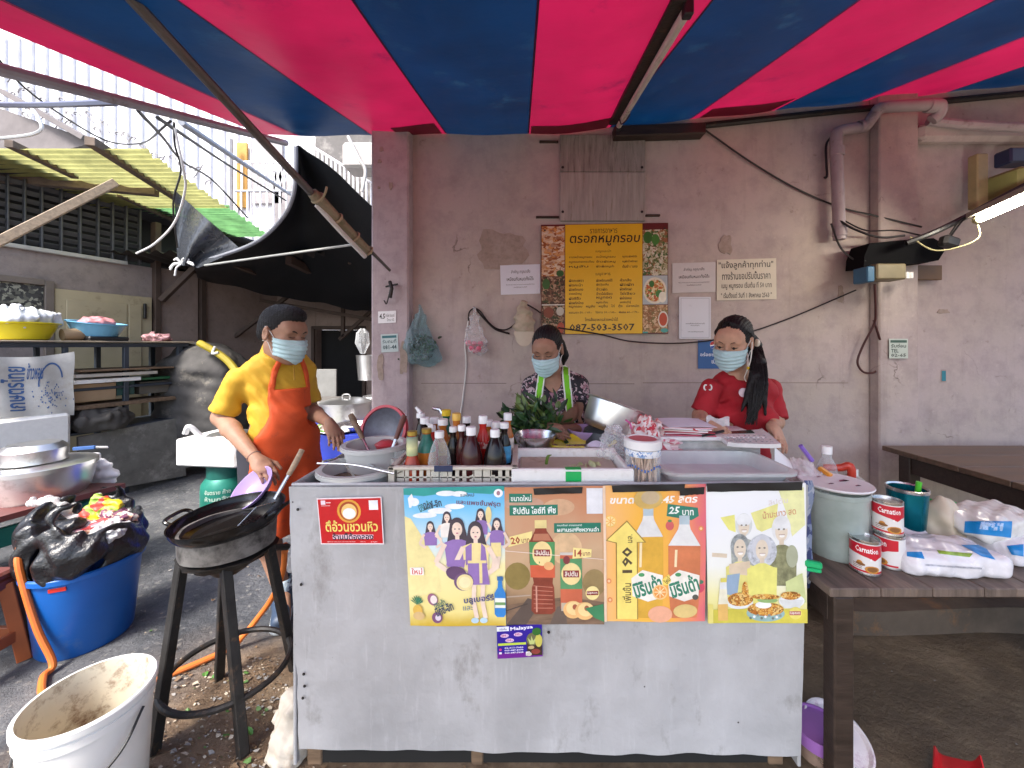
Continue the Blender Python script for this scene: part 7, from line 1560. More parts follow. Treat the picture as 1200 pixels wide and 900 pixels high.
b = MB(); b.lathe([(0, 0), (.14, 0), (.175, .015), (.2, .06), (.215, .12), (.222, .19), (.222, .2), (.21, .2), (0, .195)], pcn, 56); b.build('body', M_alu, bpz)
b = MB(); b.lathe([(.224, .186), (.232, .188), (.232, .212), (.224, .216), (.15, .224), (0, .228), (0, .216), (.2, .205)], pcn, 56); b.build('lid', M_alu, bpz)
bowl('upturned_bowl', 'aluminium bowl turned upside down on the lid of the big pot', pcn + V(-.01, -.02, .332), .128, .1, M_alu, .78, 'bowl', Euler((R(180), 0, 0)).to_matrix(), 44)
kn = thing('knife', 'knife with a blue handle lying on the big pot lid', 'knife', pcn + V(.15, -.05, .23)); b = MB(); b.bar(P(86, 526, 2.2), P(112, 524, 2.2), .014, .02); b.build('handle', mat('blue_handle', (.02, .08, .25), rough=.4), kn); b = MB(); b.bar(P(112, 524, 2.2), P(127, 524, 2.2), .004, .012); b.build('blade', M_steel, kn)
sack_bag('plastic_bag', 'white plastic bag hanging off the low table beside the big pot', [(112, 534, 4), (118, 546, 12), (122, 556, 17), (122, 564, 14)], 2.5, mat('white_bag', (.68, .68, .7), rough=.3, var=.1), seed=31)

# shelf in front of the house
def SP(px, z, off=0.):                             # point on the shelf front plane seen at px
    q = (px - CX) / F; Y = (-3.76 - .35 * 3.55) / (q - .35); return V(-3.76 - .35 * (3.55 - Y), Y, z) - HN * off
def SZ(px, py):                                    # height of pixel row py on the shelf front at px
    Y = SP(px, 0).y; return H - (py - HY) * Y / F
sh_ = thing('storage_shelf', 'dark metal shelf loaded with cardboard and boards along the alley', 'shelf', SP(100, 0))
M_shm = mat('shelf_metal', (.03, .04, .055), rough=.5, var=.3)
def sbox(b, px0, px1, z0, z1, off, dep, m=0, bev=.004):
    A, B_ = SP(px0, 0, off + dep / 2), SP(px1, 0, off + dep / 2); c = (A + B_) / 2; return b.box((c.x, c.y, (z0 + z1) / 2), (dep, (B_ - A).length, z1 - z0), rot=(0, 0, HRZ), bev=bev, m=m)
b = MB(); sbox(b, -40, 222, 1.385, 1.425, 0, .5); b.build('top_board', M_shm, sh_)
b = MB(); sbox(b, -40, 226, 1.43, 1.442, -.03, .55); b.build('top_sheet', mat('sheet_card', (.33, .27, .2), rough=.7, var=.25, scale=9), sh_)
for px in (-38, 75, 146, 209):
    for off in (0, .46):
        b = MB(); sbox(b, px, px + 6, 0, 1.39, off + .005, .04); b.build('post', M_shm, sh_)
for z in (1.0, .62):
    b = MB(); sbox(b, -38, 214, z, z + .025, .01, .47); b.build('shelf_board', M_shm, sh_)
b = MB(); c4 = [SP(91, SZ(91, 580), -.03), SP(216, SZ(216, 557), -.03), SP(211, SZ(211, 489), -.01), SP(91, SZ(91, 512), -.01)]
b.grid(lambda u, v: c4[0].lerp(c4[1], u).lerp(c4[3].lerp(c4[2], u), v), 6, 6, thick=.03)
tag(b.build('cement_board', mat('mouldy_board', (.15, .145, .13), rough=.85, var=.3, scale=8, dirt=(.32, .31, .28), dirt_amt=.25, dirt_scale=6, bump=.2)), 'mouldy grey cement board leaning against the lower shelf', 'board')
def sheet(nm, lab, cat, px0, px1, z0, z1, off, dep, mm, bev=.003, tilt=0, group=None):
    b = MB(); sbox(b, px0, px1, z0, z1, off, dep, bev=bev); return tag(b.build(nm, mm), lab, cat, group)
GS = 'boards and boxes stacked on the shelf'
sheet('board', 'brown sheet of hardboard on top of the shelf stack', 'board', 90, 200, 1.17, 1.185, -.06, .45, mat('hardboard', (.16, .10, .06), rough=.6, var=.2), group=GS)
sheet('board', 'pale foam board just under the brown hardboard', 'board', 86, 182, 1.12, 1.15, -.04, .45, mat('pale_board', (.5, .46, .4), rough=.6, var=.15), group=GS)
sheet('board', 'white board edge in the middle of the shelf stack', 'board', 86, 164, 1.065, 1.10, -.02, .45, M_foam, group=GS)
sheet('cardboard_box', 'flat brown cardboard box under the boards on the shelf', 'box', 86, 138, .90, 1.06, .02, .4, M_card, .006, group=GS)
sheet('crate', 'dark green crate beside the cardboard box on the shelf', 'crate', 139, 160, .93, 1.07, .03, .4, mat('dark_green_box', (.015, .06, .05), rough=.5), group=GS)
sheet('tray', 'green plastic tray at the right end of the shelf', 'tray', 164, 206, 1.06, 1.085, .02, .4, mat('green_tray', (.02, .12, .05), rough=.4), group=GS)
sheet('box', 'grey box at the right end of the middle shelf', 'box', 168, 205, .92, 1.04, .06, .36, mat('grey_box', (.13, .12, .1), rough=.7, var=.2), group=GS)
sheet('plank', 'dusty plank lying along the middle shelf', 'plank', 88, 206, .84, .875, -.02, .3, M_wood, group=GS)
sheet('fabric_roll', 'rolled pale sheet on the lower shelf', 'roll', 88, 146, .70, .76, .0, .3, mat('dusty_cloth', (.36, .32, .26), rough=.9, var=.3, scale=9), .025, group=GS)
crumple('dark_rag', 'dark rag slumped over the lower shelf', tuple(SP(120, .63, .1)), .22, .22, mat('dark_rag', (.06, .055, .05), rough=.8, var=.4), 3, 'rag', .03, 18, .012)
b = MB(); z0, z1 = SZ(30, 532), SZ(30, 488); sbox(b, -40, 76, z0 - .05, z1, -.10, .4, bev=.02); tag(b.build('foam_box', M_foam), 'large white foam box below the printed sack on the shelf', 'box')
# printed woven sack hung on the front of the shelf
c4 = [SP(-8, SZ(0, 488), -.06), SP(83, SZ(83, 486), -.06), SP(82, SZ(82, 412), -.05), SP(-8, SZ(0, 418), -.05)]
sk_ = thing('woven_sack', 'white woven sack with blue printing hung over the front of the shelf', 'sack', c4[0])
def skp(u, v, l=0): return c4[0].lerp(c4[1], u).lerp(c4[3].lerp(c4[2], u), v) + HN * (.012 * math.sin(u * 11 + v * 3) + .01 * math.sin(v * 9) + l) + V(0, 0, -.02 * math.sin(u * math.pi) * v)
b = MB(); b.grid(lambda u, v: skp(u, v), 40, 30, thick=.004); b.build('sheet', mat('woven_white', (.58, .57, .53), rough=.7, var=.12, scale=12, dirt=(.4, .34, .25), dirt_amt=.12, bump=.15, bump_scale=150), sk_, ang=60)
b = MB()
for t_, u0, v0, u1, v1, rt_ in (('เกษตรไทย', .04, .1, .34, .84, 0), ('ข้าวหอม', .36, .62, .56, .9, 0)):
    vs, fs = glyphs(t_, .02)
    b.add([skp(u0 + (u1 - u0) * (.5 + (.5 - y) * (1 if t_ == 'เกษตรไทย' else 0) + (x - .5) * (0 if t_ == 'เกษตรไทย' else 1)), v0 + (v1 - v0) * (.5 + ((x - .5) if t_ == 'เกษตรไทย' else (y - .5))), .004) for x, y in vs], fs)
for i in range(70):
    u, v = .66 + q.gauss(0, .09), .28 + q.gauss(0, .11); s_ = .012; b.add([skp(u, v, .004), skp(u + s_, v + .01, .004), skp(u + s_ * .6, v + .03, .004), skp(u - s_ * .5, v + .02, .004)], [[0, 1, 2, 3]])
for a_ in range(24): b.add([skp(.68 + .16 * math.cos(a_ * .13 + .2), .55 + .3 * math.sin(a_ * .13 + .2), .004), skp(.68 + .18 * math.cos(a_ * .13 + .2), .55 + .33 * math.sin(a_ * .13 + .2), .004), skp(.68 + .18 * math.cos(a_ * .13 + .33), .55 + .33 * math.sin(a_ * .13 + .33), .004), skp(.68 + .16 * math.cos(a_ * .13 + .33), .55 + .3 * math.sin(a_ * .13 + .33), .004)], [[0, 1, 2, 3]])
b.build('lettering', mat('sack_blue', (.06, .14, .34), rough=.6, var=.3, scale=40), sk_, ang=0, recalc=False)
# basins on the top
ST = 1.443
yc = SP(40, ST, .2); yw = thing('wash_basin', 'yellow plastic basin on top of the shelf', 'basin', yc)
b = MB(); b.lathe([(0, 0), (.13, 0), (.15, .01), (.2, .13), (.215, .135), (.217, .145), (.2, .148), (.148, .014), (0, .012)], yc, 48, wob=lambda a, z: 1 + (.012 * math.sin(30 * a) if .02 < z < .12 else 0)); b.build('basin_body', mat('basin_yellow', (.6, .5, .01), rough=.35, var=.06), yw)
crumple('plastic_bag', 'big pale plastic bag heaped in the yellow basin', tuple(yc + V(0, 0, .09)), .19, .19, mat('pale_bag', (.58, .6, .63), rough=.3, var=.12), 14, 'bag', .03, 22, .01)
bcn = SP(124, ST, .16) + V(0, 0, .04); bw = thing('blue_basket', 'pale blue ribbed plastic basket tilted on top of the shelf', 'basket', bcn); Mb = Euler((0, R(7), 0)).to_matrix()
b = MB(); b.lathe([(0, 0), (.12, 0), (.14, .01), (.185, .12), (.2, .124), (.2, .134), (.182, .132), (.137, .016), (0, .012)], bcn, 60, Mb, wob=lambda a, z: 1 + (.018 * math.sin(24 * a) if .01 < z < .122 else 0)); b.build('basket_body', mat('basket_blue', (.16, .42, .62), rough=.35, var=.06), bw)
crumple('pink_cloth', 'bit of pink cloth heaped in the blue basket', tuple(bcn + V(0, 0, .09)), .12, .09, mat('pink_fabric', (.5, .2, .22), rough=.8, var=.3), 6, 'cloth', .02, 30, .01)
b = MB(); sbox(b, 104, 152, ST, ST + .04, .0, .3, bev=.01); tag(b.build('black_tray', M_black), 'black tray under the tilted blue basket', 'tray')
A, B_ = SP(80, ST + .05, .1), SP(108, ST + .04, .1); b = MB(); b.tube([A, A.lerp(B_, .5) + V(0, 0, .01), B_], [.05, .055, .03], 14); tag(b.build('cardboard_roll', M_card), 'curled cardboard lying between the two basins on the shelf', 'cardboard')
crumple('pink_net', 'crumpled pink netting at the right end of the shelf top', tuple(SP(195, ST, .15)), .11, .08, cells('pink_netting', [(.4, .2, .22), (.5, .3, .32), (.25, .12, .14)], 40), 8, 'net', .02, 40, .01)

# covered trolley, gas cylinder and foam box between the shelf and the cook
cv = thing('covered_trolley', 'equipment wrapped in cloudy plastic with a yellow handle behind the cook', 'trolley', P(235, 530, 4.2)); cY = 4.3
F_ = Field(P(190, 600, cY) - V(0, .5, .2), P(300, 390, cY) + V(0, .5, .1), .02)
F_.add(rbox(P(243, 480, cY), (.42, .3, .55), .12), .02); F_.add(ell(P(240, 425, cY), (.36, .28, .22)), .15); F_.warp(wave(.03, 6, 3)); F_.warp(wave(.012, 17, 5)); F_.clip(lambda X, Y, Z: .15 - Z + 0 * X); F_.build('cover', mat('cloudy_cover', (.07, .066, .064), rough=.8, var=.5, scale=5, dirt=(.3, .27, .22), dirt_amt=.2, dirt_scale=4), cv)
b = MB(); b.tube(spline([P(234, 402, 4.0), P(252, 412, 3.95), P(268, 424, 3.9), P(280, 440, 3.85)], 6), .035, 10); b.build('handle', mat('dull_yellow', (.32, .25, .02), rough=.4, var=.2), cv)
b = MB(); b.tube(spline([P(252, 406, 3.92), P(249, 414, 3.9), P(256, 413, 3.9)], 5), .012, 8); b.build('strap', M_whitecable, cv)
gc = thing('gas_cylinder', 'green gas cylinder under the small foam box', 'gas cylinder', (-2.28, 2.93, 0)); gcc = V(-2.29, 2.98, 0); M_gas = mat('gas_green', (.02, .20, .15), rough=.4, metal=.2, var=.2, dirt=(.08, .12, .1), dirt_amt=.15)
b = MB(); b.lathe([(0, .0), (.12, .0), (.13, .02), (.152, .05), (.155, .1), (.155, .3), (.15, .35), (.12, .395), (.06, .41), (0, .415)], gcc, 40); b.build('tank', M_gas, gc)
b = MB(); b.lathe([(.112, .39), (.118, .39), (.118, .50), (.112, .50), (.112, .39)], gcc, 32); b.build('guard_ring', mat('gas_dark_green', (.012, .11, .09), rough=.45, var=.2), gc)
pr_ = MB(); vs, fs = glyphs('ปตท. 15 กก.', .02); a0 = R(-72)
for z_, t_, hh in ((.30, 'อันตราย ก๊าซ', .035), (.25, 'ห้ามกลิ้ง', .035)):
    vs, fs = glyphs(t_, .02); pr_.add([(gcc.x + .1565 * math.cos(a0 + (x - .5) * 1.1), gcc.y + .1565 * math.sin(a0 + (x - .5) * 1.1), z_ + y * hh) for x, y in vs], fs)
pr_.build('lettering', mat('pale_stencil', (.45, .6, .52), rough=.5), gc, ang=0, recalc=False)
fb = thing('foam_box', 'small white foam box balanced on the green gas cylinder', 'box', (-2.32, 2.95, .5))
b = MB(); b.box((-2.30, 3.0, .605), (.49, .36, .2), rot=(0, 0, R(-6)), bev=.012); b.build('box_body', M_foam, fb)
b = MB(); b.lathe([(0, .02), (.04, .022), (.14, .012), (.15, 0), (0, 0)], V(-2.27, 3.0, .706), 36); tag(b.build('pot_lid', M_alu), 'aluminium lid lying on the small foam box', 'lid')
b = MB(); b.tube(spline([P(217, 508, 2.85), P(222, 500, 2.85), P(236, 512, 2.9)], 5), .02, 8); tag(b.build('foam_scoop', W), 'white scoop lying beside the aluminium lid', 'scoop')

# table with a blue cloth behind the cook
bt_ = thing('cloth_table', 'table covered by a deep blue cloth behind the cook', 'table', (-1.55, 3.25, 0)); 
b = MB(); b.box((-1.62, 3.35, .70), (.85, .9, .03)); b.build('table_top', M_wood, bt_)
b = MB(); b.grid(lambda u, v: V(lerp(-2.06, -1.18, u), 2.885 - .02 * math.sin(u * 30) * v - .03 * v, lerp(.725, .12, v)), 60, 8, thick=.004); b.box((-1.62, 3.35, .722), (.89, .92, .008), bev=.002); b.grid(lambda u, v: V(-1.175 + .015 * math.sin(u * 25) * v, lerp(2.89, 3.8, u), lerp(.725, .12, v)), 40, 6, thick=.004); b.build('cloth', mat('blue_cloth', (.012, .03, .30), rough=.6, var=.25, scale=7), bt_)
for x in (-2.0, -1.25):
    for y in (2.95, 3.75): b = MB(); b.box((x, y, .34), (.04, .04, .68)); b.build('leg', M_iron, bt_)
def potb(lab, c, r, h, nm='cooking_pot', lid=True):
    t = thing(nm, lab, 'pot', c); b = MB(); b.lathe([(0, 0), (r * .92, 0), (r, .02), (r, h), (r + .012, h), (r + .012, h - .008), (r + .003, h - .01)], c, 36); b.lathe([(0, h - .01), (r, h - .01)], c, 36); b.build('body', M_alu, t)
    if lid: b = MB(); b.lathe([(r + .014, h + .002), (r + .014, h + .012), (r * .7, h + .035), (0, h + .045)], c, 36); b.build('lid', M_alu, t); b = MB(); b.tube(spline([V(*c) + V(-.03, 0, h + .03), V(*c) + V(-.03, 0, h + .07), V(*c) + V(.03, 0, h + .07), V(*c) + V(.03, 0, h + .03)], 5), .006, 8); b.build('handle', M_steel, t)
    return t
potb('large lidded aluminium pot on the blue cloth beside the cook', (-1.52, 3.35, .73), .2, .17)
potb('smaller aluminium pot at the back of the blue cloth table', (-1.36, 3.6, .73), .1, .2, lid=False)
bowl('steel_bowl', 'wide steel bowl at the right end of the blue cloth', (-1.33, 3.05, .73), .14, .05, M_steel, .6)
b = MB(); b.lathe([(0, .006), (.09, .006), (.13, .02), (.128, .022), (.088, .01), (0, .01)], V(-1.42, 2.98, .728), 32); tag(b.build('white_plate', W), 'white plate at the front edge of the blue cloth', 'plate')
crumple('greens', 'small heap of cut greens and pink meat on the blue cloth', (-1.56, 2.98, .728), .1, .05, cells('greens_mix', [(.1, .25, .04), (.5, .4, .4), (.2, .35, .06), (.6, .55, .5)], 40), 2, 'vegetables', .012, 50, .008)
b = MB(); b.box((-1.95, 3.6, .45), (.6, .4, .9), bev=.02); tag(b.build('grey_cabinet', mat('grey_cab', (.17, .16, .15), rough=.6, var=.15)), 'grey cabinet in the dim alley behind the cook', 'cabinet')
sg = thing('steel_stand', 'grey metal splash panel behind the pots in the alley', 'panel', P(380, 450, 3.9)); b = MB(); a_ = P(379, 447, 3.9); b.box((a_.x, 3.9, a_.z - .2), (.27, .02, .65)); b.build('panel_face', mat('splash_grey', (.25, .25, .24), rough=.5, var=.2), sg)
tag(MB().lathe([(0, 0), (.1, 0), (.12, .25), (.11, .25), (.09, .01), (0, .01)], P(432, 445, 3.9), 24).build('tall_pot', M_alu), 'tall steel pot half hidden behind the pillar', 'pot')
b = MB(); b.lathe([(0, 0), (.02, .005), (.06, .1), (.05, .2), (.02, .24), (0, .24)], P(425, 415, 3.6), 18, wob=lambda a, z: 1 + .2 * math.sin(5 * a + 20 * z)); tag(b.build('plastic_bag', M_film), 'clear bag hanging in the dark beside the pillar', 'bag')

# white sack at the foot of the cart, loose bits on the ground
cS = V(-.80, 1.30, .0)
F_ = Field(cS + V(-.14, -.14, -.02), cS + V(.16, .2, .26), .006); F_.add(ell(cS + V(.03, .04, .09), (.075, .07, .11)), .02); F_.add(ell(cS + V(.02, .0, .04), (.06, .06, .06)), .03); F_.warp(wave(.012, 35, 2)); F_.warp(wave(.006, 90, 6)); F_.clip(lambda X, Y, Z: .001 - Z + 0 * X); tag(F_.build('white_sack', mat('dirty_sack', (.55, .5, .42), rough=.7, var=.2, scale=9, dirt=(.3, .2, .12), dirt_amt=.2, dirt_scale=9)), 'dirty white sack slumped against the lower left corner of the cart', 'sack')
q = random.Random(77); b = MB()
lm = [mat('litter_leaf', (.07, .16, .03), rough=.6, var=.4), mat('litter_pale', (.42, .36, .28), rough=.8, var=.3), mat('litter_brown', (.14, .085, .045), rough=.8, var=.4), mat('litter_grey', (.23, .22, .21), rough=.7, var=.3)]
for i in range(2600):
    if q.random() < .8: x, y = q.gauss(-1.0, .32), q.uniform(1.02, 1.72)
    elif q.random() < .5: x, y = q.uniform(.95, 3), q.uniform(1.1, 2.3)
    else: x, y = q.uniform(-3, -.9), q.uniform(1.6, 3.6)
    s = abs(q.gauss(0, .005)) + .0025; a = q.uniform(0, 6.28); k = 5; m_ = q.choices((0, 1, 2, 3), (.03, .26, .46, .25))[0] if x < .9 else 3
    if x > .9: s *= .45
    if m_ == 0: s *= 1.3
    pts = [V(x + s * q.uniform(.5, 1.2) * math.cos(a + 6.28 * j / k), y + s * .6 * q.uniform(.5, 1.2) * math.sin(a + 6.28 * j / k), .003 + q.uniform(0, s * .9)) for j in range(k)]
    b.add(pts, [list(range(k))], m_)
o = b.build('ground_litter', lm, loc=(0, 0, 0), ang=0, recalc=False); o['kind'] = 'stuff'; o['label'] = 'scraps of leaf and husk trodden into the ground round the stove'
b = MB()
for i in range(7): c = V(q.gauss(-.93, .14), q.uniform(1.15, 1.42), .004); leaf(b, c, V(q.uniform(-1, 1), q.uniform(-1, 1), q.uniform(0, .3)), V(0, 0, 1), q.uniform(.03, .05), .009)
for i in range(2): c = V(-1.33 + .05 * i, 1.62 + .02 * i, .005); leaf(b, c, V(q.uniform(-1, 1), q.uniform(-1, 1), .1), V(0, 0, 1), .04, .011)
o = b.build('fallen_leaves', mat('fresh_leaf', (.06, .2, .03), rough=.5, var=.3), loc=(0, 0, 0), ang=0, recalc=False); o['kind'] = 'stuff'; o['label'] = 'green basil leaves dropped on the ground by the cart'
# ================================================================== PEOPLE
def skin_mat(n, c): return mat(n, c, rough=.55, var=.12, scale=26, sss=.12, rvar=.08, spec=.3, bump=.12, bump_scale=160)
M_hair = mat('black_hair', (.010, .009, .010), rough=.5, var=.5, scale=30, stretch=(4, 4, .6), bump=.4, bump_scale=70, rvar=.1, spec=.25)
M_crop = mat('cropped_hair', (.010, .010, .012), rough=.55, var=.6, scale=90, bump=.8, bump_scale=260, rvar=.1, spec=.3)
M_mask = mat('mask_blue', (.42, .60, .64), rough=.75, var=.06, scale=20)
M_loop = mat('mask_loop', (.75, .76, .76), rough=.6)
M_lash = mat('lash_dark', (.012, .008, .007), rough=.6)
M_eye = mat('eye_dark', (.02, .012, .01), rough=.1)
def frame(pos, yaw, pitch, roll=0, s=1.):
    return Matrix.Translation(pos) @ Euler((0, 0, yaw)).to_matrix().to_4x4() @ Euler((pitch, 0, 0)).to_matrix().to_4x4() @ Euler((0, roll, 0)).to_matrix().to_4x4() @ Matrix.Scale(s, 4)
def face_prims(M):
    return [(ell((0, .014, .038), (.074, .094, .088), M), .01), (ell((0, -.026, -.03), (.056, .062, .086), M), .03), (cone((-.024, -.045, -.085), (.024, -.045, -.085), .025, .026, M), .03), (ell((0, -.066, -.105), (.024, .020, .018), M), .025),
            (ell((-.036, -.055, -.016), (.027, .03, .026), M), .02), (ell((.036, -.055, -.016), (.027, .03, .026), M), .02), (ell((0, -.062, .048), (.058, .03, .035), M), .03), (cone((-.042, -.078, .03), (.042, -.078, .03), .010, .010, M), .018)]
def add_head(F_, M):
    for p_, k in face_prims(M): F_.add(p_, k * _sc(M))
    for sg in (-1, 1):
        F_.sub(ell((sg * .031, -.094, .012), (.019, .014, .011), M), .012); F_.add(ell((sg * .031, -.071, .010), (.016, .014, .0125), M), .003)
    F_.add(cone((0, -.084, .02), (0, -.104, -.022), .008, .011, M), .012); F_.add(ell((0, -.108, -.026), (.012, .011, .010), M), .008)
    for sg in (-1, 1): F_.add(ell((sg * .013, -.097, -.03), (.009, .010, .007), M), .006)
    for dz, r in ((-.058, .0075), (-.069, .009)): F_.add(cone((-.016, -.083, dz), (.016, -.083, dz), r * .7, r * .7, M), .008)
    for sg in (-1, 1):
        q = Euler((0, 0, R(sg * 22))); F_.add(ell((sg * .079, .012, .004), (.011, .022, .034), M, q), .008); F_.sub(ell((sg * .090, .006, .006), (.008, .012, .02), M, q), .006)
def add_hand(F_, wr, d, nrm, side, curl, s=1., spread=.0, thumb=1.):
    d = Vector(d).normalized(); n_ = Vector(nrm); n_ = (n_ - d * n_.dot(d)).normalized(); sd = d.cross(n_) * side; wr = Vector(wr)
    Q = Matrix((sd, d, n_)).transposed()
    F_.add(cone(wr, wr + d * .03 * s, .024 * s, .026 * s), .015); F_.add(ell(wr + d * .052 * s, (.041 * s, .048 * s, .017 * s), rot=Q), .02)
    for i, (o, L, r) in enumerate(((.030, .074, .0088), (.010, .084, .0092), (-.010, .078, .0088), (-.029, .060, .0078))):
        p = wr + d * (.088 - .006 * abs(i - 1.2)) * s + sd * o * s; a = 0; dd = d + sd * spread * (1.2 - i) * .4; dd.normalize(); p = p - d * .012 * s
        for j, f in enumerate((.44, .32, .24)):
            a = curl[i] * (j * .8 + .55); q = (dd * math.cos(a) + n_ * math.sin(a)); e = p + q * (L * f + (.012 if j == 0 else 0)) * s; F_.add(cone(p, e, r * s * (1 - .08 * j), r * s * (.92 - .08 * j)), .004); p = e
    p = wr + d * .028 * s + sd * .03 * s + n_ * .006 * s; q = (d * .7 + sd * .62 + n_ * .35).normalized(); e = p + q * .045 * s; F_.add(cone(p - q * .015 * s, e, .0135 * s, .0105 * s), .01)
    q = (d * .92 + sd * .15 + n_ * .45 * thumb).normalized(); F_.add(cone(e, e + q * .034 * s, .0105 * s, .0085 * s), .004)
def add_arm(F_, sh, el, wr, s=1., k=.02):
    F_.add(cone(sh, el, .047 * s, .037 * s), k); m_ = Vector(el).lerp(Vector(wr), .3); F_.add(cone(el, m_, .037 * s, .038 * s), k); F_.add(cone(m_, wr, .038 * s, .024 * s), k)
def torso(F_, T, g=0., s=1., belly=0., bust=0., low=True):
    E_ = [(ell((0, .0, .29), (.155 * s + g, .098 * s + g, .15 + g), T), .04), (ell((0, -.008 - belly * .4, .12), (.142 * s + g, .098 * s + belly + g, .16 + g), T), .05), (ell((0, .0, -.01), (.158 * s + g, .108 * s + belly * .6 + g, .14 + g), T), .05), (cone((-.125 * s, .005, .372), (.125 * s, .005, .372), .042 + g, .042 + g, T), .05), (cone((-.06, .012, .415), (.06, .012, .415), .045 + g, .045 + g, T), .05)]
    if bust: E_ += [(ell((-.07, -.085, .26), (.06 + g, .045 + g, .06 + g), T), .04), (ell((.07, -.085, .26), (.06 + g, .045 + g, .06 + g), T), .04)]
    for p_, k in E_: F_.add(p_, k)
def local(T):
    Ti = np.array(T.inverted())
    return lambda X, Y, Z: [Ti[i, 0] * X + Ti[i, 1] * Y + Ti[i, 2] * Z + Ti[i, 3] for i in range(3)]
def make_mask(t, M, lo, hi, h=.0035):
    F_ = Field(lo, hi, h)
    for p_, k in face_prims(M): F_.add(p_, k * _sc(M))
    F_.add(cone((0, -.09, .0), (0, -.108, -.03), .012, .014, M), .03); F_.add(ell((0, -.075, -.055), (.045, .035, .05), M), .04)
    L = local(M)
    def pl(X, Y, Z): x, y, z = L(X, Y, Z); return .0022 * np.sin(z * 330)
    F_.warp(pl); d = F_.v.copy(); G_ = F_.copy(np.maximum(d - .0075, -(d - .0015)).astype(np.float32))
    def reg(X, Y, Z):
        x, y, z = L(X, Y, Z); top = .006 - .25 * np.abs(x) * .5; return np.maximum(np.maximum(z - (.002 - np.abs(x) * .10), -.118 - z + np.abs(x) * .55), np.maximum(y + .018, np.abs(x) - .075))
    G_.clip(reg, .003); return G_.build('mask', M_mask, t)
def loops(t, M, par):
    b = MB()
    for sg in (-1, 1):
        for z0, z1, z2 in ((-.008, .02, .036), (-.075, -.03, -.028)): b.tube(spline([M @ V(sg * .066, -.026, z0), M @ V(sg * .077, -.006, z1), M @ V(sg * .082, .018, z2)], 6), .0017, 6)
    o = b.build('mask_loop', M_loop, t); return o
def eyes(t, M, open_=.35, look=0, sk=None, brow_thick=1., bcol=None):
    b = MB()
    for sg in (-1, 1): b.tube(spline([M @ V(sg * .0165, -.0865, .0085), M @ V(sg * .025, -.0905, .0075 - .0), M @ V(sg * .034, -.0895, .0065), M @ V(sg * .046, -.081, .0085)], 5), [.0012] * 5 + [.0019] * 6 + [.0021, .002, .0018, .0016, .0012], 6)
    b.build('eyelash', M_lash, t)
    if open_ > 0:
        b = MB()
        for sg in (-1, 1): b.lathe([(0, .0025), (.0045, .0018), (.0062, 0), (0, -.001)], M @ V(sg * .031 + look, -.0858, .0048), 12, M.to_3x3() @ Euler((R(78), 0, 0)).to_matrix())
        b.build('iris', M_eye, t)
    b = MB()
    for sg in (-1, 1): b.tube(spline([M @ V(sg * .0145, -.0925, .028), M @ V(sg * .026, -.0925, .034), M @ V(sg * .038, -.088, .0345), M @ V(sg * .052, -.075, .028)], 5), [.0022 * brow_thick] * 6 + [.0028 * brow_thick] * 5 + [.0022 * brow_thick, .0018, .0015, .0013, .001], 6)
    b.build('eyebrow', bcol or M_hair, t)
def hair_short(t, M, lo, hi):
    F_ = Field(lo, hi, .004); F_.add(ell((0, .02, .052), (.079, .097, .088), M), .01); F_.add(ell((0, -.028, .102), (.06, .066, .040), M), .02); F_.add(ell((0, .07, .0), (.064, .042, .06), M), .03)
    F_.sub(ell((0, -.115, .008), (.078, .075, .076), M), .012)
    L = local(M)
    def reg(X, Y, Z):
        x, y, z = L(X, Y, Z); return np.maximum(-.045 - z, np.where(y < .012, .012 - z + np.maximum(0, .02 - (y + .03)) * 0, -.1))
    F_.clip(reg, .008)
    for sg in (-1, 1): F_.sub(ell((sg * .082, .008, -.005), (.016, .026, .034), M), .005)
    F_.warp(wave(.002, 240, 3)); F_.warp(wave(.0025, 420, 5)); return F_.build('hair', M_crop, t)

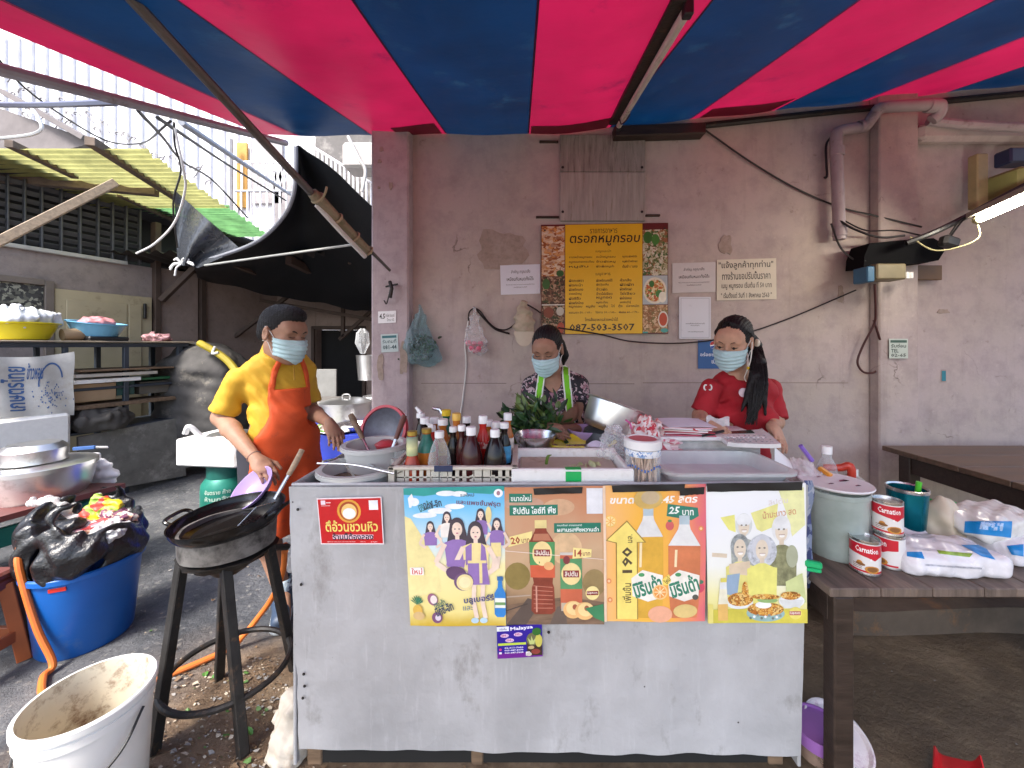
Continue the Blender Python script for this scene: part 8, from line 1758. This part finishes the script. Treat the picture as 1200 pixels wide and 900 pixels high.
# ---------------------------------------------------------------- the cook
def cook():
    t = thing('person', 'man in a yellow polo shirt, orange apron and face mask stirring at the wok', 'person', (-1.27, 2.05, 0))
    SK = skin_mat('skin_tan', (.33, .185, .125)); yaw = R(52)
    T = frame((-1.305, 2.08, .90), yaw, R(4)); lo, hi = V(-1.85, 1.6, -.01), V(-.85, 2.5, 1.72)
    M = frame((-1.228, 1.985, 1.452), R(74), R(12), R(0), 1.13)
    shR, elR, wrR = P(279, 445, 1.95), P(259, 489, 1.94), P(300, 538, 1.80)
    shL, elL, wrL = P(354, 438, 2.19), P(364, 481, 2.19), P(385, 495, 2.02)
    F_ = Field(lo, hi, .0055); torso(F_, T, 0, .97, .015)
    F_.add(cone(T @ V(0, .02, .40), M @ V(0, .02, -.05), .058, .056), .03); add_head(F_, M); F_.add(cone(M @ V(0, .03, -.06), M @ V(0, -.01, -.075), .05, .05), .03)
    add_arm(F_, shR, elR, wrR, 1.08); add_arm(F_, shL, elL, wrL, 1.05)
    add_hand(F_, wrR, P(320, 560, 1.74) - wrR, V(.35, .1, -1), 1, (.55, .6, .65, .7)); add_hand(F_, wrL, P(395, 516, 1.96) - wrL, V(-.6, .4, -.7), 1, (.35, .4, .45, .5))
    hipR, knR, anR = T @ V(-.085, 0, -.06), V(-1.335, 1.98, .47), V(-1.255, 2.03, .09)
    hipL, knL, anL = T @ V(.085, 0, -.06), V(-1.19, 2.14, .47), V(-1.10, 2.20, .09)
    for h_, k_, a_ in ((hipR, knR, anR), (hipL, knL, anL)):
        F_.add(cone(h_, k_, .085, .058), .03); q = k_.lerp(a_, .3) + V(-.01, .02, 0); F_.add(cone(k_, q, .053, .055), .03); F_.add(cone(q, a_, .055, .036), .03); F_.add(cone(a_, a_ + V(.07, -.1, -.05), .035, .028), .03)
    F_.build('body', SK, t)
    # polo shirt
    S_ = Field(lo, hi, .006); torso(S_, T, .013, .98, .022); Lt = local(T)
    for a, e, fr in ((shR, elR, .86), (shL, elL, .8)):
        c_ = a.lerp(e, fr); d = (e - a).normalized(); S_.add(cone(a, a.lerp(e, fr + .3), .057, .068), .035)
        D = lambda X, Y, Z, c_=c_, d=d: np.where(np.sqrt((X - c_.x) ** 2 + (Y - c_.y) ** 2 + (Z - c_.z) ** 2) < .16, (X - c_.x) * d.x + (Y - c_.y) * d.y + (Z - c_.z) * d.z, -.3)
        S_.clip(D, .004)
    for p_, k in ((cone(T @ V(0, .015, .44), M @ V(0, .012, -.10), .066, .063), .02),): S_.add(p_, k)
    def neck(X, Y, Z): x, y, z = Lt(X, Y, Z); return z - (.475 + y * .35)
    S_.clip(neck, .004); S_.sub(cone(T @ V(0, -.115, .40), T @ V(0, -.07, .52), .014, .05), .01)
    S_.warp(wave(.0035, 20, 4)); S_.warp(wave(.003, 48, 9))
    def folds(X, Y, Z): x, y, z = Lt(X, Y, Z); return .006 * np.sin((x * 1.2 + z) * 75 + 2 * np.sin(y * 30)) * np.exp(-((x + .12) / .07) ** 2 - ((z - .27) / .14) ** 2)
    S_.warp(folds); v0 = S_.v.copy()
    S_.clip(lambda X, Y, Z: (lambda x, y, z: -.10 - z)(*Lt(X, Y, Z)), .004)
    M_yel_ = mat('polo_yellow', (.55, .32, .02), rough=.75, var=.05, scale=9, bump=.12, bump_scale=220)
    S_.build('polo_shirt', M_yel_, t)
    # collar
    b = MB(); nb = T @ V(0, .018, .452); rr = .074
    def col(u, v):
        a = lerp(R(-68), R(248), u); q = V(rr * math.cos(a) * (1 + .22 * v), rr * math.sin(a) * (1 + .28 * v) * 1.0 - .004, (.045 - .052 * v) + .028 * (math.sin(a) + .2) - (.03 * v if u < .08 or u > .92 else 0)); return Matrix.Translation(nb) @ T.to_3x3().to_4x4() @ q
    b.grid(col, 40, 6, thick=.005); b.build('collar', M_yel_, t)
    b = MB(); b.tube([T @ V(.012, -.121, .40), T @ V(.014, -.13, .33)], .004, 6); b.build('placket', mat('polo_seam', (.4, .22, .02), rough=.8), t)
    # apron
    A_ = S_.copy(v0); A_.add(cone(T @ V(-.05, -.0, .0), T @ V(-.06, -.01, -.43), .14, .165), .04); A_.add(cone(T @ V(.05, -.0, .0), T @ V(.06, -.01, -.43), .14, .165), .04)
    A_.warp(wave(.004, 16, 8)); A_.warp(lambda X, Y, Z: (lambda x, y, z: .007 * np.sin(x * 48 + 1) * np.clip(-z / .3, 0, 1))(*Lt(X, Y, Z)))
    d = A_.v; A_.v = np.maximum(d - .011, -(d + .008)).astype(np.float32)
    def reg(X, Y, Z):
        x, y, z = Lt(X, Y, Z); w = np.where(z > .05, .104 + np.clip((.16 - z) / .11, 0, 1) ** 1.5 * .055, .159 + np.clip(.05 - z, 0, .5) * .12)
        bib = np.maximum(np.maximum(np.abs(x - .01) - w, z - .285), np.maximum(-.47 - z, y - .01))
        st = np.minimum(np.abs(np.abs(x - .01) - (.092 - np.clip(z - .285, 0, .3) * .2)) - .013, 9); strap = np.maximum(np.maximum(st, .28 - z), np.maximum(y - .02, z - .46)); return np.minimum(bib, strap)
    A_.clip(reg, .003); M_ap = mat('apron_orange', (.60, .075, .012), rough=.7, var=.12, scale=8, dirt=(.25, .04, .02), dirt_amt=.12, dirt_scale=7, bump=.1, bump_scale=200)
    A_.build('apron', M_ap, t, smooth=2)
    make_mask(t, M, M.translation - V(.14, .14, .16), M.translation + V(.14, .14, .1)); loops(t, M, None); eyes(t, M, 0, brow_thick=1.5)
    hair_short(t, M, M.translation - V(.16, .16, .12), M.translation + V(.16, .16, .2))
    # shorts, socks, shoes
    s_ = Field(V(-1.65, 1.7, .36), V(-.9, 2.45, 1.0), .008); s_.add(ell((0, 0, -.02), (.175, .125, .12), T), .03)
    for h_, k_ in ((hipR, knR), (hipL, knL)): s_.add(cone(h_, h_.lerp(k_, 1.05), .105, .092), .04)
    s_.clip(lambda X, Y, Z: .47 - Z + 0 * X); s_.build('shorts', mat('dark_shorts', (.02, .02, .03), rough=.8, var=.3), t)
    for a_, lab in ((anR, 0), (anL, 1)):
        b = MB(); b.lathe([(.040, 0), (.042, .05), (.045, .10), (.043, .105)], (a_.x, a_.y, a_.z - .02), 20); b.build('sock', cells('patterned_sock', [(.45, .62, .75), (.5, .66, .78), (.1, .12, .2), (.6, .72, .8)], 60), t)
        f = Field(a_ - V(.2, .28, .1), a_ + V(.26, .2, .1), .006); d = V(.45, -.9, 0); f.add(cone(V(a_.x, a_.y, .05) - d * .04, V(a_.x, a_.y, .045) + d * .16, .048, .04), .03); f.add(cone(V(a_.x, a_.y, .06), V(a_.x, a_.y, .095), .05, .046), .03); f.clip(lambda X, Y, Z: .004 - Z + 0 * X); sh__ = f.build('shoe', mat('navy_shoe', (.03, .05, .09), rough=.5, var=.3), t)
        f2 = Field(a_ - V(.2, .28, .1), a_ + V(.26, .2, .1), .006); f2.add(cone(V(a_.x, a_.y, .035) - d * .045, V(a_.x, a_.y, .03) + d * .165, .052, .045), .01); f2.clip(lambda X, Y, Z: np.maximum(.001 - Z, Z - .028) + 0 * X); f2.build('sole', mat('pale_sole', (.5, .55, .58), rough=.6), sh__)
        b = MB()
        for i in range(4): c = V(a_.x, a_.y, .088 - .008 * i) + d * (.03 + .027 * i); b.tube([c + V(-.03, -.012, -.004), c + V(0, 0, .008), c + V(.03, .012, -.004)], .004, 6)
        b.build('lace', M_loop, sh__)
    b = MB(); wd_ = (wrR - elR).normalized(); b.lathe([(.029, -.003), (.032, 0), (.029, .003)], wrR - wd_ * .02, 20, wd_.to_track_quat('Z', 'Y').to_matrix()); b.build('wristband', mat('cord_band', (.4, .25, .2), rough=.6), t)
cook()
bowl('purple_plate', 'lilac plastic bowl held over the wok by the cook', P(303, 577, 1.72), .10, .045, mat('lilac_bowl', (.34, .25, .52), rough=.35, var=.08), .5, 'bowl', Euler((R(38), R(-28), 0)).to_matrix())

# ---------------------------------------------------------------- two women
def woman(nm_, lab, root, T, M, sh, el, wr, hand, SK, shirt, sleeve, apron, extra, s=.93, neckline=.0, legs_m=None, sl_r=(.056, .058), hair_fn=None, arm_s=.88):
    t = thing('person', lab, 'person', root); lo = V(root[0] - .36, root[1] - .62, .0); hi = V(root[0] + .36, root[1] + .3, M.translation.z + .2)
    F_ = Field(lo, hi, .0055); torso(F_, T, 0, s, 0, 1)
    F_.add(cone(T @ V(0, .02, .39), M @ V(0, .02, -.05), .048, .046), .03); add_head(F_, M); F_.add(cone(M @ V(0, .03, -.06), M @ V(0, -.01, -.075), .044, .044), .03)
    for i in range(2): add_arm(F_, sh[i], el[i], wr[i], arm_s); add_hand(F_, wr[i], *hand[i], s=.92)
    rd = T.to_3x3() @ V(1, 0, 0)
    for sg in (-1, 1):
        h_ = T @ V(sg * .08, 0, -.05); k_ = V(h_.x, h_.y - .02, .46); a_ = V(h_.x, h_.y + .01, .08); F_.add(cone(h_, k_, .078, .052), .03); F_.add(cone(k_, a_, .05, .034), .03); F_.add(cone(V(a_.x, a_.y, .04), V(a_.x, a_.y - .14, .03), .036, .028), .03)
    F_.build('body', SK, t)
    S_ = Field(lo + V(0, 0, .6), hi, .006); torso(S_, T, .011, s, .008, 1); Lt = local(T)
    for i in range(2):
        a, e = sh[i], el[i]; fr = sleeve[i]
        if fr <= 1: c_, d = a.lerp(e, fr), (e - a).normalized(); S_.add(cone(a, a.lerp(e, fr + .3), *sl_r), .03)
        else: c_, d = e.lerp(wr[i], fr - 1), (wr[i] - e).normalized(); S_.add(cone(a, e, *sl_r), .03); S_.add(cone(e, e.lerp(wr[i], fr - .7), sl_r[1], sl_r[1] * .9), .02)
        D = lambda X, Y, Z, c_=c_, d=d: np.where(np.sqrt((X - c_.x) ** 2 + (Y - c_.y) ** 2 + (Z - c_.z) ** 2) < .15, (X - c_.x) * d.x + (Y - c_.y) * d.y + (Z - c_.z) * d.z, -.3); S_.clip(D, .004)
    S_.add(cone(T @ V(0, .015, .41), T @ V(0, .02, .47), .068, .060), .03)
    S_.sub(ell(T @ V(0, -.075, .475 - neckline), (.050, .07, .052 + neckline)), .012); S_.clip(lambda X, Y, Z: (lambda x, y, z: z - (.468 + .28 * y))(*Lt(X, Y, Z)), .006)
    S_.warp(wave(.006, 22, 14)); S_.warp(wave(.0035, 50, 19)); v0 = S_.v.copy(); S_.clip(lambda X, Y, Z: (lambda x, y, z: -.12 - z)(*Lt(X, Y, Z)), .004); S_.build('shirt', shirt, t)
    if apron:
        A_ = S_.copy(v0); d = A_.v; A_.v = np.maximum(d - .011, -(d + .008)).astype(np.float32); full = A_.v.copy()
        def reg(X, Y, Z, g=0.):
            x, y, z = Lt(X, Y, Z); w = .11 + np.clip((.1 - z) / .1, 0, 1) * .05
            bib = np.maximum(np.maximum(np.abs(x) - w, z - .17), np.maximum(-.12 - z, y - .0)); st = np.abs(np.abs(x) - (.098 - np.clip(z - .17, 0, .3) * .12)) - .021; strap = np.maximum(np.maximum(st, .165 - z), np.maximum(y - .05, z - .5)); return np.minimum(bib, strap) + g
        A_.clip(reg, .003); ap = A_.build('apron', apron[0], t, smooth=2)
        B2 = S_.copy(np.maximum(d - .0135, -(d + .005)).astype(np.float32)); B2.clip(reg, .002); B2.clip(lambda X, Y, Z: -(reg(X, Y, Z, .0095)), .002); B2.build('piping', apron[1], ap)
    if legs_m:
        s_ = Field(lo, V(hi.x, hi.y, 1.0), .008); s_.add(ell(T @ V(0, 0, -.04), (.172, .125, .13)), .03)
        for sg in (-1, 1): h_ = T @ V(sg * .085, 0, -.06); s_.add(cone(h_, V(h_.x, h_.y, .1), .095, .07), .03)
        s_.build('trousers', legs_m, t)
        for sg in (-1, 1):
            h_ = T @ V(sg * .08, 0, 0); b = MB(); b.box((h_.x, h_.y - .06, .012), (.09, .25, .024), bev=.01); b.build('sandal', M_black, t)
    make_mask(t, M, M.translation - V(.14, .14, .16), M.translation + V(.14, .14, .1)); loops(t, M, None); hair_fn(t, M); extra(t, T, M); return t
def hair_pulled(t, M, tail, part=True, seed=1):
    lo, hi = M.translation - V(.24, .24, .5), M.translation + V(.22, .2, .2)
    F_ = Field(lo, hi, .0042); F_.add(ell((0, .022, .045), (.081, .099, .091), M), .01); F_.add(ell((0, .06, -.005), (.07, .055, .07), M), .03)
    F_.sub(ell((0, -.112, -.012), (.066, .088, .088), M), .014)
    for sg in (-1, 1): F_.sub(ell((sg * .085, .006, -.006), (.018, .026, .036), M), .006)
    L = local(M)
    F_.clip(lambda X, Y, Z: (lambda x, y, z: np.maximum(-.075 - z, np.where(y < -.005, .004 - z, -.2)))(*L(X, Y, Z)), .012)
    if part: F_.warp(lambda X, Y, Z: (lambda x, y, z: .003 * np.exp(-(x / .006) ** 2) * (z > .05) * (y < .04))(*L(X, Y, Z)))
    F_.warp(lambda X, Y, Z: (lambda x, y, z: .0018 * np.sin(np.arctan2(x, z + .02) * 60))(*L(X, Y, Z)))
    for a, c, ra, rb in tail: F_.add(cone(a if isinstance(a, Vector) else M @ Vector(a), c if isinstance(c, Vector) else M @ Vector(c), ra, rb), .015)
    q = wave(.002, 120, seed); F_.warp(lambda X, Y, Z: q(X * 2, Y * 2, Z * .35)); return F_.build('hair', M_hair, t)

# woman in the floral shirt
YC = 2.10
T1 = frame(P(650, 545, YC + .03), R(-8), R(5)); T1.translation.z = .80
M1 = frame(P(641.5, 411, YC - .06), R(-20), R(24), 0, .98)
floral = cells('floral_cloth', [(.008, .007, .012), (.008, .007, .012), (.012, .01, .018), (.008, .007, .012), (.42, .3, .33), (.5, .42, .44), (.012, .01, .02), (.3, .14, .18)], 46, rough=.7, jitter=2.2, bump=.1)
def ex1(t, T, M):
    eyes(t, M, 0)
    b = MB(); b.tube(spline([T @ V(-.05, -.13, .20), T @ V(-.02, -.14, .13), T @ V(.0, -.142, .08)], 5), .004, 6); b.build('apron_tie', mat('white_piping', (.75, .78, .74), rough=.7), t)
woman('person', 'woman in a black floral shirt and lime green apron sorting herbs', (.185, YC, 0), T1, M1, [P(623, 452, YC + .02), P(679, 452, YC)], [P(617, 503, YC - .02), P(684, 505, YC - .06)], [P(634, 505, YC - .27), P(654, 503, YC - .28)],
      [(V(.8, -.5, .1), V(.3, .6, -.6), -1, (.5, .55, .6, .6)), (V(-.9, -.35, .05), V(-.2, .5, -.8), 1, (.5, .55, .6, .6))], skin_mat('skin_brown', (.32, .175, .12)), floral, (1.05, 1.12), (mat('apron_lime', (.16, .52, .012), rough=.7, var=.1), mat('white_piping', (.75, .78, .74), rough=.7)), ex1, .88, .035, mat('grey_trousers', (.05, .05, .06), rough=.8), (.050, .054),
      lambda t, M: hair_pulled(t, M, [((.05, .085, .0), (.068, .09, -.07), .03, .022), ((.068, .09, -.07), (.06, .08, -.12), .022, .008)], False, 3))

# woman in the red T-shirt
YR = 1.98
T2 = frame(P(866, 540, YR), R(-14), R(5)); T2.translation.z = .80
M2 = frame(P(859, 402.5, YR - .06), R(-46), R(18), R(5), 1.02)
def ex2(t, T, M):
    q = random.Random(9); b = MB(); cl_ = [P(884, 404, 1.92), P(888, 426, 1.85), P(888, 450, 1.81), P(883, 474, 1.79), P(877, 493, 1.79)]
    for i in range(90):
        a = q.uniform(R(150), R(390)); rr = q.uniform(.9, 1.12); e = q.uniform(-.02, .015)
        pts = [c + V(math.cos(a + .25 * j) * r_ * rr, math.sin(a + .25 * j) * r_ * rr * .9, 0) for j, (c, r_) in enumerate(zip(cl_, (.029, .034, .036, .026, .012)))]
        pts[-1] += V(q.uniform(-.02, .02), q.uniform(-.015, .0), e); b.tube(spline(pts, 4), .0013, 4, cap=False)
    for i in range(60):
        x = q.uniform(-.07, .07); z0 = .06 + q.uniform(-.02, .04); s_ = 1 if x > 0 else -1
        pts = [M @ V(x * .35, -.055 + abs(x) * .2, .128 - abs(x) * .25), M @ V(x * .85 + s_ * .012, -.05 + abs(x) * .35, .095 - abs(x) * .3), M @ V(s_ * .082, .0, .045 + x * .1), M @ V(s_ * .072, .06, .0)]
        b.tube(spline(pts, 5), .0011, 4, cap=False)
    b.build('hair_strands', M_hair, t, ang=60)
    eyes(t, M, .5, -.003, brow_thick=1.0)
    Yb = YR - .2
    b = MB(); b.tube(spline([M @ V(.083, -.0, .02), M @ V(.088, -.03, -.03), M @ V(.085, -.05, -.08), M @ V(.07, -.07, -.14), M @ V(.078, -.075, -.16)], 6), .0028, 6); b.build('mask_cord', mat('beaded_cord', (.7, .66, .6), rough=.5), t)
    b = MB(); c = M @ V(.083, -.055, -.098); b.lathe([(0, -.009), (.007, -.006), (.009, 0), (.007, .006), (0, .009)], c, 12); b.build('bead', YE, t)
    b = MB(); b.lathe([(.0, -.008), (.018, -.006), (.02, 0), (.018, .006), (0, .008)], M @ V(.094, .035, .0), 14, Euler((0, R(90), 0)).to_matrix()); b.build('hair_clip', mat('pearl_clip', (.7, .66, .55), rough=.3), t)
    b = MB()
    for sg, (px, py) in ((0, (827, 454)), (1, (832, 454))):
        c = P(px, py, YR - .155); b.tube([c + V(.010 * math.cos(a) * .8, 0, .012 * math.sin(a)) for a in [R(60 + sg * 180 + k * 26) * (1 if sg else 1) for k in range(9)]], .0035, 6)
    c = P(829, 455, YR - .155); b.build('chest_emblem', M_loop, t)
    b = MB(); b.lathe([(0, .003), (.02, .002), (.022, 0)], P(871, 460, YR - .158), 20, Euler((R(90), 0, 0)).to_matrix()); b.build('round_badge', mat('pale_badge', (.62, .5, .56), rough=.5, var=.2), t)
woman('person', 'woman in a red T-shirt and long side ponytail writing orders', (1.12, YR, 0), T2, M2, [P(834, 455, YR - .06), P(903, 455, YR + .05)], [P(820, 487, YR - .06), P(910, 494, YR - .02)], [P(823, 496, YR - .25), P(905, 500, YR - .25)],
      [(V(.75, -.6, -.1), V(.2, .2, -1), -1, (.5, .6, .65, .7)), (V(-.15, -.8, -.35), V(-.6, .2, -.8), 1, (.3, .35, .4, .45))], skin_mat('skin_light', (.50, .29, .20)), mat('tshirt_red', (.36, .008, .018), rough=.8, var=.12, scale=9, bump=.1, bump_scale=200), (.86, .92), None, ex2, .86, -.004, mat('blue_trousers', (.03, .04, .08), rough=.8), (.049, .056),
      lambda t, M: hair_pulled(t, M, [((.07, .06, .0), P(884, 404, 1.93), .028, .029), (P(884, 404, 1.93), P(888, 426, 1.86), .029, .034), (P(888, 426, 1.86), P(888, 450, 1.82), .034, .036), (P(888, 450, 1.82), P(883, 474, 1.80), .035, .025), (P(884, 474, 1.80), P(876, 494, 1.80), .03, .007), (P(884, 440, 1.82), P(869, 482, 1.795), .024, .005), (P(894, 450, 1.82), P(897, 486, 1.80), .022, .005)], True, 5))
b = MB(); b.grid(lambda u, v: P(lerp(828, 852, u), lerp(500, 489, v), YR - .3) + V(0, .02 * math.sin(u * 5), .008 * math.sin(u * 9 + v * 6)), 10, 8, thick=.002); tag(b.build('plastic_bag', film('hand_bag', (.72, .7, .74), body=.55, rough=.15)), 'small clear bag in the hand of the woman in red', 'bag')
